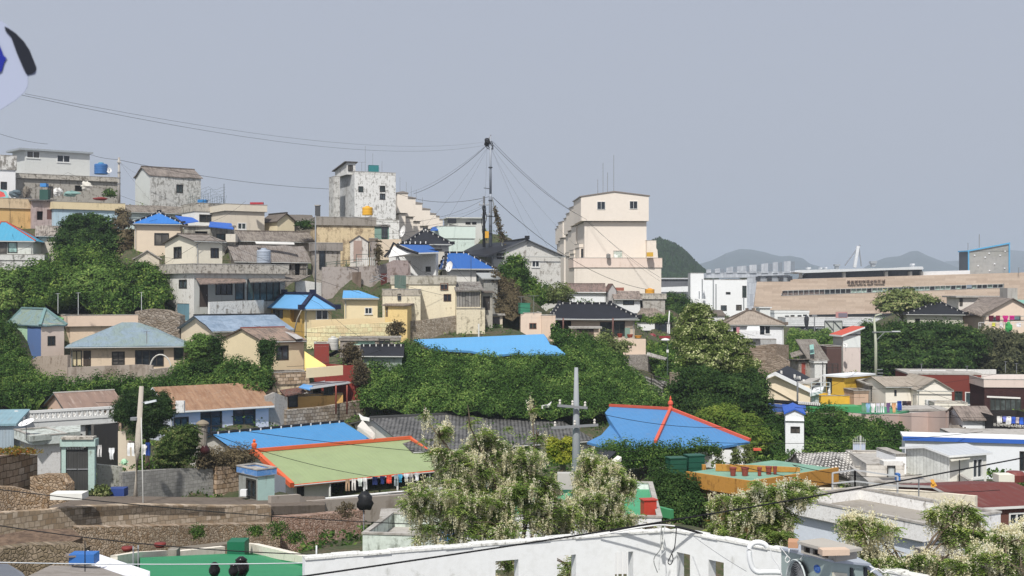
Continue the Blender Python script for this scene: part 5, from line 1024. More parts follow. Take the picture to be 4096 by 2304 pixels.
tree('dark_tree','broad dark green tree mass right of the street light',[(3520,1400,165,90,80),(3600,1360,166,95,75),(3690,1370,166,100,80),(3780,1360,166,95,80),(3480,1340,168,55,45),(3560,1450,163,100,60),(3680,1455,162,110,60),(3790,1450,162,110,60),(3860,1390,165,80,75),(3450,1430,164,40,60)],46000,.34,L_DARK,(3650,1540,164),clump=.5,core=.8)
tree('scrub_tree','dull olive scrub at the right photo edge below the laundry',[(3960,1370,168,80,60),(4060,1390,167,90,60),(3930,1440,166,70,50),(4050,1470,165,100,50)],15000,.34,leafmat('#3c4030','#50543c','#7a7a54'),(4000,1540,166),clump=.5)
# street light at right
r=empty('street_light',P(3503,1545,150),0,'pale green street light with curved top and cross arm before the dark tree','street light');hh=(1545-1262)/F*150
m=MB();m.tube([(0,0,-1),(0,0,hh*.6),(-.2,0,hh*.95),(-.05,0,hh),(.5,0,hh+.15),(.75,0,hh+.15)],[.2,.17,.12,.1,.08,.08],10);m.sm=True;m.build('pole',paint('#b9bda6'),r)
z=(1545-1328)/F*150;m=MB();m.bar((-.5,-.2,z),(2.6,-.2,z+.05),.1);m.build('crossarm',STEEL,r);m=MB();m.bar((.1,-.2,z-.9),(1.0,-.2,z),.07);m.build('brace',STEEL,r)
m=MB();m.box(1.9,-.35,z+.02,2.9,-.05,z+.14);m.build('lamp_head',paint('#c6c9cc'),r)
for v,a,b in ((1478,3506,3530),(1492,3510,3532),(1503,3505,3530)): m=MB();m.bar(P(a,v,149.5)-r.location,P(b,v,149.5)-r.location,.1);m.build('bracket',STEEL,r)
# shacks between
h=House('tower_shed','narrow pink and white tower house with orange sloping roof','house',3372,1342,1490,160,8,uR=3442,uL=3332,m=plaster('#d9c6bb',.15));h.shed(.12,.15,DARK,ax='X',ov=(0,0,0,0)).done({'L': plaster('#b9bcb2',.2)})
m=MB();m.prism([(0,0,h.Z),(h.X,0,h.Z),(h.X,0,h.Z+.9)],(0,h.Y,0));m.build('upper_wall',plaster('#dfe4e0',.1),h.root)
x,z=h.hit('F',3400,1390);m=MB();m.box(.02,-.02,z,h.X-.02,0,h.Z-.05);m.build('white_cladding',plaster('#dfe4e0',.08),h.root)
m=MB();h._slope(m,(-.4,h.Y+.3,h.Z+.05),(-.4,-.5,h.Z+.05),(h.X+.4,-.5,h.Z+1.15),(h.X+.4,h.Y+.3,h.Z+1.15),t=.22,m=2);m.build('roof',[metalroof('#e0583c','Y',.4,.05),paint('#dfe2e0')],h.root)
dish('grey dish leaning on the white part of the narrow tower house',3383,1380,158,.3,(-.6,-.6,.4))
h=House('brown_annex','dark brown clad annex left of the narrow tower house','house',3307,1386,1495,158,6,uR=3366,Y=4,m=paint('#5f4640',.9,.8));h.flat(.1,.02).done()
h=House('grey_shack','leaning grey shack roof with teal patches','shed',3237,1436,1500,156,4,uR=3308,Y=5,oh=.2,og=.2,m=plaster('#8e8a82',.5))
h.shed(.0,2.2,slate('#827c74','X'),ov=(.3,.2,.2,.2),jit=.05).done()
for lb,q in (('upper teal patch on the leaning grey shack roof',(3240,1380,3256,1398)),('lower teal patch on the leaning grey shack roof',(3241,1400,3258,1416))): slabroof('patch',lb,[(q[0],q[3],155),(q[2],q[3]-3,155),(q[2]-2,q[1]-3,157),(q[0]-2,q[1],157)],paint('#86b5aa'),.06,cat='roof sheet')
h=House('white_shed','white plastered hut with black drainpipe below the leaning shack','shed',3259,1444,1530,152,3,uR=3303,Y=3,m=worn('#dcdcd8','#8d8b86',.35));h.flat(.08,.15).done()
pole('black drainpipe on the white plastered hut',3291,1448,1510,151.6,.05,.05,RUBBER,name='drain_pipe',cat='pipe')
h=House('rusty_shed','shed with rusty red post frame left of the white plastered hut','shed',3195,1440,1525,154,3,uR=3258,Y=4,m=worn('#958c80','#6c6156',.6));h.w('F',3206,1450,3222,1500,'D',pane=paint('#9a4436')).shed(.1,-.1,slate('#8a8278'),jit=.1,ov=(.4,.3,.3,.2)).done()
slabroof('roof_sheet','tilted grey roof sheet left of the leaning shack',[(3165,1428,158),(3240,1408,158),(3232,1390,160),(3160,1412,160)],slate('#8f877d'),.12,cat='roof sheet')
railing('dark iron balcony rail under the brown annex',[(3308,1455,1492,152),(3352,1455,1492,152)],paint('#3a3835'),posts=.7,bal=.2)
# yellow box
YEL2=blocks('#e9bd1f','#e4b81f','#b08d17',w=8,h=.5,mort=.02,bum=.2,dist=0)
h=House('yellow_house','bright yellow panel house with white slab roof','house',3377,1506,1585,138,42,uR=3486,uL=3306,m=YEL2);h.w('L',3308,1512,3328,1572,'k',2).shed(.1,.1,paint('#e3e6e8'),ov=(.35,.3,.35,.3),t=.2).done({'L': paint('#d0a828')})  # left face in darker yellow: roof shade put into the colour
h=House('yellow_terrace','bright yellow parapet band below the yellow panel house','house',3274,1584,1625,136,6,uR=3415,Y=4,m=paint('#e3b31c'));h.w('F',3300,1607,3340,1622,'x').flat(.75,.05,paint('#e9bb20')).done()
h=House('block_house','brick coloured low block right of the yellow panel house','house',3416,1563,1625,135,5,uR=3474,Y=3,m=plaster('#c8a180',.3,'#8c6a4c'));h.flat(.1,.05,plaster('#8f7a68',.4)).done()
h=House('shed','grey slatted shed between low block and cream gable house','shed',3476,1540,1625,136,5,uR=3520,Y=4,m=plaster('#8a8378',.5));h.w('F',3483,1552,3512,1605,'k',1,rows=5).shed(.1,.4,slate('#b5b2aa'),ov=(.3,.2,.2,.2)).done()
m=MB();m.lathe([(.16,0),(.16,.5),(.07,.6),(.07,.75)],n=12);tag(m.build('bottle',paint('#e4e5e6'),None,P(3317,1580,135)),'tall white plastic bottle on the yellow parapet','bottle')
# cream gable with black roof (lower left of that group)
h=House('cream_gabled_house','cream house with white verge boards and black roof left of the yellow house','house',3066,1525,1632,131,-22,uR=3242,Y=7,oh=.1,og=.1,m=plaster('#ecd6b0',.06))
h.flat(.02,0).done()
slabroof('gable_wall','cream sloping gable top of the white verged house',[(3062,1540,130.9),(3068,1505,130.9),(3105,1495,130.3),(3240,1568,129.2),(3244,1640,129.2)],plaster('#ecd6b0',.06),.3,cat='gable wall')
slabroof('verge','white verge board of the cream house',[(3062,1516,130.5),(3072,1501,130.4),(3100,1487,129.9),(3246,1558,128.8),(3246,1574,128.8),(3100,1502,129.9)],paint('#e4e5e6'),.2,cat='verge board')
slabroof('black_roof','black tiled slope with white marks behind the white verge board',[(3100,1489,130.6),(3246,1560,129.5),(3285,1534,135),(3150,1462,140)],tiles('#26282e','X',.3,.3),.2)
for i,(u,v) in enumerate([(3178,1505),(3198,1512),(3214,1525),(3160,1525),(3200,1540),(3222,1540),(3140,1510),(3125,1490)]):
    m=MB();m.box(-.1,-.1,0,.1,.1,.35);part(m.build('ridge_cap',TICKW,None,P(u,v+6,131.5)))
slabroof('porch_roof','white bracketed porch slab at the right of the cream verged house',[(3240,1575,128.4),(3290,1562,129),(3296,1546,131),(3248,1552,131)],paint('#dfe1e2'),.3,cat='porch roof')
railing('pale steel railing on the white bracketed porch',[(3246,1530,1562,128),(3320,1530,1566,128)],paint('#c3c6c8'),posts=1,rails=2)
h=House('grey_shed','grey panelled lean to at the right of the cream verged house','shed',3246,1580,1640,129,10,uR=3275,Y=3,m=blocks('#b8b9ba','#a0a1a3','#6d6e70',w=.7,h=6,mort=.04,bum=.3,dist=0));h.flat(.05,.05).done()
pole('small dark utility pole with cable fan before the cream verged house',3190,1503,1640,120,.1,.08,paint('#77797b'),[(1516,3176,3200)])
# cream house with grey roof
CR=plaster('#efe6d4',.08)
h=House('cream_house','broad cream house with grey slate roof right of the yellow house','house',3540,1546,1642,132,6,uR=3700,Y=7.5,oh=.3,og=.2,m=CR)
h.w('F',3577,1560,3586,1584,'k',1).gable('X',va=1506,m=slate('#a59a8b','X',1,.3,'#8b8073'),edge=paint('#7d766c')).done()
h=House('cream_wing','cream wing with gable end facing front, right part of the broad cream house','house',3664,1560,1642,130.5,0,uR=3816,Y=8,oh=.25,og=.15,m=CR)
h.gable('Y',va=1514,m=slate('#a59a8b','Y',1,.3,'#8b8073'),edge=paint('#8b8378')).done()
def acunit(label,u0,u1,vt,vb,d,th=0):
    a=P(u0,vb,d);w=(u1-u0)/F*d;hh=(vb-vt)/F*d;r=empty('air_conditioner',a,math.radians(th),label,'air conditioner');m=MB();m.box(0,0,0,w,.4,hh);m.build('body',paint('#dcdcd8'),r);m=MB();m.box(w*.12,-.02,hh*.12,w*.88,-.003,hh*.88)
    m.build('grille',paint('#8d9092'),r);m=MB();m.lathe([(hh*.33,0),(hh*.33,.02)],n=16);o=m.build('fan',paint('#55585a'),r,(w*.5,-.025,hh*.5));o.rotation_euler=(math.radians(90),0,0)
acunit('boxy outdoor air conditioner before the broad cream house',3706,3748,1600,1632,128,5)
antenna('T aerial on the roof edge before the broad cream house',3655,1578,1630,127,16,r=.03)
# brick houses right
BRK=plaster('#7d3b31',.12,'#5a2a24')
h=House('brick_house','dark red house with white framed windows right of the broad cream house','house',3632,1490,1635,146,-7,uR=3925,Y=8,m=BRK)
h.w('F',3860,1568,3908,1620,'w',2,pane=glass('#3c4a4e')).w('F',3818,1565,3850,1610,'k',2).flat(.05,.05,plaster('#6e322b',.1)).done()
wallstrip('parapet','white parapet behind the dark red house, left piece',[(3640,1482,1496,150),(3784,1481,1496,150)],plaster('#e3e2df',.1),.3,gp=False,sink=0,cat='parapet');wallstrip('parapet','white parapet behind the dark red house, right piece',[(3818,1479,1495,150),(3985,1478,1500,150)],worn('#dedcd6','#9a958c',.2),.3,gp=False,sink=0,cat='parapet')
for i,(u,a,b) in enumerate([(3686,1455,1482),(3868,1463,1480),(4022,1445,1490),(4066,1453,1492)]): antenna(f'small T aerial behind the dark red roofs, number {i+1} from the left',u,a,b,149,10,r=.04)
pole('pale drain pipe between the dark red and dark brown houses',3932,1498,1632,141,.09,.09,paint('#bdb5ae'),name='drain_pipe',cat='pipe')
h=House('dark_brick_house','dark brown house with white sills at the right photo edge','house',3938,1518,1650,139,-6,uR=4180,Y=8,m=blocks('#4a302c','#40292a','#332020',w=.4,h=.12,mort=.01,bum=.2,dist=0))
h.w('F',3960,1592,4085,1645,'k',6,pane=glass('#3f4544')).flat(.7,.1,plaster('#d9c3b5',.15)).done({}); 
for lb,v,a,b in (('white upper sill on the dark brown house',1584,3948,4082),('white lower sill on the dark brown house',1648,3965,4083)): wallstrip('sill',lb,[(a,v,v+6,137.5),(b,v+6,v+12,136.5)],paint('#e6e4de'),.25,gp=False,sink=0,cat='sill')
wallstrip('parapet','white lower parapet above the dark brown house',[(3935,1500,1520,145),(4150,1498,1520,144)],plaster('#d7c9c0',.1),.3,gp=False,sink=0,cat='parapet')
h=House('slate_shed','brown slate roofed white shed with chimney pipe right of the pinkish wall','shed',3845,1678,1745,113,-3,uR=3985,Y=5.5,oh=.35,og=.25,m=plaster('#eceeee',.05))
h.w('F',3930,1684,3968,1725,'D',pane=paint('#cfd2d2')).gable('X',rise=1.0,m=slate('#8c7f76','X')).done()
slabroof('roof_sheet','collapsed grey slate roof left of the white shed',[(3795,1750,111),(3850,1720,112),(3870,1700,114),(3797,1700,114)],slate('#8e857a'),.15,cat='roof sheet')
h=House('shop_sign_house','dark building with white lettered signboard at the right photo edge','building',3972,1690,1740,112,-4,uR=4160,Y=5,m=paint('#2b2625',.9,.8));h.flat(.05,.03).done()
text3('등갈비막창소와돼지',3973,4096,1702,13,0,paint('#e4e0d6'),'lettering',h.root,(111.4,111),h.o,slope=7)
h.root.children[-1].rotation_euler.z += -h.a;h.root.children[-1].location=h.loc(P(3973,1702,111.3))
for i,(u,c,k,w,hh) in enumerate([(3998,'#d9d7d2','towel',20,28),(4018,'#7b83d0','shirt',14,22),(4034,'#e6e6e4','towel',20,30),(4054,'#3f62c8','towel',16,26),(4070,'#c3b6b8','towel',14,24),(4086,'#3567cf','towel',18,28)]):
    garment(['grey white cloth leftmost on the line above the lettered sign','lilac shirt above the lettered sign','white towel above the lettered sign','royal blue towel above the lettered sign','pale mauve cloth above the lettered sign','bright blue towel at the right photo edge'][i],u,1664+i*1.2,w,hh,110,c,k,i)
cable('laundry line above the lettered sign',(3980,1660,110),(4110,1672,110),.1,.015,group='laundry lines',name='clothes_line')
h=House('grey_slab','smooth grey slab roof edge above the blue striped white wall','house',3888,1738,1775,106,-6,uR=4200,Y=4,m=paint('#8a93a0',.9,.8));h.flat(.05,0,paint('#8a93a0')).done()
h=House('white_slab_house','flat pale roof terrace behind the blue banded wall','house',3833,1742,1780,104,-5,uR=4200,Y=6,m=plaster('#d9ddd8',.15));h.flat(.05,0).done()
# pinkish wall, green floor, laundry
PKW=plaster('#c3a79a',.08,'#9a7d70')
wallstrip('panel_wall','pinkish brown folded panel wall above the ivy',[(3350,1648,1760,121),(3480,1660,1780,119),(3558,1656,1785,117),(3596,1657,1785,118),(3646,1652,1785,116),(3712,1649,1785,117),(3795,1643,1785,114),(3800,1645,1760,120)],PKW,.3)
slabroof('roof_terrace','green painted roof terrace behind the pinkish panel wall',[(3260,1632,124),(3440,1656,120),(3590,1654,118),(3640,1640,120),(3500,1622,130),(3260,1622,130)],paint('#3f8f62'),.2,cat='terrace')
wallstrip('terrace_screen','green plastic screen along the roof terrace',[(3345,1622,1640,124),(3430,1620,1646,122),(3480,1618,1646,121)],paint('#4e9a5c'),.05,'screen',gp=False,sink=0)
h=House('white_slab','white low roof slab in front of the broad cream house','roof slab',3602,1634,1650,120,-4,uR=3795,Y=4,m=plaster('#e3e2da',.08));h.flat(.05,.1).done();h=House('cream_step','cream stepped parapet under the air conditioner','parapet',3740,1612,1640,124,-4,uR=3868,Y=2,m=plaster('#ece4cf',.08));h.flat(.1,.05).done()
gs=[(3455,'#6d9a7c','towel'),(3472,'#8fb6d6','shirt'),(3492,'#e4e4e4','shirt'),(3512,'#d8d4de','trousers'),(3530,'#ebebee','trousers'),(3553,'#7d5f8c','shirt'),(3576,'#e0a878','shirt'),(3598,'#2b52a8','towel'),(3618,'#3b3540','towel'),(3636,'#5a4a48','towel')]
for i,(u,c,k) in enumerate(gs): garment(['sage green towel','light blue shirt','white shirt','pale lilac trousers','white trousers','purple shirt','peach shirt','navy blue towel','black cloth','brown cloth'][i]+' on the line over the pinkish wall',u,1612-(8 if i > 6 else 0),17,38 if i < 8 else 18,119,c,k,i)
cable('laundry line over the pinkish panel wall',(3445,1610,119),(3650,1604,119),.12,.015,group='laundry lines',name='clothes_line')
# blue ridged shed and white gate house in the ivy
slabroof('pent_roof','dark blue tiled roof strip half hidden in ivy',[(3074,1656,112),(3135,1655,112),(3135,1618,116),(3070,1612,116)],metalroof('#2b5298','X',.5,.2),.2)
h=House('gate_turret','small white gabled turret with royal blue roof standing in the ivy','turret',3136,1652,1765,103.3,-11,uR=3222,Y=5.5,oh=.15,og=.12,m=worn('#e9ecee','#bcc0c0',.12))
h.w('F',3162,1706,3200,1732,'k',2).gable('Y',va=1634,m=paint('#2a5fc0'),edge=paint('#2a5fc0')).done();m=MB();m.box(.1,.0,h.Z-.65,h.X-.1,.14,h.Z-.58);m.build('moulding',WP,h.root)
slabroof('pent_roof','royal blue tiled pent roof behind the white turret',[(3130,1640,110),(3225,1640,110),(3222,1622,113),(3128,1616,113)],metalroof('#2a5cba','X',.4,.1),.2)
m=MB();o=P(3070,1606,114.5);q=P(3280,1622,113)-o;m.bar((0,0,0),q,.3,.22)
for i in range(26): c=q*((i+.4)/26);m.box(c.x-.06,c.y-.25,c.z,c.x+.06,c.y+.2,c.z+.22,1 if i > 14 else 0)
tag(m.build('ridge_tiles',[TILEB,TICKW],None,o),'black ridge tiles above the blue pent roofs in the ivy','roof tiles')
boxthing('green_sheet','green roof edge strip right of the white turret','roof edge',3240,3440,1626,1650,115,2,paint('#3f9a5a'))
wallstrip('ivy_wall','wall buried in ivy behind the white turret',[(2980,1650,1860,111),(3130,1650,1860,110),(3340,1655,1860,108),(3470,1740,1860,107),(3640,1790,1860,106)],plaster('#8a7f70',.4),.4)
bank('ivy',[[(3000,1640,113),(3125,1665,109),(3225,1655,108.6),(3290,1640,110),(3360,1648,110)],[(2990,1700,110),(3120,1715,107.4),(3228,1720,107),(3330,1700,107.4),(3440,1700,108)],[(2990,1780,107),(3120,1790,105),(3240,1790,105),(3340,1780,105),(3470,1775,106)],[(2990,1880,102),(3120,1880,101),(3240,1880,101),(3340,1870,101),(3480,1850,102)]],46000,.2,L_IVY,'stuff','dense ivy climbing over the wall around the white turret','ivy',lump=.7,off=.2)
bank('ivy',[[(3440,1700,109),(3490,1690,109),(3540,1715,108.5),(3600,1755,108)],[(3440,1760,107),(3500,1750,107),(3560,1770,107),(3620,1790,107)],[(3440,1860,103),(3500,1855,103),(3560,1840,103),(3640,1840,103)]],17000,.2,L_IVY,'stuff','ivy mound spreading right under the pinkish panel wall','ivy',lump=.7,off=.2)
plant('creeper','single ivy column climbing the pinkish panel wall',3600,1745,113,26,60,500,.18,L_IVY,core=.5)
r=empty('iron_gate',P(3412,1808,100),0,'arched white iron gate half swallowed by ivy','gate');w=48/F*100;hh=66/F*100;m=MB();m.box(0,0,0,w,.03,hh*.55);m.build('panel',paint('#b8c4dc'),r)
for i in range(7): x=w*i/6;m=MB();m.bar((x,-.04,0),(x,-.04,hh*(.78+.22*math.sin(math.pi*i/6))),.03);m.build('bar',WHITE,r)
m=MB();m.bar((0,-.05,hh*.55),(w,-.05,hh*.55),.05);m.bar((w*.62,-.06,0),(w*.62,-.06,hh),.07);m.build('frame',WHITE,r)
# ================================================================ LEFT AND CENTRE, MIDDLE OF THE HILL
TURQ=metalroof('#4aa8cc','X',.5,.12);STEELB=tarp('#8fa3b2','#8d9f9c');GRN=paint('#2f7d50')
h=House('turquoise_roof_house','house with turquoise hipped roof and red trimmed ridge at the left photo edge','house',-40,962,1045,152,10,uR=142,Y=7,oh=.4,og=.4,m=plaster('#c9cfc4',.2))
h.w('F',-20,968,28,1015,'k',1).w('F',30,968,70,1012,'k',1,pane=glass('#6f8a84')).hip('X',ins=.5,ins2=4.2,va=888,m=TURQ,ridge=paint('#c4482e'),r=.07,h=.1,edge=paint('#8d9aa0')).done()
h=House('terrace','whitish terrace wall with stains below the turquoise roof','terrace',-40,1018,1062,149,10,uR=175,Y=4,m=worn('#cdccc6','#77746d',.5));h.flat(.5,.1).done()
h=House('slate_house','cream plaster house with sagging grey slate roof behind the turquoise roof','house',140,942,1035,158,20,uR=258,Y=6,oh=.3,og=.4,m=worn('#d8d0bc','#9c917d',.4));h.gable('X',va=902,m=slate('#a39a90','X'),jit=.16).done()
h=House('small_shed','small shed with curved grey roof between bushes and whitewashed lower house','shed',530,1035,1082,143,15,uR=648,Y=5,oh=.2,og=.3,m=plaster('#cfc0a6',.3));h.gable('Y',va=1000,m=slate('#a7a19a','Y'),jit=.05).done()
tree('bushy_trees','dark bushy trees hanging over the bank right of the long yellow banded house',[(300,915,160,60,55),(370,900,161,60,45),(430,930,159,60,60),(340,970,157,80,50),(450,990,156,60,60),(255,975,158,45,50)],17000,.28,L_DARK,(380,1060,157),clump=.4)
tree('vine_tree','brownish vine column with pale trunks beside the peach house',[(490,880,157,32,45),(505,960,156,30,60),(500,1040,154,30,50)],5000,.24,L_DRY,(500,1085,153),clump=.3)
bank('bushes',[[(-60,1098,144),(100,1095,145),(200,1055,149),(330,1005,154),(430,1030,152),(540,1110,147),(610,1115,145)],[(-60,1150,142),(100,1130,143),(210,1110,144),(330,1090,146),(430,1090,146),(540,1110,146),(650,1110,144)],[(-60,1230,138),(100,1240,138),(210,1250,137),(330,1250,137),(430,1250,137),(540,1250,137),(660,1255,137)]],60000,.3,L_MID,'stuff','dense green bushes filling the bank left of the whitewashed lower house','bushes',lump=2.2,sub=6,off=.5,clump=.45)
for i,(x,lb) in enumerate([([(190,1130,142,70,60),(150,1190,141,70,45),(240,1200,140,60,50),(110,1150,143,40,40)],'vivid green leafy tree in the bushes, left of the middle'),([(330,1150,141,70,60),(400,1120,142,55,55),(390,1190,140,70,45),(450,1160,141,45,45)],'yellow green leafy tree in the middle of the bank'),([(580,1090,142,45,50),(620,1130,141,50,50),(570,1160,141,45,50),(640,1180,140,40,40)],'green tree leaning against the whitewashed lower house'),([(15,1140,139,50,60),(20,1200,138,45,50)],'green bush at the left photo edge above the mint walled house')]):
    tree('leafy_tree',lb,x,11000 if i < 3 else 6000,.26,[L_MID,L_BRIGHT,L_MID,L_BRIGHT][i],(x[1][0],1250,140),clump=.4,group='leafy trees on the bank')
wallstrip('rocky_wall','brown rocky bank under the whitewashed lower house',[(540,1245,1330,136),(600,1235,1340,135),(660,1240,1340,134),(720,1262,1340,133)],rubble('#8f806e','#7a6c5c','#4d4236',1.2),.8)
for i,(u,a,b) in enumerate([(232,1173,1252),(313,1170,1258),(566,1168,1240)]): antenna(f'thin white aerial on the peach parapet, {["leftmost", "middle", "right"][i]} one',u,a,b,131,16,mat=paint('#c9cbc8'),r=.035)
# mint / blue house
h=House('mint_wall_house','house with faded blue hipped roof and mint and blue painted left wall','house',160,1302,1440,126,42,uR=268,uL=28,oh=.25,og=.2,m=plaster('#d6bfae',.15))
h.w('F',190,1344,221,1382,'k',2).hip('Y',ins=2.2,ins2=.6,va=1236,m=tarp('#86a0a6','#8fa08c'),ridge=paint('#6f8f8e'),r=.14,jit=.06,edge=paint('#56707a')).done({'L': plaster('#9fd0a4',.15)})
m=MB();ys=h.Y;m.box(h.og-.03,h.oh,-.6,h.og-.003,ys*.42,h.wt-.05);m.build('blue_paint_field',plaster('#5b78ad',.2),h.root)
slabroof('green_roof','green painted roof slope behind the faded blue hipped roof',[(115,1242,132),(150,1235,133),(255,1272,130),(240,1290,129)],paint('#5f9a55'),.2)
h=House('peach_parapet_house','low peach house with long plain parapet behind the large blue grey roof','house',278,1262,1340,133,26,uR=584,Y=6,m=plaster('#e8c8a2',.1));h.w('F',308,1300,365,1335,'x',depth=.8).flat(1.0,.35,plaster('#e6c6a8',.1)).done()
h=House('blue_grey_roof_house','peach house with large weathered blue grey hipped roof on the left','house',258,1388,1472,121,15,uR=758,Y=8,oh=.6,og=.5,m=plaster('#dcc09c',.15))
h.w('F',272,1402,328,1466,'k',2,pane=plaster('#dcc890',.2)).w('F',333,1402,364,1466,'D',pane=paint('#4d4239')).w('F',447,1406,499,1460,'k',2,rows=3).w('F',540,1400,655,1466,'k',4).w('F',695,1386,742,1440,'k',1).hip('X',ins=5.2,ins2=5.0,va=1290,m=STEELB,jit=.12,edge=paint('#5f7480')).done()
antenna('bent aerial stick on the large blue grey roof',587,1325,1372,118,22,r=.04)
wallstrip('garden_wall','brown plaster wall before the large blue grey roofed house',[(110,1450,1540,119),(150,1425,1540,118),(270,1420,1540,116.5)],worn('#a08d78','#776654',.4),.4)
wallstrip('garden_wall','long brown grey cement wall with low top before the blue grey roofed house',[(272,1470,1540,116),(560,1458,1530,117),(610,1462,1530,117)],plaster('#9c8c7b',.5,'#665646'),.35)
wallstrip('rubble_wall','heap of pale rubble stones at the right end of the brown cement wall',[(600,1478,1545,116),(680,1470,1545,117),(745,1455,1540,118)],rubble('#ab9d8c','#8f8171','#4b4238',1.9),.5)
m=MB();m.tube([(1.0*math.cos(a),0,1.35*math.sin(a)) for a in np.linspace(0,math.pi,12)],.07,6);o=tag(m.build('arch',paint('#c9c7bf'),None,P(642,1475,117.5)),'white pipe arch in front of the blue grey roofed house','arch')
# round topiary and bush bank
tree('round_tree','neatly rounded green tree left of the yellow gabled house',[(805,1392,112,58,52)],9000,.16,L_BRIGHT,(805,1490,112),clump=.2,core=.85,shell=.85)
tree('dark_shrub','narrow dark shrub between rounded tree and yellow gabled house',[(868,1385,111,22,40),(870,1440,111,22,40),(815,1475,111,55,30)],4000,.18,L_DARK,(868,1500,111))
bank('bushes',[[(735,1470,116),(830,1490,113),(960,1465,110),(1070,1500,108)],[(700,1520,113),(820,1525,110),(950,1505,107),(1060,1540,106)],[(680,1560,110),(820,1560,107),(950,1555,105),(1040,1565,105)]],26000,.2,L_IVY,'stuff','green creeper covered bank under the yellow gabled house','bushes',lump=.9,off=.3)
bank('bushes',[[(-80,1260,128),(0,1240,128),(30,1320,124),(80,1440,118)],[(-80,1420,118),(0,1400,118),(60,1470,113),(110,1500,112)],[(-80,1640,104),(0,1640,104),(90,1630,104),(180,1600,105)]],32000,.2,L_IVY,'stuff','ivy and bushes climbing the left photo edge below the mint walled house','bushes',lump=1.2,off=.3)
bank('bushes',[[(90,1500,113),(250,1540,110),(420,1535,110),(620,1530,112),(760,1540,110)],[(90,1600,106),(250,1580,107),(420,1575,107),(620,1575,107),(760,1575,107)]],16000,.2,L_IVY,'stuff','strip of low green scrub behind the brown roofs','bushes',lump=.5,off=.25)
# blue corrugated long roof and yellow gabled house
h=House('faded_blue_roof_house','house with long faded blue sheet roof behind the yellow gabled house','house',848,1325,1400,124,34,uR=1180,uL=706,oh=.3,og=.4,m=plaster('#dcc6a0',.15))
h.gable('X',va=1262,m=tarp('#9db0c4','#8297ad'),jit=.1,ridge=TILEB,edge=paint('#41444a')).done()
h=House('yellow_gabled_house','pale yellow two storey gabled house with brown slate roof and ivy column','house',1050,1365,1565,112,40,uR=1228,uL=880,oh=.25,og=.2,m=plaster('#e9d29c',.15,'#a58d5e'))
h.w('F',1104,1382,1154,1440,'k',2).gable('X',va=1312,m=slate('#9a8373','X'),ridge=paint('#99584c'),r=.1,h=.1,edge=paint('#5f5248'),jit=.03).done()
slabroof('roof_sheet','pale strip of newer sheeting on the brown slate roof',[(1186,1356,113.5),(1212,1353,114.6),(1140,1308,119.5),(1112,1309,118.5)],paint('#b7b2ac'),.05,cat='roof sheet')
bank('ivy',[[(1040,1360,109.5),(1070,1358,109.5),(1100,1365,109.8)],[(1040,1420,109.3),(1065,1420,109.3),(1092,1420,109.5)],[(1045,1500,109),(1065,1500,109),(1080,1500,109)],[(1030,1560,108),(1065,1560,108),(1090,1560,108)]],4500,.16,L_DARK,'stuff','ivy column on the corner of the yellow gabled house','ivy',lump=.2,gp=False)
h=House('stone_terrace','stained yellow stone terrace under the yellow gabled house','terrace',1062,1492,1620,108,30,uR=1232,Y=2,m=worn('#d8c193','#8d7a63',.5));h.flat(.9,.1,blocks('#b79f80','#8c765c','#4b3f33',w=.5,h=.3)).done()
slabroof('stair_wall','bright yellow triangular stair wall beside the yellow gabled house',[(1218,1405,110),(1305,1462,108.5),(1228,1476,108.5),(1218,1470,108.5)],plaster('#e6c874',.1),.3,cat='stair wall')
wallstrip('stair_parapet','pale yellow parapet right of the yellow stair wall',[(1230,1473,1512,107),(1372,1462,1500,109)],plaster('#e5cd96',.25,'#8d764c'),.3,gp=False,sink=0,cat='parapet')
h=House('red_wall_house','dark red plaster wall and stair behind the pale yellow parapet','house',1258,1375,1640,112,10,uR=1316,Y=3,m=worn('#8f3a30','#6f5a52',.35));h.flat(.1,0).done()
wallstrip('red_wall','dark red wall left of the ivy bank',[(1300,1455,1602,111),(1380,1462,1602,110.5),(1450,1460,1602,110)],plaster('#85332b',.3,'#54342c'),.3)
tank('dirty white water drum above the dark red stair',1312,1352,1345,1400,114,'#c9c8c0',ribs=2,name='water_drum')
h=House('black_roof_shed','shed with black tiled pent roof at the top of the ivy bank','shed',1438,1422,1470,114,4,uR=1615,Y=4,oh=.3,og=.2,m=plaster('#94a79a',.4))
h.gable('X',va=1382,m=tiles('#2b2c34','X',.3,.3),ridge=TILEB,ticks=.55,r=.13,edge=paint('#42434a')).done()
m=MB();pp=[(1318,1422,115),(1350,1405,115),(1385,1400,115)];o=P(*pp[0]);m.tube([P(*p)-o for p in pp],.2,6);part(m.build('verge_tiles',TILEB,None,o))
plant('creeper','bare brown creeper between red stair and black pent roof',1405,1480,112,70,110,2600,.2,L_DRY,core=.3)
plant('creeper','grey dry creeper veil hanging over the dark red wall',1440,1560,109.5,60,120,2600,.2,L_DRY,core=.4)
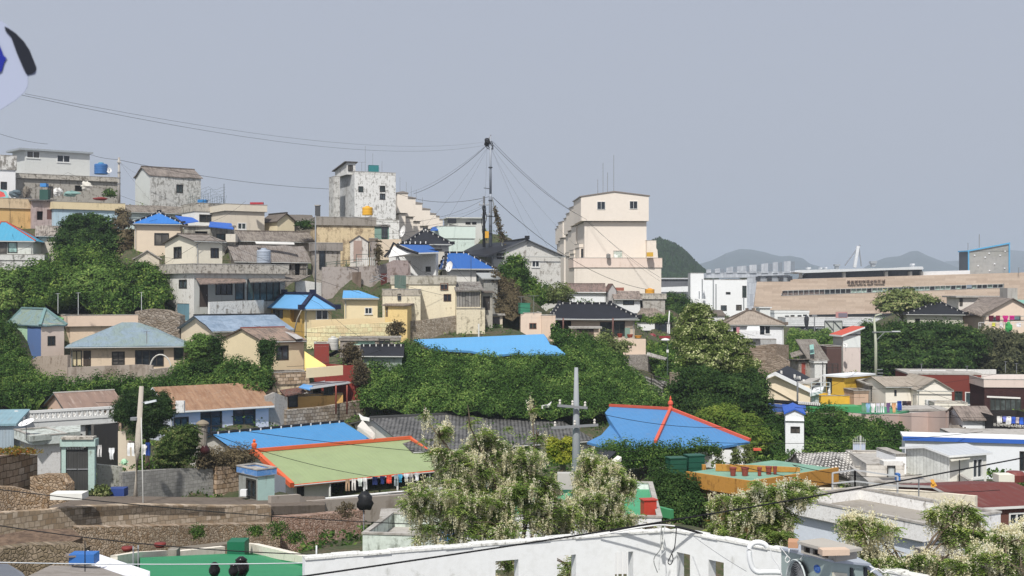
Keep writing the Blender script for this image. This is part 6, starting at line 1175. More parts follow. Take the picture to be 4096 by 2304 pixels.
# mustard house
h=House('mustard_house','mustard walled old house with patched tin roof on a stone terrace','house',1146,1578,1650,107,26,uR=1372,uL=1112,m=plaster('#e0b265',.3,'#7a552c'))
h.w('F',1152,1572,1190,1628,'k',1).w('F',1262,1555,1292,1630,'x',depth=.8).w('F',1294,1548,1332,1580,'k',2).flat(.05,0).done()
slabroof('tin_roof','rusty brown tin awning over the mustard wall',[(1140,1582,105.5),(1225,1565,107),(1200,1548,109),(1118,1560,108)],slate('#70493f'),.12,cat='awning')
slabroof('tin_roof','pale grey patched tin roof over the mustard house',[(1240,1552,106),(1402,1528,109.5),(1350,1515,113),(1215,1535,110)],metalroof('#b9c0c6','X',.4,.5),.12,edge=paint('#dcdedd'),cat='awning')
slabroof('tin_roof','small bright blue sheet corner on the tin roof',[(1195,1548,106.6),(1240,1558,105.8),(1252,1543,107),(1214,1535,108.5)],paint('#5c9ad4'),.08,cat='awning')
for i,u in enumerate((1344,1388)): pole(f'thin rusty red porch post of the mustard house, {"left" if i == 0 else "right"} one',u,1540,1610,107.5,.07,.07,paint('#8f4335'),name='porch_post',cat='post')
wallstrip('stone_terrace_wall','grey stone terrace wall under the mustard house',[(1110,1645,1720,105.5),(1146,1640,1720,104.5),(1300,1626,1700,107),(1450,1600,1690,110)],blocks('#9b8d79','#7e6f5d','#453b31',w=.45,h=.3,dist=.1),.5)
wallstrip('retaining_wall','grey stained retaining wall left of the mustard house',[(1062,1585,1700,103.6),(1100,1570,1700,104),(1150,1590,1720,105)],worn('#9a9286','#6c6459',.5),.4)
# yellow house with light blue roofs
SKY=metalroof('#64b0e8','X',.4,.08)
h=House('yellow_house','yellow house with light blue hipped roof and thick black ridges','house',1205,1236,1340,131,28,uR=1350,uL=1057,oh=.5,og=.5,m=plaster('#ecd496',.15,'#9a7c45'))
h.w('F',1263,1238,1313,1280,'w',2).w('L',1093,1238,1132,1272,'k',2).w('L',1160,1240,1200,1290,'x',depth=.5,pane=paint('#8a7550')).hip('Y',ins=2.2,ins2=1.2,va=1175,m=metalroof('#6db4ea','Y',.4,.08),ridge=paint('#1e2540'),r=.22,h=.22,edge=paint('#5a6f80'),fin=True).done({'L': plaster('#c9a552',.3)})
h=House('yellow_wing','yellow wing with light blue roof and small white window','house',1370,1192,1300,135,8,uR=1518,Y=5,oh=.4,og=.2,m=plaster('#ecd59c',.12,'#9a7c45'))
h.w('F',1459,1230,1489,1256,'w',2).hip('X',ins=.1,ins2=2.2,va=1162,m=SKY,edge=paint('#8b8f8c')).done()
wallstrip('yellow_block_wall','pale yellow wall of big painted stone blocks under the yellow house',[(1228,1315,1375,127),(1300,1305,1372,127.5),(1420,1298,1362,129),(1580,1288,1355,131)],blocks('#e8ce90','#dcc184','#9d8250',w=.7,h=.42,dist=.12,mort=.02,bum=.9),.4)
wallstrip('yellow_plinth','smooth pale yellow plinth above the painted stone blocks',[(1245,1280,1318,128.5),(1540,1270,1300,131.5)],plaster('#e4c98c',.1),.3,gp=False,sink=.3,cat='wall')
h=House('yellow_shed','small yellow shed with grey slab roof and dark door right of the yellow wing','shed',1535,1222,1345,132.5,-6,uR=1632,Y=4,oh=.1,og=.1,m=worn('#e3c684','#b39a66',.15))
h.w('F',1514+24,1228,1552,1268,'D',pane=paint('#7a6848')).shed(.1,.3,slate('#98897c'),ov=(.2,.2,.2,.2)).done()
plant('creeper','dark creeper sloping down the yellow stair wall',1585,1365,129,70,80,1800,.2,L_DRY,core=.3)
pole('old wooden pole leaning before the yellow house',1172,1240,1310,127,.08,.06,paint('#8b8479'),name='leaning_pole',cat='pole',lean=34)
tank('dirty white drum with green pipe under the painted stone blocks',1316,1354,1346,1385,122,'#bdbdb6',ribs=2,name='water_drum')
h=House('long_low_wall','low brownish block building with turquoise panel above the black pent roof','shed',1360,1352,1410,121,5,uR=1600,Y=3,m=worn('#8f8376','#6f6458',.5));h.w('F',1413,1364,1500,1380,'x',pane=paint('#a9d0bd'),name='panel').w('F',1515,1356,1560,1375,'k',2).flat(.1,.1).done()
# cream lower house with boarded bay and stone base
CRM=worn('#e6d8b2','#b3a283',.2)
h=House('cream_house','tall cream house with concrete roof band and two small brown windows in the centre','house',1566,1104,1285,137,5,uR=1822,Y=8,m=CRM)
h.w('F',1761,1132,1792,1159,'k',2,frame=paint('#6b4636')).w('F',1774,1176,1805,1206,'k',2,frame=paint('#5a4034')).flat(.75,.12,worn('#b4ac98','#87806f',.5)).done()
h=House('cream_wing','lower cream wing with crumbling grey top left of the tall cream house','house',1530,1158,1300,134.5,5,uR=1682,Y=4,m=worn('#dccfaa','#9a8f78',.35));h.w('F',1590,1175,1604,1200,'k').flat(.5,.05,worn('#aca08a','#7f7667',.6)).done()
wallstrip('corrugated_sheet','green grey corrugated sheet leaning on the roof band',[(1578,1100,1152,136),(1624,1102,1155,136.3)],metalroof('#6c8276','X',.2,.3),.05,'roof sheet',gp=False,sink=0)
h=House('boarded_bay','bay clad in old upright grey boards right of the tall cream house','shed',1824,1160,1290,136,6,uR=1924,Y=5,m=worn('#d3c5a0','#9b8f78',.4))
h.w('F',1826,1168,1921,1228,'x',pane=blocks('#8f8b84','#716d66','#35322e',w=.32,h=9,mort=.03,bum=.8,dist=0),name='board_cladding',depth=.1).shed(.05,.9,slate('#8d8982','X'),ov=(.3,.3,.1,.3),jit=.08).done()
h=House('door_hut','narrow hut with dark door and white paper right of the boarded bay','shed',1926,1170,1280,138,6,uR=1970,Y=3,m=plaster('#a7a08f',.5));h.w('F',1932,1185,1960,1240,'D',pane=paint('#403a36')).shed(.1,.2,slate('#6e655c'),ov=(.4,.2,.2,.2)).done()
wallstrip('retaining_wall','long brown rubble wall under the tall cream house',[(1636,1285,1350,134),(1700,1280,1350,134.5),(1830,1262,1345,136),(1945,1255,1345,138)],rubble('#a79883','#8a7b67','#4f4437',1.7),.5)
h=House('stone_hut','lower cream stained plinth below the boarded bay','plinth',1826,1230,1290,135.4,4,uR=1940,Y=2,m=worn('#d9caa5','#8f836d',.4));h.flat(.05,0).done()
h=House('grey_hut','grey patched corrugated hut between the tall cream house and the weathered gable','shed',1935,1118,1200,145,10,uR=1990,Y=4,m=metalroof('#aaa9a2','X',.25,.4));h.shed(.2,.8,metalroof('#b9bcb9','X',.25,.3),ov=(.3,.3,.3,.3)).done()
antenna('small bird bath like post on the lane above the sky blue roof',1915,1295,1345,134,r=.09,mat=paint('#dcdcd8'))
# sky blue roof in the ivy and ivy bank
sb=[(1655,1358,125.8),(2175,1336,128.8),(2188,1352,126.8),(2200,1378,124.8),(2225,1385,123.8),(2262,1416,120.8),(2200,1415,120.8),(2140,1418,120.3),(2060,1412,120.3),(1985,1420,119.8),(1940,1415,119.8),(1880,1403,120.8),(1780,1398,120.8),(1735,1398,121.3)]
slabroof('sky_blue_roof','long sky blue metal roof half swallowed by the ivy bank in the centre',sb,metalroof('#62b2ea','X',.5,.06),.2,edge=paint('#4a88b8'))
wallstrip('house_wall','dim wall hidden under the long sky blue roof',[(1700,1400,1480,123.5),(2200,1410,1480,123.5)],plaster('#b0a590',.4),.3)
bank('ivy_bank',[[(1590,1392,122),(1700,1418,119),(1850,1432,118.5),(1990,1448,118.5),(2140,1446,118.5),(2265,1440,120),(2340,1410,124),(2440,1440,126)],
    [(1500,1440,118),(1660,1450,117),(1830,1460,116.5),(1990,1470,116),(2140,1470,116.5),(2280,1470,117),(2400,1480,120),(2540,1520,121)],
    [(1450,1530,112),(1650,1540,111),(1830,1550,111),(1990,1560,111),(2140,1560,111),(2290,1565,112),(2460,1570,113),(2640,1590,114)],
    [(1440,1640,107),(1640,1650,106),(1830,1660,105),(1990,1665,105),(2150,1665,105),(2300,1665,106),(2480,1650,108),(2700,1660,109)]],130000,.2,leafmat('#2b431d','#4c6c2e','#8aa34e',.35),'stuff','vast ivy covered bank below the sky blue roof in the centre','ivy bank',lump=.7,sub=8,off=.2,clump=.3)
bank('ivy_bank',[[(2200,1330,134),(2300,1345,134),(2380,1380,133),(2460,1420,131)],[(2230,1400,126),(2330,1410,127),(2420,1440,127),(2520,1480,126)],[(2280,1470,119),(2380,1480,121),(2480,1510,122),(2600,1560,121)]],24000,.22,L_IVY,'stuff','ivy slope below the dark porch and the peach terrace','ivy bank',lump=1.0,off=.3)
tree('leafy_tree','small yellow leaved tree before the peach terrace wall',[(2420,1370,134,45,38),(2470,1410,133,45,35),(2400,1420,134,45,45),(2500,1390,133,25,22)],6500,.24,L_OLIVE,(2440,1480,133),core=.5)
tree('dark_shrub','dark shrub left of the small yellow leaved tree',[(2300,1385,132,40,30),(2370,1430,129,50,35)],5000,.22,L_DARK,(2330,1450,130))
bank('ivy_bank',[[(2590,1380,150),(2700,1370,152),(2800,1380,155),(2900,1400,160)],[(2600,1450,143),(2700,1450,143),(2800,1450,146),(2920,1470,152)],[(2620,1510,135),(2700,1530,134),(2800,1560,134),(2960,1560,140)],[(2700,1620,122),(2800,1640,122),(2900,1640,122),(3060,1640,122)]],34000,.28,L_MID,'stuff','green slope behind the blossoming tree','ivy bank',lump=1.0,off=.35)
# big blossoming tree on the right of centre
L_BLO=leafmat('#3c4c1f','#627333','#dcdfa2',.9)
tree('blossoming_tree','tall blossoming tree with creamy flower clusters between the ivy bank and white hipped house',[(2790,1270,120,60,60),(2850,1340,119,90,60),(2760,1370,119,75,60),(2930,1390,118,80,60),(2830,1440,117,120,60),(2970,1480,117,70,60),(2740,1330,120,40,45)],42000,.22,L_BLO,(2830,1700,116),clump=.3,core=.6,shell=.5,tr=.3)
tree('dark_tree','dark green lower tree under the blossoming one',[(2800,1540,113,110,70),(2930,1560,112,110,70),(3000,1620,110,80,70),(2850,1640,110,110,60),(2740,1590,113,60,60),(3020,1540,113,45,60)],42000,.2,L_DARK,(2880,1760,110),clump=.35,core=.75)
tree('yellow_green_tree','yellow green mounded tree behind the right slope of the blue pavilion roof',[(2880,1660,104,85,40),(2960,1700,103,80,50),(3010,1760,101,70,60),(2830,1690,104,40,30),(2930,1790,100,70,50)],24000,.18,leafmat('#3f5a20','#6a8030','#8d9a3c'),(2930,1860,101),clump=.25,core=.8)
# ================================================================ LOWER SLOPE
BL2=metalroof('#4c9ad6','X',.35,.16);TG=tiles('#8d8b88','X',.34,.36,1,'#3b3a38',.3)
BRN=slate('#967e70','X',1,.9,'#7a6355')
h=House('brown_roof_house','house with long seamed brown roof behind the white balustrade','house',258,1642,1720,101,38,uR=505,uL=170,oh=.35,og=.3,m=plaster('#c9a184',.2))
h.gable('X',va=1572,m=metalroof('#9b8172','X',1.0,.35,1,'#c5b5a8',.8,.8),ridge=paint('#c9c5be'),r=.09,h=.08,edge=paint('#3b4a4c')).done()
h=House('rust_roof_house','pale blue walled house with rusty brown roof and dark sliding windows','house',672,1648,1770,98,36,uR=1098,Y=7,oh=.5,og=.3,m=plaster('#c3cadb',.12))
h.w('F',695,1668,755,1720,'k',2).w('F',802,1632,888,1742,'k',2,rows=3,pane=glass('#26303a')).w('F',932,1622,1022,1736,'k',2,rows=3,pane=glass('#26303a')).gable('X',rise=1.75,m=slate('#9c7b60','X',1,.9,'#84624a'),jit=.05,edge=paint('#dfe2e4')).done()
# balustrade house
h=House('balustrade_house','white house with pierced balustrade parapet on the left','house',80,1690,1850,86,36,uR=452,Y=6,m=plaster('#cfd0cc',.3))
h.w('F',342,1695,455-20,1830,'k',3,pane=glass('#3a4144')).flat(.25,.25,plaster('#d3d4d0',.35)).done()
O=h.root;m=MB();L=h.X+.3;z=h.Z
m.box(-.25,-.3,z,L,-.1,z+.18);m.box(-.25,-.3,z+.62,L,-.1,z+.8);n=19
for i in range(n+1):
    x=-.25+(L+.25)*i/n;m.box(x-.05,-.27,z+.18,x+.05,-.13,z+.62)
    if i < n: c=x+(L+.25)/n/2;w=(L+.25)/n/2*.85;m.tube([(c+w*.8*math.cos(a),-.2,z+.4+.2*math.sin(a)) for a in np.linspace(0,2*math.pi,10)],.045,4,cap=False)
m.box(-.4,-.34,z,-.2,-.05,z+.85);m.box(L-.25,-.34,z,L+.05,-.05,z+.9);m.build('balustrade',plaster('#dcdcd8',.25),O)
boxthing('balustrade_end','short pierced balustrade end right of the dark conifer','balustrade',702,736,1604,1650,90,.3,worn('#d9dad8','#77746f',.3))
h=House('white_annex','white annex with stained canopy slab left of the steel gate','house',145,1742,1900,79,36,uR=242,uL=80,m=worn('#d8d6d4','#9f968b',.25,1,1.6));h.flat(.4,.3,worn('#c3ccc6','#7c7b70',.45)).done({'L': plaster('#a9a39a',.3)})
slabroof('canopy','stained concrete canopy slab over the dark porch',[(120,1745,78),(322,1725,81),(322,1700,85),(60,1715,84)],worn('#b5bdb4','#6e6d62',.5),.35,cat='canopy')
wallstrip('porch_wall','dim back wall of the porch behind the steel gate',[(242,1745,1860,82),(330,1735,1850,84)],plaster('#8b857c',.4),.2)
# gate
r=empty('steel_gate',P(256,1962,72.5),math.radians(3),'dark grey steel gate in a mint green concrete frame','gate');w=112/F*72.5;hh=205/F*72.5;MG=worn('#9fc0b6','#8b8f84',.3)
m=MB();m.box(-.15,0,0,.1,.35,hh*.86);m.build('pillar',MG,r);m=MB();m.box(w-.25,0,0,w+.12,.35,hh*.86);m.build('pillar',MG,r);m=MB();m.box(-.2,-.15,hh*.86,w+.2,.6,hh);m.build('lintel',MG,r);m=MB();m.box(-.1,-.25,hh*1.0,w+.1,.5,hh*1.05);m.build('coping',DIRTYBAND,r)
for a,b in ((.1,w/2-.08),(w/2-.07,w-.25)):
    m=MB();m.box(a,.1,0,b,.16,hh*.83);[m.box(x,.08,0,x+.03,.1,hh*.83) for x in np.linspace(a+.1,b-.1,4)];d_=m.build('door',paint('#4a4a48',.9,.6,.3),r)
    m=MB();m.box((a+b)/2-.3,.04,hh*.4,(a+b)/2+.3,.1,hh*.42);m.build('handle',STEEL,d_)
m=MB();[m.bar((.1+i*.09,.02,hh*.8),(.13+i*.09,.02,hh*.85),.04) for i in range(12)];m.bar((.05,.02,hh*.86),(1.25,.02,hh*.86),.05);m.build('fringe',paint('#cfd6d2'),r)
wallstrip('house_wall','dark recessed front behind the clothes left of the conifer',[(375,1700,1860,81.5),(475,1690,1850,84)],plaster('#5e5b57',.3),.2)  # flat dark plaster stands for the shade in the recess
wallstrip('garden_wall','tan pillar and low wall behind the leaning concrete pole',[(472,1725,1860,80.5),(500,1725,1860,80.5),(505,1762,1850,80.5),(545,1765,1850,80.7)],plaster('#d5c3a6',.2),.2)
for i,(u,v,w,hh,c,k) in enumerate([(398,1780,20,48,'#d8d6d4','trousers'),(446,1792,24,46,'#e3e4e6','shirt'),(523,1772,34,52,'#f0f0f0','trousers'),(578,1778,20,40,'#ececea','shirt'),(592,1770,18,52,'#2f4a8f','towel')]):
    garment(['pale trousers right of the steel gate','white shirt before the dark recess','pair of bright white trousers left of the leaning pole','white cloth right of the leaning pole','navy towel beside the conifer trunk'][i],u,v,w,hh,79,c,k,i)
plant('plastic_bag','pale green plastic bag on the low wall',497,1862,78,30,28,60,.1,paint('#a9d6b0'),'bag',core=.9)
wallstrip('stone_wall','mossy whitewashed stone wall right of the steel gate',[(388,1858,1975,74),(490,1868,1975,74.5)],worn('#9a9a8c','#5d5a48',.5,1,2),.4)
wallstrip('block_wall','grey concrete block wall behind the leaning pole',[(490,1890,1990,74),(560,1884,1985,75),(700,1876,1985,77),(870,1870,1972,79)],blocks('#9c9a94','#8d8b86','#6d6a64',w=.42,h=.22,mort=.012,bum=.3,dist=.02),.35)
wallstrip('stone_wall','tan squared stone wall at the right end of the grey block wall',[(866,1868,1992,78.6),(960,1866,1992,80)],blocks('#ab8f70','#8f7558','#55442f',w=.42,h=.3),.5)
wallstrip('stone_wall','big brown stone wall at the left edge under the orange flowers',[(-60,1830,1985,69),(80,1815,1960,72),(150,1820,1940,74)],blocks('#9c8468','#83694f','#4a3a2a',w=.62,h=.4),.5)
wallstrip('rubble_wall','tumbled rubble wall below the white annex and gate',[(120,1905,2010,72),(160,1898,2010,71.6),(240,1898,2010,71.3),(262,1935,2010,71)],rubble('#a58a68','#8b6f50','#453524',1.9),.6)
m=MB();V=leafquads(blob_points([((0,0,.2),1.6,.5,.25)],2600,.12,20,.3),.09);o=bpy.data.objects.new('flowers',fast_mesh('flowers',V,4,leafmat('#5d6a2c','#8a7a30','#c96a2c',3)));COL.objects.link(o);o.location=P(60,1820,71.5);tag(o,'orange flowers on top of the big brown stone wall','flowers')
h=House('blue_shed','pale blue sheet shed at the left photo edge','shed',-50,1700,1800,82,10,uR=55,Y=4,m=metalroof('#aebfcb','X',.2,.2));h.shed(.1,.6,metalroof('#8fb4c0','X',.3,.3)).done()
dish('white dish with rusty rim on the annex canopy',105,1690,79,.5,(-.2,-.35,.9))
slabroof('lane',None,[(180,2030,68),(345,1985,71),(560,1985,73),(860,1990,76),(1300,1985,81),(1300,2020,76),(900,2030,71),(560,2022,68),(330,2030,66),(190,2045,65)],plaster('#6f6459',.5,'#4e453c'),.5);tag(bpy.data.objects['lane'],kind='structure')
del bpy.data.objects['lane']['category']
wallstrip('retaining_wall','long coursed stone retaining wall along the lane, lower left',[(-60,2055,2250,62),(190,2040,2230,64.5),(330,2026,2220,66),(560,2018,2215,68),(900,2024,2200,71),(1085,2022,2200,73)],blocks('#a89377','#8b765c','#7a6c5a',w=.40,h=.30,dist=.09),.6)
wallstrip('rubble_wall','yellowish rubble wall at the far lower left',[(-60,1945,2120,63.5),(60,1950,2100,64.5),(190,1985,2100,65),(200,2040,2100,65.2)],rubble('#a58c6c','#8d7354','#4c3c2a',1.8),.6)
wallstrip('rubble_wall','lower rubble footing under the long retaining wall',[(300,2110,2230,63),(600,2105,2240,65),(880,2098,2240,68),(1120,2095,2230,70)],rubble('#a68f72','#8c7458','#3f3325',2.0),.7)
wallstrip('rubble_wall','reddish rubble wall right of the plaster wall',[(1105,2070,2200,71),(1240,2062,2200,72),(1460,2040,2200,74)],rubble('#a98872','#8d6c57','#4b382b',2.1),.7)
wallstrip('plaster_wall','grey brown plaster garden wall with curved step under the veranda',[(1085,1985,2080,75),(1200,1978,2078,76.5),(1228,2005,2076,77),(1520,1985,2060,80.5),(1800,1965,2060,84)],plaster('#968879',.35,'#655847'),.35)
boxthing('parcel','long white wrapped bundle on the rubble at the lane start','parcel',200,328,1975,2000,64.6,1,paint('#e4e3dc'));boxthing('water_tub','blue cloth covered tub at the foot of the leaning pole','tub',432,496,1955,1988,72.5,.8,paint('#31498a'))
plant('grass_clump','clump of strappy grass left of the blue tub',408,1990,72,60,40,700,.2,L_OLIVE,core=.3)
slabroof('earth_slope',None,[(-60,2150,58),(120,2118,60),(290,2115,61),(330,2150,59),(200,2200,56),(-60,2215,55)],soil('#6e5a48','#7d6753','#58473a'),1.0);o=bpy.data.objects['earth_slope'];tag(o,kind='structure');del o['category']
wallstrip('rubble_wall','tumbled grey stones at the bottom left above the blue box',[(-60,2205,2290,54),(120,2180,2280,55),(260,2178,2290,55),(340,2195,2290,55)],rubble('#8d7e6b','#74664f','#3d3326',1.6),.7)
# leaning pole with lamp, conifer, bush
r=pole('leaning concrete pole with street lamp before the conifer',538,1545,1985,72.8,.22,.13,plaster('#a59a88',.3,'#776b5a'),lean=28,bands=(1675,));B=r.location.copy();m=MB();m.bar(P(566,1612,72.5)-B,P(590,1604,72.5)-B,.05);m.build('arm',STEEL,r);m=MB();a,b=P(580,1612,72.3)-B,P(625,1602,72.3)-B;m.bar(a,b,.14,.12);m.build('lamp_head',paint('#d4dcdf'),r)
pole('thin white conduit beside the leaning pole',577,1670,2200,71,.03,.03,paint('#c3c3be'),name='conduit',cat='conduit',lean=-12)
tree('conifer','dark conifer with upswept tips behind the leaning pole',[(570,1640,80,100,75),(520,1600,80.5,35,40),(650,1640,80,50,55),(480,1650,80.5,30,50),(590,1710,80,80,50),(590,1590,80.5,30,30),(655,1590,81,18,25)],36000,.14,L_CON,(590,1850,80),clump=.16,core=.8,asp=.35,per=30)
tree('round_bush','glossy mottled round bush right of the conifer',[(710,1790,78,85,85),(670,1840,78,50,40),(760,1740,78,40,40)],22000,.11,leafmat('#2c3d1f','#4e6330','#93945a',1.5),(710,1880,78),clump=.15,core=.85)
r=empty('chimney_pot',P(810,1790,82),0,'weathered round stone chimney with cap beside the bright blue roof','chimney');m=MB();hh=110/F*82;m.lathe([(.32,-.5),(.33,hh*.75),(.28,hh*.8)],n=12);m.build('shaft',plaster('#8c8270',.5),r);m=MB();m.lathe([(.42,hh*.8),(.44,hh*.88),(.3,hh*.95),(.1,hh)],n=12);m.build('cap',plaster('#8a7f6c',.4),r)
m=MB();m.lathe([(.15,0),(.3,.18),(.31,.36),(.18,.5),(.2,.55)],n=16);m.sm=True;tag(m.build('clay_jar',paint('#3f1c1c',1,.2),None,P(820,1818,78)),'shiny dark red jar by the stone chimney','jar')
bank('scrub',[[(800,1838,80),(900,1828,81),(1010,1830,83)],[(790,1880,78),(880,1875,79),(960,1870,80)]],9000,.14,L_DRY,'stuff','dry scrub before the bright blue roof','scrub',lump=.4)
# bright blue roof, green roof
h=House('blue_roof_house','house with large plain bright blue roof and black ridge at lower left','house',966,1822,1885,91,44,uR=1497,uA=846,oh=.5,og=.3,m=plaster('#b8b3a8',.3))
h.gable('X',va=1735,m=BL2,ridge=TILEB,ticks=.9,r=.14,edge=paint('#23262e')).done()
h=House('green_roof_house','house with light green roof, orange trim and open veranda hung with laundry','house',1172,1938,2010,84.5,36,uR=1810,uA=1022,oh=.9,og=.5,m=plaster('#d9d3cc',.15))
h.gable('X',va=1808,m=metalroof('#a5b680','X',.35,.22,st=.15),edge=paint('#d9622e'),t=.2)
h.w('F',1322,1903,1780,1982,'x',depth=2.0)
for u0,u1,k in ((1142,1196,'g'),(1210,1272,'x')):
    if k == 'x': h.w('F',u0,1925-(u0-1200)*.09,u1,1998-(u0-1200)*.09,'x',depth=1.2)
    else: h.w('F',u0+45,1935,u1+20,1985,'k',4)
h.done({'L': plaster('#e6e6e8',.1)})
OR=paint('#dc6230',.95);m=MB();X,Y,Z=h.X,h.Y,h.Z;zr=h.gbl[2]+.21
m.bar((-.1,Y/2,zr+.12),(X+.1,Y/2,zr+.12),.32,.24);m.bar((-.12,-.1,Z-.02),(-.12,Y/2,zr+.1),.3,.34);m.bar((X,-.1,Z),(X,Y/2,zr+.1),.2,.2);m.bar((0,-.02,Z-.12),(X,-.02,Z-.12),.1,.14);m.bar((-.12,Y/2,zr+.1),(-.12,Y+.1,Z),.3,.3);m.lathe([(.22,0),(.14,.15),(.2,.35),(.2,.5),(.08,.6),(.12,.72),(.02,.85)],(-.1,Y/2,zr+.1),12);m.build('trim',OR,h.roof)
for i in range(4): x=X*(.22+.21*i);m=MB();m.tube([(x,.1,-1.2),(x,.1,Z-.1)],.075,8);m.build('veranda_post',WHITE,h.root)
wallstrip('veranda_wall','white topped veranda parapet under the light green roof',[(1228,2004,2030,80),(1560,1974,2000,83.5),(1780,1955,1985,87)],plaster('#d9d6d0',.2),.3,gp=False,cap=paint('#e6e5e1'))
gg=[(1390,'#b79a7c','trousers'),(1415,'#d9d5cf','trousers'),(1440,'#cfd6cf','shirt'),(1460,'#dcdcda','trousers'),(1500,'#25305c','towel'),(1530,'#27386a','shirt'),(1556,'#e2533a','towel'),(1585,'#97a4a9','trousers'),(1600,'#3f9ec2','shirt'),(1625,'#cfd3d6','shirt'),(1645,'#b7b2ae','trousers'),(1668,'#d9dadb','shirt')]
nm=['tan trousers','cream trousers','pale green shirt','white trousers','dark navy towel','navy shirt','red orange cloth','grey trousers','turquoise shirt','light grey shirt','taupe trousers','white shirt at the far end']
for i,(u,c,k) in enumerate(gg): garment(nm[i]+' in the open veranda',u,1918-(u-1390)*.1,20,46 if k == 'trousers' else 32,84.5+(u-1390)*.012,c,k,i)
h=House('gate_hut','small gate shelter with blue and white slab roof left of the green roof','gateway',1030,1880,1990,76,42,uR=1098,uL=955,m=plaster('#9ec6bd',.25))
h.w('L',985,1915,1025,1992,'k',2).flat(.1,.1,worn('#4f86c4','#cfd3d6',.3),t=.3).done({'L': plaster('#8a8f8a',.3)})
wallstrip('garden_wall','white gable side wall between gate shelter and veranda',[(1090,1890,1985,80),(1142,1912,1975,82)],plaster('#dedfe2',.15),.2,gp=False)
boxthing('meter_box','white meter box on the tan stone wall','meter box',960,985,1960,1985,76,.4,paint('#e3e4e4'))
slabroof('canopy','dark gap roof edge left of the gate shelter',[(955,1872,78),(1010,1875,77),(1012,1862,79),(958,1860,80)],worn('#d6d9da','#7c7d7a',.4),.3,cat='roof')
# grey tiled roof
h=House('grey_tile_house','house with big grey tiled roof between bright blue roof and blue pavilion','house',1650,1806,1870,94,27,uR=2380,uA=1480,oh=.4,og=.3,m=plaster('#d8d3c8',.2))
h.gable('X',va=1672,m=TG,ridge=paint('#4a4a49'),r=.15,edge=paint('#5b5a58')).done()
m=MB();m.box(0,0,0,.25,.2,.5);slabroof('gable_wall','pale triangular gable left of the grey tiled roof',[(1430,1705,97),(1450,1680,97.5),(1500,1735,95),(1490,1752,95)],plaster('#c4bdb2',.2),.25,cat='gable wall')
for lb,u,v,d in (('white ridge end ornament left of the grey tiled roof',1452,1678,98),('white ridge end ornament at the right top of the grey tiled roof',2190,1628,106)):
    m=MB();s=1 if u < 1800 else -1;m.prism([(-.35*s,0,.45),(-.15*s,0,-.05),(.5*s,0,-.15),(.5*s,0,.1),(0,0,.2)],(0,.3,0));tag(m.build('ridge_ornament',paint('#ecebe8'),None,P(u,v,d)),lb,'ornament')
# blue pavilion roof
PB=metalroof('#4f95d2','X',.35,.14);OT=paint('#dc5a3c',.95)
r=House('blue_pavilion_house','white walled house with wide blue tent shaped roof and orange ridges','house',2640,1802,1900,80,5,uR=2985,Y=9,m=plaster('#e6e6e4',.12));r.w('F',2800,1815,2850,1885,'x',depth=.3,pane=plaster('#b9b9b4',.3)).done()
A_=dict(a=(2440,1626,98),p=(2682,1640,90),c=(3000,1766,84),e=(2622,1772,79),f=(2800,1790,79),g=(2550,1810,80),l1=(2348,1768,84),l2=(2405,1740,87),l3=(2440,1700,91),l4=(2420,1650,95))
def facet(lb,ks): 
    Q=[P(*(A_[k] if isinstance(k,str) else k)) for k in ks];o=r.o;m=MB();q=[r.loc(p) for p in Q];m.poly(q);m.poly([p-Vector((0,0,.15)) for p in q][::-1]);n=len(q)
    for i in range(n): a,b=q[i],q[(i+1) % n];m.poly([a,a-Vector((0,0,.15)),b-Vector((0,0,.15)),b])
    m.build('roof',PB,r.root)
facet('',['a','p','e',(2520,1802,79.5),(2430,1790,81),'l1','l2','l3','l4']);facet('',['p','c',(2830,1796,80),(2700,1800,78.5),'e'])
for pq in (('a','p'),('p','c'),('p','e')):
    m=MB();m.bar(r.loc(P(*A_[pq[0]]))+Vector((0,0,.1)),r.loc(P(*A_[pq[1]]))+Vector((0,0,.1)),.2,.2);m.build('ridge',OT,r.root)
x=r.loc(P(*A_['p']));m=MB();m.lathe([(.2,0),(.12,.2),(.2,.35),(.18,.5),(.05,.62),(.08,.7),(.01,.95)],x+Vector((0,0,.1)),10);m.build('finial',OT,r.root)
m=MB();m.box(0,0,0,.5,.3,.15);tag(m.build('eave_tip',OT,None,P(3015,1803,82)),'orange eave tip right of the blue tent roof','roof tile')
bank('ivy',[[(2420,1800,76),(2520,1812,75),(2600,1790,75),(2700,1808,76),(2860,1800,77)],[(2420,1880,73),(2520,1880,73),(2620,1860,74),(2700,1835,75.5),(2860,1812,77)]],14000,.14,L_IVY,'stuff','vines along the eave of the blue tent roof','ivy',lump=.4)
for i,u in enumerate((2872,2942,2990)): plant('creeper',f'hanging vine on the white wall under the tent roof, {["left", "middle", "right"][i]} one',u,1880,78,26,95,900,.13,L_OLIVE,core=0,group='hanging vines')
tank('green square water tank, left of the pair before the tent roof',2668,2740,1828,1890,72,'#245a45',square=True);tank('green square water tank, right of the pair before the tent roof',2742,2812,1818,1888,72.5,'#1f5a48',square=True)
m=MB();m.bar((0,0,0),(2.1,0,.22),.12);slabroof('white_gable','pale gable board rising to a white ridge tip in the blossoms',[(2400,1880,66),(2470,1822,67),(2486,1828,67),(2430,1885,66)],plaster('#e2dccf',.1),.2,cat='gable wall');slabroof('dark_roof','black tiled slope left of the white ridge tip',[(2385,1795,75),(2465,1806,72),(2440,1830,70),(2395,1860,69)],tiles('#33353a','X',.3,.3),.15)
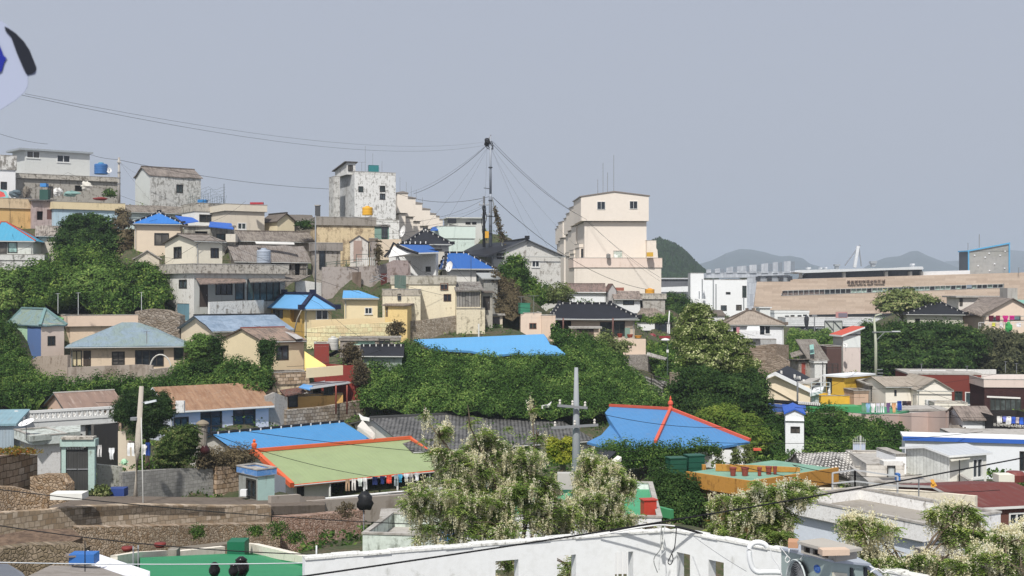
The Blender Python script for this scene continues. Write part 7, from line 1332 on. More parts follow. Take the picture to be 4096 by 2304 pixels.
# ochre terrace
OC=worn('#c08a35','#8f6427',.35,.9,1.5)
h=House('ochre_terrace_house','ochre building with green roof terrace, flower pots and ivy clad corner','house',3001,1924,2130,62,40,uR=3329,uL=2768,m=worn('#8d6a32','#6d5530',.4));h.w('L',2800,1985,2850,2080,'x').flat(.02,.2,OC,paint('#7aa48e',1,.8,.3)).done();m=MB();m.box(-.24,-.24,h.Z-.75,h.X+.24,-.1,h.Z+.04);m.box(-.24,-.1,h.Z-.75,-.1,h.Y+.2,h.Z+.04);m.build('roof_band',OC,h.root)
wallstrip('parapet','ochre back parapet of the green roof terrace',[(2862,1858,1884,65.4),(3000,1862,1887,65.1),(3200,1872,1888,65)],OC,.25,gp=False,sink=0,cat='parapet');boxthing('parapet_post','ochre corner post before the white wall','post',2810,2824,1860,1900,70,.3,OC)
for i,(u,w) in enumerate([(2932,26),(2980,30),(3038,18),(3075,24),(3100,16)]): m=MB();q=w/F*67/2;m.lathe([(q*.7,0),(q*.95,.36),(q*1.05,.37),(q*1.05,.44)],n=14);tag(m.build('flower_pot',paint('#8d4034'),None,P(u,1903-(i > 2)*4,63.8+(i > 2)*.5)),f'terracotta pot on the green terrace, {["leftmost", "large second", "small third", "fourth", "rightmost"][i]} one','pot')
bank('ivy',[[(2630,1895,67),(2700,1900,65),(2790,1925,64.4)],[(2620,1990,65),(2700,1990,64),(2800,1990,64)],[(2640,2110,63),(2710,2110,62.5),(2790,2100,63)]],14000,.13,L_DARK,'stuff','dark ivy over the corner of the ochre building','ivy',lump=.5)
# broken tiles and old walls
h=House('ruined_roof_house','collapsed roof of loose grey tiles left of the old plaster wall','ruin',3240,1912,1990,74,8,uR=3475,Y=5,oh=.2,og=.1,m=plaster('#8a8378',.6));h.gable('X',rise=1.2,m=tiles('#e0dcd4','X',.22,.2,1.3,'#4a4743',.2),jit=.25).done()
h=House('old_plaster_house','old stained plaster wall block left of the ribbed white prefab','house',3466,1858,2010,72,-4,uR=3618,Y=6,m=worn('#cfc9be','#a39b90',.25));h.w('F',3548,1862,3580,1915,'k',1,pane=glass('#8a8f90')).flat(.1,0).done()
boxthing('doorstep','small white door canopy between old wall and prefab','canopy',3535,3612,1845,1862,70,.8,worn('#d9d6cf','#8f8a80',.3))
h=House('stained_terrace','stained grey terrace wall below the ribbed white prefab','terrace',3475,1930,2010,68,-6,uR=3905,Y=6,m=worn('#c7c3ba','#8b867c',.45,1,1.5));h.flat(.3,0).done()
RIB=blocks('#d7d9d4','#d3d5d0','#a2a49f',w=.25,h=9,mort=.015,bum=.4,dist=0)
h=House('prefab_house','ribbed white prefab house with pale metal gable roof on the right','house',3798,1822,1945,70,24,uR=3972,uL=3598,oh=.25,og=.25,m=plaster('#dedcd0',.06))
h.w('F',3890,1834,3930,1912,'w',2).gable('X',va=1766+18,m=metalroof('#cdd2d6','X',.5,.12),edge=paint('#e1e3e3')).done({'L': RIB})
slabroof('awning','small cream awning on the ribbed white prefab',[(3805,1842,69.5),(3880,1832,70.5),(3868,1826,72),(3795,1832,71)],plaster('#e3ddc9',.1),.06,cat='awning');pole('thin black awning post of the prefab',3838,1840,1935,69.8,.03,.03,RUBBER,name='awning_post',cat='post')
h=House('blue_band_house','long white flat roofed house with bright blue roof band at the right','house',3620,1748,1880,84,-14,uR=4250,Y=3.4,m=plaster('#dfe3e8',.06));h.w('F',4078,1805,4110,1882,'k',2).flat(.02,.1,m=plaster('#dfe1de',.2)).done();m=MB();m.box(-.15,-.18,h.Z-.22,h.X,-.1,h.Z+.06);m.build('roof_band',paint('#2c62bc'),h.root)
h=House('white_box','white pent roofed corner left of the prefab gable','shed',3583,1812,1850,73,5,uR=3625,Y=3,m=WP);h.flat(.05,0).done()
boxthing('storage_box','white ribbed plastic box beside the dark red roof','box',3995,4058,1900,1932,62,.8,paint('#dfdccb'));boxthing('plastic_chair','blue plastic chair at the old doorway','chair',3588,3602,1895,1925,68,.4,paint('#3f74b8'))
m=MB();m.lathe([(.45,0),(.5,.35),(.4,.5)],n=14);tag(m.build('basin',paint('#7a3a34'),None,P(4060,1925,63)),'dark red covered basin behind the white ribbed box','basin')
h=House('dark_red_house','dark red roofed house with framed windows at the right edge','house',3905,2032,2160,56,14,uR=4250,Y=7,oh=.2,og=.1,m=plaster('#6b453c',.25));h.w('F',3935,2068,4000,2110,'w',3).w('F',4035,2050,4100,2100,'w',2).gable('X',va=1943,m=metalroof('#7b3a30','X',.5,.2),edge=paint('#d9d8d4')).done()
WST=worn('#e6e5e2','#9a948a',.22,1,2)
h=House('white_terrace_house','white and pale blue house with open roof terrace framed by blossoms','house',3690,2092,2290,42,32,uR=3965,uL=3175,m=plaster('#cfd9e6',.06))
h.w('F',3715,2110,3840,2215,'w',3,rows=2).flat(.42,.22,WST,plaster('#8e8577',.4)).done()
wallstrip('terrace_wall','cream inner parapet along the back of the white roof terrace',[(3180,1995,2050,55),(3300,1952,2000,59),(3430,1955,2000,58.5),(3480,1955,2010,58),(3660,1962,2030,57),(3900,1985,2040,55)],worn('#dcd0b6','#b0a58c',.2),.25,gp=False,sink=1)
railing('thin pipe railing above the white roof terrace',[(3330,1892,1990,57),(3420,1880,1985,57),(3590,1905,2000,56)],paint('#b5b7b8'),posts=1.5,rails=2);antenna('H aerial in the middle of the white roof terrace',3675,1910,2010,52,34,r=.03)
for i,(u,v,c) in enumerate([(3355,2020,'#7a3b34'),(3445,2010,'#8a8378'),(3400,2022,'#5d5a54'),(3675,2008,'#7c6a52')]): boxthing('roof_clutter',['red brown sheet','grey tub','dark bundle','brown stand'][i]+' on the white roof terrace','bundle',u,u+26,v-12,v+4,50,.4,paint(c))
cable('thick black cable crossing in front of the right half',(600,2390,14),(4300,1790,20),.1,.012,cat='cable')
m=MB();m.v=[];o=P(3728,1925,18.2);[m.poly([(x,.01*i,z) for x,z in q]) for i,q in enumerate([[(-.03,.02),(.02,.03),(.05,-.03),(.01,-.05)],[(0,0),(.05,-.02),(.08,-.07),(.04,-.08)],[(-.01,-.02),(.03,-.03),(.05,-.1),(-.01,-.09)]])];tag(m.build('ribbon',paint('#e5a52c'),None,o),'yellow ribbon tied to the thick black cable','ribbon')
cable('black cable sagging across the lower left, upper one',(-80,1948,40),(2300,2112,42),.3,.016);cable('black cable sagging across the lower left, lower one',(-80,2090,34),(1400,2220,36),.2,.016);cable('pale cable along the bottom left',(-60,2248,30),(1300,2250,30),.05,.014,paint('#b9bec2'))
for i,(a,b) in enumerate([((760,1705,60),(1700,1930,75)),((820,1700,60),(2600,1840,70)),((2380,1650,60),(3100,1690,75)),((2250,1740,60),(2620,1790,75)),((3400,1560,118),(4100,1470,130)),((3190,1520,120),(3460,1590,125)),((2900,1850,50),(4000,1960,56))]): cable(f'thin wire over the {["green", "bright blue and green", "blue tent", "left slope of the blue tent", "cream and brick", "cream verged", "ochre and white terrace"][i]} roofs',a,b,.5,.014)
pole('tall grey pole with two crossarms before the blue tent roof',2305,1470,1960,47,.2,.07,paint('#9da2a6',.9,.7),[((1622,1632),2230,2350),((1712,1700),2205,2393)],bands=())
m=MB();m.box(-.3,-.2,0,.3,.2,.6);tag(m.build('junction_box',paint('#b9b7b0'),None,P(2262,1955,46)),'pale box at the foot of the tall grey pole','box')
tree('yellow_shrub','yellow green clipped shrub left of the tall grey pole',[(2215,1790,52,32,38),(2275,1780,52,22,30),(2250,1830,52,45,25)],9000,.09,leafmat('#5b6a1c','#93962a','#c9bd3c'),(2240,1930,52),clump=.1)
pole('post topped with a black bag before the plaster wall',1455,2030,2150,66,.04,.04,STEEL,name='post',cat='post');m=MB();ico(m,(0,0,0),.42,.35,.5,2,12,9,am=.5);tag(m.build('black_bag',paint('#1d1e20',1,.5),None,P(1460,2005,66),True),'black plastic bag tied on a post','bag')
h=House('mint_hut','hut with mint green door in the rubble wall','hut',1526,2058,2150,64,4,uR=1600,Y=2,m=plaster('#8f8a80',.4));h.w('F',1532,2064,1590,2135,'D',pane=paint('#6fb596')).flat(.05,.1).done()
h=House('green_floor_house','flat green painted roof with red water box among the blossoms','house',1830,2060,2230,46,-4,uR=2640,Y=8,m=plaster('#dfe0e2',.15));h.flat(.25,.05,worn('#e3e3e3','#9a958c',.25),paint('#3f9a6a')).done()
tank('bright red square water tank in the blossoms',2566,2622,1995,2065,47,'#c33a26',square=True,ribs=1);wallstrip('green_parapet','green painted parapet behind the red water tank',[(2515,2005,2060,52),(2600,2020,2060,51),(2680,2040,2075,50)],paint('#3f8f5c'),.2,gp=False,sink=0,cat='parapet')
h=House('mint_terrace','peeling mint parapet block above the white foreground wall','terrace',1462,2135,2240,44,-8,uR=1740,Y=4,m=worn('#a9c6bb','#6f7a70',.4));h.flat(.5,.08,worn('#c9d6c9','#7d8577',.45)).done()
slabroof('tarpaulin','blue tarpaulin patch under the blossoms',[(1735,2160,43),(1800,2150,43),(1830,2115,46),(1745,2125,46)],paint('#2f6fc0'),.1,cat='tarpaulin')
plant('bare_shrub','bare brown shrub before the plaster wall',1385,2085,68,60,75,900,.1,L_DRY,core=0)
for i,(u,v,w,hh) in enumerate([(790,2160,40,60),(1110,2160,70,75),(1020,2150,40,40),(1180,2180,60,50),(1480,2200,60,80)]): plant('weed',f'weed tuft in the rubble walls, number {i+1} from the left',u,v,60,w,hh,900,.09,L_MID,core=0,group='weeds in the walls')
# ================================================================ FOREGROUND
FW=worn('#e9ebea','#c3c3bd',.12,.92,.8)
P0,P1,P2=(-4.64,27.7),(4.0,31.0),(8.6,25.9);ZT=40-(973/F)*31
def fwall(label,a,b,wins,T=.28):
    a=Vector((a[0],a[1],0));b=Vector((b[0],b[1],0));e=(b-a).normalized();yaw=math.atan2(e.y,e.x);L=(b-a).length;zb=ZT-3.2;r=empty('ruined_wall',(a.x,a.y,zb),yaw,label,'wall');o=Vector((a.x,a.y,zb));nrm=Vector((-e.y,e.x,0))
    def hit(u,v): d=Vector(((u-CX)/F,1,(CY-v)/F));c=Vector((0,0,H))-o;t=-c.dot(nrm)/d.dot(nrm);p=c+d*t;return p.dot(e),p.z
    hs=[]
    for u0,v0,u1 in wins: s0,z1=hit(u0,v0);s1,_=hit(u1,v0);hs.append((s0,s1,z1))
    xs=sorted({0,L} | {x for h in hs for x in h[:2]});m=MB();H3=3.2
    for i in range(len(xs)-1):
        c=(xs[i]+xs[i+1])/2;hh=[h for h in hs if h[0] < c < h[1]];z0=hh[0][2] if hh else -6
        m.box(xs[i],0,z0,xs[i+1],T,H3)
        if hh: m.box(xs[i],0,-6,xs[i+1],T,hh[0][2]-1.5)
    m.build('wall',FW,r);m=MB();k=14
    for i in range(k): x0,x1=L*i/k,L*(i+1)/k;j=.012*math.sin(i*2.3);m.box(x0,-.03+j,H3+.003,x1,T+.03+j,H3+.05+j)
    m.build('coping',worn('#dcdcd6','#8a877c',.4,1,4),r);GP.append((a.x,a.y,zb-1.2));GP.append((b.x,b.y,zb-1.2));return r,hit,e,o
fwall('roofless white wall with three openings in the foreground, left run',P0,P1,[(1982,2245,2074),(2228,2224,2304),(2460,2212,2533)])
fwall('roofless white wall with two openings in the foreground, right run',P1,P2,[(2707,2208,2760),(2834,2238,2895)])
r=empty('frame',P(2490,2290,30),0,'white lattice frame seen in the third opening of the white wall','window frame')
for i in range(3): m=MB();m.bar((-.12+i*.12,0,-.3),(-.12+i*.12,0,.5),.035);m.build('bar',WHITE,r)
# wires in the corner
def squig(label,pts,r_,mat,d):
    if len(pts) > 3:
        a=[pts[0]]+list(pts)+[pts[-1]];pts=[]
        for i in range(1,len(a)-2):
            for k in range(5):
                t=k/5;pts.append(tuple(.5*(2*a[i][c]+(a[i+1][c]-a[i-1][c])*t+(2*a[i-1][c]-5*a[i][c]+4*a[i+1][c]-a[i+2][c])*t*t+(3*a[i][c]-a[i-1][c]-3*a[i+1][c]+a[i+2][c])*t**3) for c in (0,1)))
        pts.append(a[-1])
    o=P(pts[0][0],pts[0][1],d);m=MB();m.sm=True;m.tube([P(u,v,d)-o for u,v in pts],r_,9);return tag(m.build('loose_wire',mat,None,o),label,'cable')
GW=paint('#c9ccca');BW=RUBBER
squig('black drooping wire in the corner of the white wall',[(2706,2108),(2703,2150),(2698,2190),(2688,2212),(2680,2230),(2672,2250),(2682,2258),(2692,2240),(2688,2215)],.012,BW,30.2)
squig('pale wire looping down the corner of the white wall',[(2645,2110),(2650,2160),(2640,2200),(2620,2225),(2616,2250),(2630,2290)],.01,paint('#6f7271'),30.2)
squig('second pale wire in the corner of the white wall',[(2660,2105),(2650,2160),(2662,2200),(2640,2230),(2636,2280)],.01,GW,30)
squig('bundle of black wires along the top of the white wall',[(2440,2128),(2520,2112),(2580,2104),(2640,2096),(2700,2106),(2760,2120),(2810,2136)],.03,BW,30.4)
squig('white cable strapped along the top of the white wall',[(2400,2140),(2500,2120),(2570,2108),(2640,2100),(2700,2104)],.018,WHITE,30.2)
cable('grey cable slanting across the right run of the white wall',(2762,2136,30),(2985,2285,26),.03,.006,STEEL)
m=MB();m.box(-.04,0,-.5,.04,.1,0);tag(m.build('down_pipe',plaster('#d8d9d2',.2),None,P(2650,2120,30.6)),'short stained pipe in the corner of the white wall','pipe')
pole('small post lamp at the left end of the white wall',1266,2182,2260,30,.02,.02,paint('#d0d2d2'),name='lamp_post',cat='lamp post')
# air conditioner
D=12.0;r=empty('air_conditioner',P(3145,2400,12.6),0,'large pale green outdoor air conditioner topped with blocks in the foreground','air conditioner');O=r.location.copy()
ACM=paint('#a9b9b3',.9,.45,.15)
q=lambda u,v,d: P(u,v,d)-O
A,Bc,C_=q(3125,2197,12.9),q(3325,2246,11.9),q(3470,2262,12.5);dn=Vector((0,0,-.75));back=q(3330,2185,13.9)
m=MB();m.poly([A+dn,Bc+dn,Bc,A]);m.poly([Bc+dn,C_+dn,C_,Bc]);m.poly([A,Bc,C_,back]);m.poly([A+dn,A,back,back+dn]);m.poly([C_+dn,back+dn,back,C_]);m.build('body',ACM,r)
m=MB();up=Vector((0,0,.012));m.prism([A+Vector((-.02,-.02,0)),Bc+Vector((0,-.04,0)),C_+Vector((.03,-.03,0)),back],(0,0,.022));m.build('top_cover',paint('#b9c0ca',.9,.35),r)
e=(Bc-A).normalized();nn=e.cross(Vector((0,0,1))).normalized()*1
cen=A+(Bc-A)*.42+Vector((0,0,-.27))+nn*.02
for k in range(12):
    R=.205-.0165*k;m=MB()
    if R > .01: m.tube([cen+nn*(.02+.02*math.cos(k*.13))+e*R*math.cos(t)+Vector((0,0,R*math.sin(t)*1.05)) for t in np.linspace(0,2*math.pi,29)],.0028 if k else .009,4,cap=False);m.build('fan_guard_ring' if k else 'fan_guard_rim',paint('#c4ccca') if k == 0 else STEEL,r)
m=MB();m.v=[tuple(cen+nn*.003)]+[tuple(cen+nn*.003+e*.2*math.cos(t)+Vector((0,0,.21*math.sin(t)))) for t in np.linspace(0,2*math.pi,28,endpoint=False)];m.f=[(0,i+1,(i+1) % 28+1) for i in range(28)];m.mi=[0]*28;m.build('fan_opening',paint('#23262a'),r)
c2=A+(Bc-A)*.74+Vector((0,0,-.105))+nn*.004;m=MB();m.v=[tuple(c2)]+[tuple(c2+e*.068*math.cos(t)+Vector((0,0,.04*math.sin(t)))) for t in np.linspace(0,2*math.pi,28,endpoint=False)];m.f=[(0,i+1,(i+1) % 28+1) for i in range(28)];m.mi=[0]*28;m.build('badge',paint('#2f62b5'),r)
for k in range(3): m=MB();z=c2+nn*.002+Vector((0,0,.012-.012*k));m.bar(z-e*(.045-.008*k),z+e*(.045-.008*k),.004,.004);m.build('badge_line',paint('#6d97d4'),r)
e3=(C_-Bc).normalized();n3=e3.cross(Vector((0,0,1))).normalized()
for a,b,z0,z1,c in ((.02,.40,-.7,-.1,'#d9d3bd'),(.5,.56,-.7,-.04,'#33373a'),(.6,.84,-.7,-.05,'#9fb0a8'),(.88,.97,-.7,-.02,'#2c3033')):
    m=MB();L=(C_-Bc).length;p=Bc+e3*L*a+n3*.004;s=e3*L*(b-a);m.prism([p+Vector((0,0,z0)),p+s+Vector((0,0,z0)),p+s+Vector((0,0,z1)),p+Vector((0,0,z1))],n3*.008);m.build('side_panel',paint(c),r)
m=MB();p=Bc+e3*.15+n3*.014+Vector((0,0,-.14));m.bar(p,p+e3*.09,.02,.012);m.build('grip',RUBBER,r)
bow=MB();bow.prism([C_+Vector((-.35,0,.0)),C_+Vector((0,0,0)),C_+Vector((.12,0,-.06)),C_+Vector((.2,0,-.16)),C_+Vector((.24,0,-.3)),C_+Vector((.215,0,-.3)),C_+Vector((.17,0,-.17)),C_+Vector((.09,0,-.085)),C_+Vector((-.02,0,-.03))],(0,.3,0));bow.build('bent_cover',paint('#aeb6c4',.9,.35),r)
# cinder block and bricks on it
CB=plaster('#a49c8e',.3,'#7d7568');a=P(3204,2212,12.25);b_=P(3345,2236,11.85);e=(b_-a);e.z=0;L=e.length;yaw=math.atan2(e.y,e.x);o=empty('cinder_block',a+Vector((0,0,.0)),yaw,'grey hollow cinder block lying on the air conditioner','cinder block');m=MB();hh=.088;d=.28
m.box(0,0,0,L,d,.015);m.box(0,0,hh-.018,L,d,hh)
for i in range(4): x=[0,L*.26,L*.52,L*.78][i];m.box(x,0,.015,x+(L*.08 if i < 3 else L*.22),d,hh-.018)
m.build('block',CB,o);m=MB();m.box(L*.04,.03,.016,L*.95,d-.01,hh-.02);m.build('cavity_shade',paint('#2a2622'),o)  # solid dark filling stands for the shade inside the hollow cells
m=MB();m.box(-.02,-.03,hh+.002,L+.06,d+.02,hh+.03);tag(m.build('stone_slab',CB,None,a),'thin grey slab on top of the cinder block','slab').rotation_euler=(0,0,yaw-.05)
BR=plaster('#c9a98a',.2,'#a3805c');BR2=plaster('#b98c6c',.3)
for lb,u,v,dd,w,dp,hh,yw,mt in (('long tan brick in front of the cinder block',3290,2224,11.75,.27,.12,.055,.12,BR),('reddish brick left of the cinder block',3152,2192,12.5,.1,.2,.06,-.25,BR2),('brown brick under the slab behind the cinder block',3270,2196,12.3,.22,.1,.05,.1,BR2)):
    m=MB();m.box(0,0,0,w,dp,hh);o=m.build('brick',mt,None,P(u,v,dd));o.rotation_euler=(0,0,yw);tag(o,lb,'brick')
squig('fat white insulated pipe looping beside the air conditioner',[(3068,2188),(3060,2178),(3040,2170),(3015,2172),(2998,2190),(2997,2220),(3002,2250),(3012,2275),(3030,2288),(3060,2288),(3100,2288),(3126,2290)],.028,paint('#e6e8e8'),13.2).name='insulated_pipe'
for i,p in enumerate([[(3118,2186),(3132,2202),(3148,2222),(3160,2236),(3150,2250),(3140,2240),(3148,2225)],[(3157,2196),(3155,2215)],[(3216,2208),(3222,2230)],[(3212,2222),(3200,2240)],[(3080,2186),(3090,2230),(3115,2265),(3128,2304)],[(3478,2264),(3500,2275),(3520,2290)]]): squig(['white strap knotted over the air conditioner','short white strap left on the air conditioner','white strap end hanging on the air conditioner','short slanting strap above the fan guard','white cord slanting beside the insulated pipe','white cord at the right foot of the bent cover'][i],p,.005,WHITE,12.3 if i < 4 else 11.7)
squig('loose rope on the white ledge right of the air conditioner',[(3480,2290),(3510,2275),(3535,2290),(3560,2282),(3590,2296)],.006,WHITE,12)
# bottom left roofs
GR=paint('#1f8a58');CW=worn('#e8ddc8','#b8ab90',.25)
fl=slabroof('roof_terrace','green floored roof terrace with cream parapets at the bottom left',[(560,2330,34),(1240,2330,34),(1240,2230,44),(900,2215,46),(560,2230,44)],GR,2.5,cat='roof terrace')
def par(label,pts,mat,low=None,t=.25):
    w=part(wallstrip('parapet',label,pts,mat,t,'parapet',gp=False,sink=0),fl)
    if low: part(wallstrip('green_skirting',None,[(u,b-3,b+low,d-.05) for u,a,b,d in pts],GR,t+.02,None,gp=False,sink=0),fl)
par('cream parapet at the back left of the green floor',[(470,2222,2262,42),(560,2208,2255,44),(672,2202,2254,46)],CW,60);par('cream parapet in the middle of the green floor',[(705,2206,2248,46),(900,2186,2235,48)],CW,60);par('cream parapet at the back right of the green floor',[(978,2174,2215,48),(1010,2176,2215,47),(1110,2200,2240,43),(1245,2235,2262,39)],CW,50)
boxthing('pillar','grey weathered pillar between two cream parapets','pillar',672,706,2200,2290,45,.5,plaster('#8a8272',.6));boxthing('green_pillar','dark green painted pillar on the roof terrace','pillar',908,978,2168,2262,46,.8,paint('#12684a'))
slabroof('slab','grey slab strip behind the cream parapets',[(670,2206,49),(980,2168,52),(978,2158,54),(672,2192,51)],plaster('#7d7466',.5),.15,cat='slab');slabroof('white_parapet','white slanting parapet left of the green floor',[(348,2200,42),(600,2285,33),(590,2304,33),(455,2304,34),(380,2262,38)],plaster('#dcdde4',.15),.2,cat='parapet')
for i,(u,v,w) in enumerate([(965,2304,62),(858,2304,44),(935,2300,40)]): r=MB();q_=w/F*34/2;r.lathe([(q_*.6,0),(q_,q_*.7),(q_*1.02,q_*1.3),(q_*.7,q_*1.9),(q_*.75,q_*2.05),(q_*.8,q_*2.1),(q_*.3,q_*2.5)],n=20);r.sm=True;tag(r.build('clay_jar',paint('#1f1d1e',1,.2),None,P(u,v+[0,0,5][i],34-i*.4)),['largest shiny black jar on the green floor','small black jar left of the others','middle black jar on the green floor'][i],'jar')
m=MB();w=100/F*36;m.box(0,0,0,w,.5,40/F*36);o=m.build('storage_box',paint('#2f6cb5'),None,P(275,2258,36));tag(o,'blue box with grey lid at the bottom left','box');slabroof('box_lid','brown grey lid on the blue box',[(268,2224,35.9),(375,2218,36.2),(372,2208,37),(262,2212,37)],plaster('#8a7d74',.4),.05,cat='lid')
slabroof('roof_floor','grey concrete roof floor at the bottom left corner',[(100,2310,30),(200,2262,36),(380,2262,38),(520,2310,32)],plaster('#8b8074',.4),.2);slabroof('grey_roof','smooth blue grey roof corner at the bottom left',[(-60,2254,30),(30,2255,30),(90,2290,27),(120,2330,25),(-60,2330,25)],paint('#6c7078'),.1)
for i,(u,v) in enumerate([(510,2205),(640,2190)]): m=MB();m.lathe([(.15,0),(.24,.12),(.2,.18)],n=14);m.sm=True;tag(m.build('basin',paint('#7c2e28'),None,P(u,v,47)),f'dark red overturned basin behind the cream parapet, {"left" if i == 0 else "right"} one','basin')
pole('thin dark pole at the bottom left',340,2162,2304,34,.014,.014,RUBBER,name='post',cat='post');pole('pair of rusty poles on the green floor, left one',533,2185,2300,35,.02,.02,STEEL,name='post',cat='post');pole('pair of rusty poles on the green floor, right one',553,2180,2300,35,.02,.02,STEEL,name='post',cat='post')
# ---- black locust trees in blossom
LL=leafmat('#546c30','#7f9848','#b5bf66',1.5,.4);FL=leafmat('#d9d0a4','#f0e9c8','#fbf8e6',3,.4)
def locust(label,foot,blobs,nl,nf,sc=1.0,d_spread=1.3):
    f=P(*foot);root=empty('locust_tree',f,0,label,'tree','blossoming locust trees');B=[(P(u,v,d)-f,ru/F*d,rv/F*d) for u,v,d,ru,rv in blobs];w=np.array([b[1]*b[2] for b in B]);w /= w.sum();t=MB();hub=Vector((0,0,max(.6,min(b[0].z for b in B)-.3)));t.tube([(0,0,-1),hub*.5,hub],[.07,.05,.035],7);tips=[]
    for c,rx,rz in B:
        mid=hub.lerp(c,.55)+Vector((RNG.normal()*.1,0,.15));t.tube([hub,mid,c-Vector((0,0,rz*.3))],[.04,.026,.015],5)
        for k in range(7):
            a=RNG.normal(size=3);e=c+Vector((a[0]*rx*.55,a[1]*.5,a[2]*rz*.5));t.tube([c-Vector((0,0,rz*.3)),(c+e)/2+Vector((0,0,.08)),e],[.02,.014,.006],4);tips.append(e)
    t.build('trunk',BARK,root)
    SC=[];SR=[]
    for b in B:
        k=max(2,int(b[1]*b[2]*20));q=min(.42,b[1]*.55,b[2]*.6)
        for _ in range(k): g=RNG.normal(size=3);g=g/np.linalg.norm(g)*RNG.uniform(.2,.85);SC.append(np.array(b[0])+g*np.array([b[1],.8*b[1],b[2]]));SR.append(q)
        for _ in range(k//2+1): g=RNG.normal(size=3);g=g/np.linalg.norm(g)*RNG.uniform(.9,1.3);SC.append(np.array(b[0])+g*np.array([b[1],.8*b[1],b[2]]));SR.append(q*.5)
    SC=np.array(SC);SR=np.array(SR);w2=SR**2;w2 /= w2.sum()
    def pts(n): i=RNG.choice(len(SC),n,p=w2);D_=RNG.normal(size=(n,3));D_ /= np.linalg.norm(D_,axis=1)[:,None];return SC[i]+D_*SR[i][:,None]*np.array([1,.9,.7])*RNG.uniform(.2,1.1,n)[:,None]
    # compound leaves: 9 leaflets on an arching stalk
    nl=int(nl*.9);nf=int(nf*1.8);c=pts(nl);az=RNG.uniform(0,2*np.pi,nl);L=.26*sc*RNG.uniform(.7,1.3,nl);dirv=np.stack([np.cos(az),np.sin(az),RNG.uniform(-.3,.5,nl)],1);side=np.stack([-np.sin(az),np.cos(az),0*az],1);Q=[]
    for j in range(6):
        tt=(j+.5)/6;base=c+dirv*(L*tt)[:,None]+np.array([0,0,-1])*(L*.55*tt*tt)[:,None]
        for sgn in (-1,1):
            if j == 5 and sgn == 1: sd=dirv
            else: sd=side*sgn
            l=(.075*sc*(1-.25*abs(tt-.4)))*np.ones(nl);wv=dirv*(l*.32)[:,None];s_=sd*l[:,None]+np.array([0,0,-1])*(l*.35)[:,None];q=np.empty((nl,4,3));q[:,0]=base;q[:,1]=base+s_*.5+wv;q[:,2]=base+s_;q[:,3]=base+s_*.5-wv;Q.append(q.reshape(-1,3))
    o=bpy.data.objects.new('leaves',fast_mesh('leaves',np.concatenate(Q),4,LL));COL.objects.link(o);o.parent=root
    # hanging white racemes
    cl=pts(max(4,nf//5));c=cl[RNG.integers(0,len(cl),nf)]+RNG.normal(size=(nf,3))*np.array([.07,.07,.12])*sc;L=.3*sc*RNG.uniform(.6,1.4,nf);Q=[]
    for j in range(38):
        tt=RNG.uniform(0,1,nf);rr=(.045*sc*(1-tt*.75));a=RNG.uniform(0,2*np.pi,nf);p=c+np.stack([np.cos(a)*rr,np.sin(a)*rr,-tt*L],1)+np.stack([np.sin(c[:,0]*9)*.02*tt,0*tt,0*tt],1);q=leafquads(p,.034*sc,up=np.array([0,-.6,.3]),upw=.6,asp=.8);Q.append(q)
    o=bpy.data.objects.new('blossoms',fast_mesh('blossoms',np.concatenate(Q),4,FL));COL.objects.link(o);o.parent=root;return root
locust('blossoming locust tree filling the lower centre, left part',(2080,2330,36),[(1880,1690,36,30,50),(1700,1660,36,30,55),(1760,1730,36,55,50),(1730,1800,36,70,50),(1830,1870,36,120,90),(1960,1780,36.5,90,80),(1900,1960,36,150,90),(1700,1990,35,100,70),(1820,2050,35.5,150,80),(2000,2000,36,130,90),(2090,1880,36.5,90,100),(1720,2120,35,90,50),(2030,2110,35.5,130,60),(2040,2240,35,90,60),(2290,2250,35,90,60),(2180,1950,36.5,70,90),(2190,2060,36,80,60),(2130,1640,37,22,70),(2150,1750,37,45,70),(1650,2050,35,50,40),(1900,2120,35.5,120,50)],8200,3600)
locust('blossoming locust tree in the lower centre right of the tall grey pole',(2420,2330,38),[(2350,1880,38,60,90),(2440,1920,38,100,90),(2490,1930,38,60,80),(2390,2020,37.5,130,90),(2250,2050,37,120,80),(2450,2070,37.5,90,50),(2200,2110,37,110,50),(2420,2120,37.5,110,40),(2600,2110,38,80,22),(2680,2110,38,60,20)],5600,2900)
locust('leafy locust tree before the ochre building',(3000,2360,33),[(3040,1980,33,110,70),(3150,1960,33,80,60),(2960,2060,33,110,70),(3090,2080,33,90,80),(2890,2110,33,60,60),(3230,1960,33.5,50,50),(2980,2170,32.5,120,50),(3120,2150,32.5,60,50),(2870,2000,33,30,40)],4200,1200)
locust('blossoming locust branches before the white terrace house',(3640,2420,27),[(3500,2130,27,60,80),(3540,2220,27,70,60),(3620,2260,27,100,40),(3500,2270,27,60,40),(3760,2230,27,80,50),(3420,2100,27,50,50),(3790,2070,27.5,60,60),(3850,2030,27.5,60,50),(3900,2120,27.5,60,60)],2600,1300)
locust('blossoming locust tree at the bottom right corner',(4020,2440,26),[(4020,2160,26,80,60),(4080,2220,26,70,80),(3960,2230,26,80,60),(4000,2290,26,90,40),(3870,2260,26,60,50),(4090,2120,26.5,40,50)],2400,1200)
h=House('grey_hut','rough grey plaster dome corner at the bottom right','hut',3870,2245,2330,30,20,uR=3990,Y=2,m=plaster('#8f857c',.4));h.flat(.05,0).done()
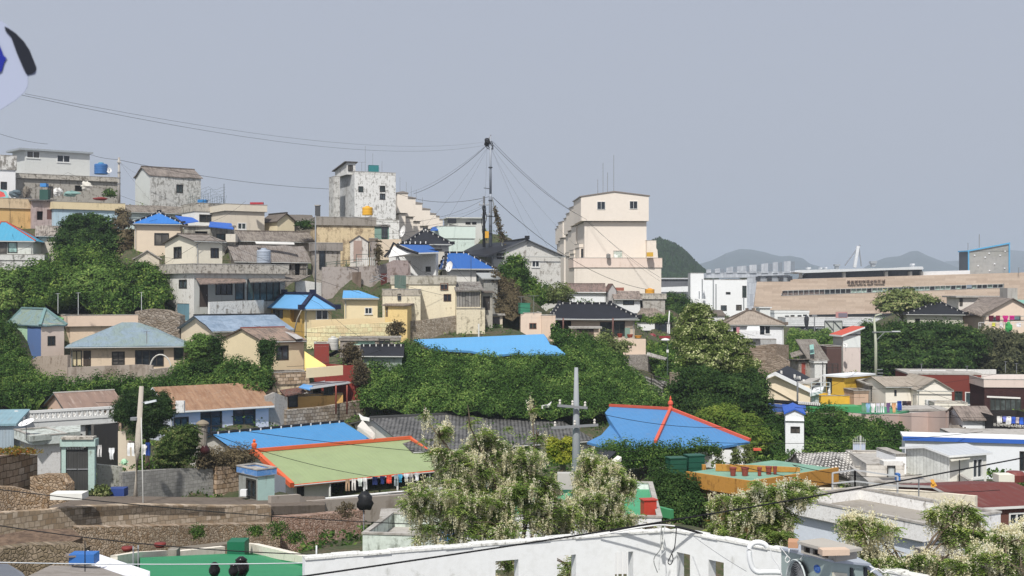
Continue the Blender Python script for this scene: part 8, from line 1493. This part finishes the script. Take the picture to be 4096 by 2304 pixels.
# ---- flag at the left edge
r=empty('national_flag',P(-500,700,3.4),0,'corner of a white flag with black bar and blue emblem at upper left','flag');O=r.location.copy()
def cloth(poly,off,name,mat,th=.001,wav=1):
    q=[]
    for u,v in poly: p=P(u,v,3.4-off)-O;q.append(p)
    m=MB();m.prism(q,(0,th,0));return m.build(name,mat,r)
cloth([(-480,-140),(-200,-60),(-40,40),(0,80),(28,100),(70,140),(105,195),(135,250),(146,275),(142,298),(112,305),(110,345),(98,368),(60,402),(0,440),(-200,500),(-480,520)],0,'cloth',paint('#aab2c8',.9,.9,.04),.002)
cloth([(18,106),(30,111),(62,132),(95,165),(118,200),(136,245),(146,270),(143,284),(128,296),(109,300),(98,284),(82,248),(66,210),(52,170),(44,148),(22,124)],.004,'black_bar',paint('#20242e',1,.9))
cloth([(-120,150),(-10,165),(4,195),(14,222),(26,232),(16,250),(6,285),(-20,300),(-120,300)],.004,'blue_emblem',paint('#1e2a8f',1,.9))
m=MB();m.tube([(0,0,-1.5),(0,0,.75)],.012,10);m.build('flagpole',STEEL,r)
hs=[h for h in HS if 60 < h.o.y < 190];random.seed(11);k=0
while k < 34:
    a=random.choice(hs);near=[b for b in hs if 7 < (a.o-b.o).length < 24 and b is not a]
    if not near: continue
    b=random.choice(near);p=a.o+a.e1*a.X*.5+Vector((0,0,a.Z+.5));q=b.o+b.e1*b.X*.5+Vector((0,0,b.Z+.5));m=MB();m.tube([x-p for x in hang(p,q,.35,12)],.016,4);k += 1
    tag(m.build('house_wire',RUBBER,None,p),'thin black wire strung between hillside house roofs','cable','thin wires strung between the hillside roofs')
for u_ in range(-700,5000,500):
    for d_,z_ in ((3,33),(8,31),(15,28),(25,25),(38,24),(300,24),(370,23),(460,21)): GP.append(((u_-CX)/F*d_,d_,z_))
for u_,v_,d_ in ((0,2300,55),(300,2300,55),(600,2290,55),(900,2290,55),(1400,2290,55),(2300,2300,50),(3000,2300,48),(4000,2400,45)): G(u_,v_,d_)
for u_,v_,d_ in [(1340,1182,143),(1450,1182,144),(1580,1172,146),(1300,1190,142)]+[(u,1357,130.5) for u in range(1640,2000,60)]+[(u,1351,132.8) for u in range(1650,1960,60)]: G(u_,v_,d_)
bank('creeper',[[(1960,1130,150),(2020,1110,152),(2060,1150,152)],[(1965,1200,146),(2030,1200,147),(2090,1200,147)],[(1990,1270,144),(2050,1290,143),(2130,1220,147)]],4500,.22,L_DRY,'stuff','dry brown creeper on the slope beside the weathered gable','creeper',lump=.6)
# ================================================================ GROUND
def terrain():
    pts=np.array(GP);us=np.linspace(-700,4900,150);ds=np.concatenate([np.geomspace(6,250,150),np.geomspace(256,460,20)])
    U,D=np.meshgrid(us,ds);X=(U-CX)/F*D;Z=np.zeros_like(X)
    for i in range(X.shape[0]):
        dx=X[i][:,None]-pts[:,0];dy=D[i][:,None]-pts[:,1];r2=dx*dx+dy*dy+.6;w=r2**-2.6;z=(w*pts[:,2]).sum(1)/w.sum(1);Z[i]=z-.5
    V=np.stack([X,D,Z],-1).reshape(-1,3);n,m=X.shape;idx=np.arange(n*m).reshape(n,m)
    Q=np.stack([idx[:-1,:-1],idx[:-1,1:],idx[1:,1:],idx[1:,:-1]],-1).reshape(-1,4)
    me=bpy.data.meshes.new('ground');me.from_pydata([tuple(v) for v in V],[],[tuple(int(a) for a in q) for q in Q]);me.polygons.foreach_set('use_smooth',[True]*len(Q))
    me.materials.append(soil('#5f5344','#4a4f33','#3d4a2a'));o=bpy.data.objects.new('ground',me);COL.objects.link(o);tag(o,kind='structure');return X,D,Z
TX,TD,TZ=terrain()
def cover(n):
    U=RNG.uniform(-100,4200,n);D=60*(250/60)**RNG.uniform(0,1,n);iu=np.clip(((U+700)/5600*149),0,148);ds=np.concatenate([np.geomspace(6,250,150),np.geomspace(256,460,20)]);jd=np.interp(D,ds,np.arange(len(ds)))
    a,b=iu.astype(int),jd.astype(int);s,t=iu-a,jd-b;Z=(TZ[b,a]*(1-s)+TZ[b,a+1]*s)*(1-t)+(TZ[b+1,a]*(1-s)+TZ[b+1,a+1]*s)*t;X=(U-CX)/F*D
    k=np.array([noise.noise(Vector((x*.22,d*.22,0)))+.5*noise.noise(Vector((x*.7,d*.7,4))) for x,d in zip(X,D)]);ok=k > -.08;X,D,Z,k=X[ok],D[ok],Z[ok],k[ok]
    m=7;C=np.stack([X,D,Z+np.clip(k,0,.5)*1.1],-1).repeat(m,0);C += RNG.normal(size=C.shape)*np.array([.22,.22,.13]);C[:,2] += .05;V=leafquads(C,.24,up=np.array([0,-.5,.8]))
    o=bpy.data.objects.new('ground_cover',fast_mesh('ground_cover',V,4,L_MID));COL.objects.link(o);tag(o,kind='stuff')
cover(26000)
m=MB();m.box(-9300,-60,8,9300,9100,330);hz=m.build('haze',bpy.data.materials.new('haze'));tag(hz,kind='stuff');hm=hz.data.materials[0];hm.use_nodes=True;t_=hm.node_tree;t_.nodes.clear()
v_=t_.nodes.new('ShaderNodeVolumePrincipled');v_.inputs['Color'].default_value=(.80,.88,1,1);v_.inputs['Density'].default_value=2.3e-4;v_.inputs['Anisotropy'].default_value=.2;o_=t_.nodes.new('ShaderNodeOutputMaterial');t_.links.new(v_.outputs[0],o_.inputs['Volume'])
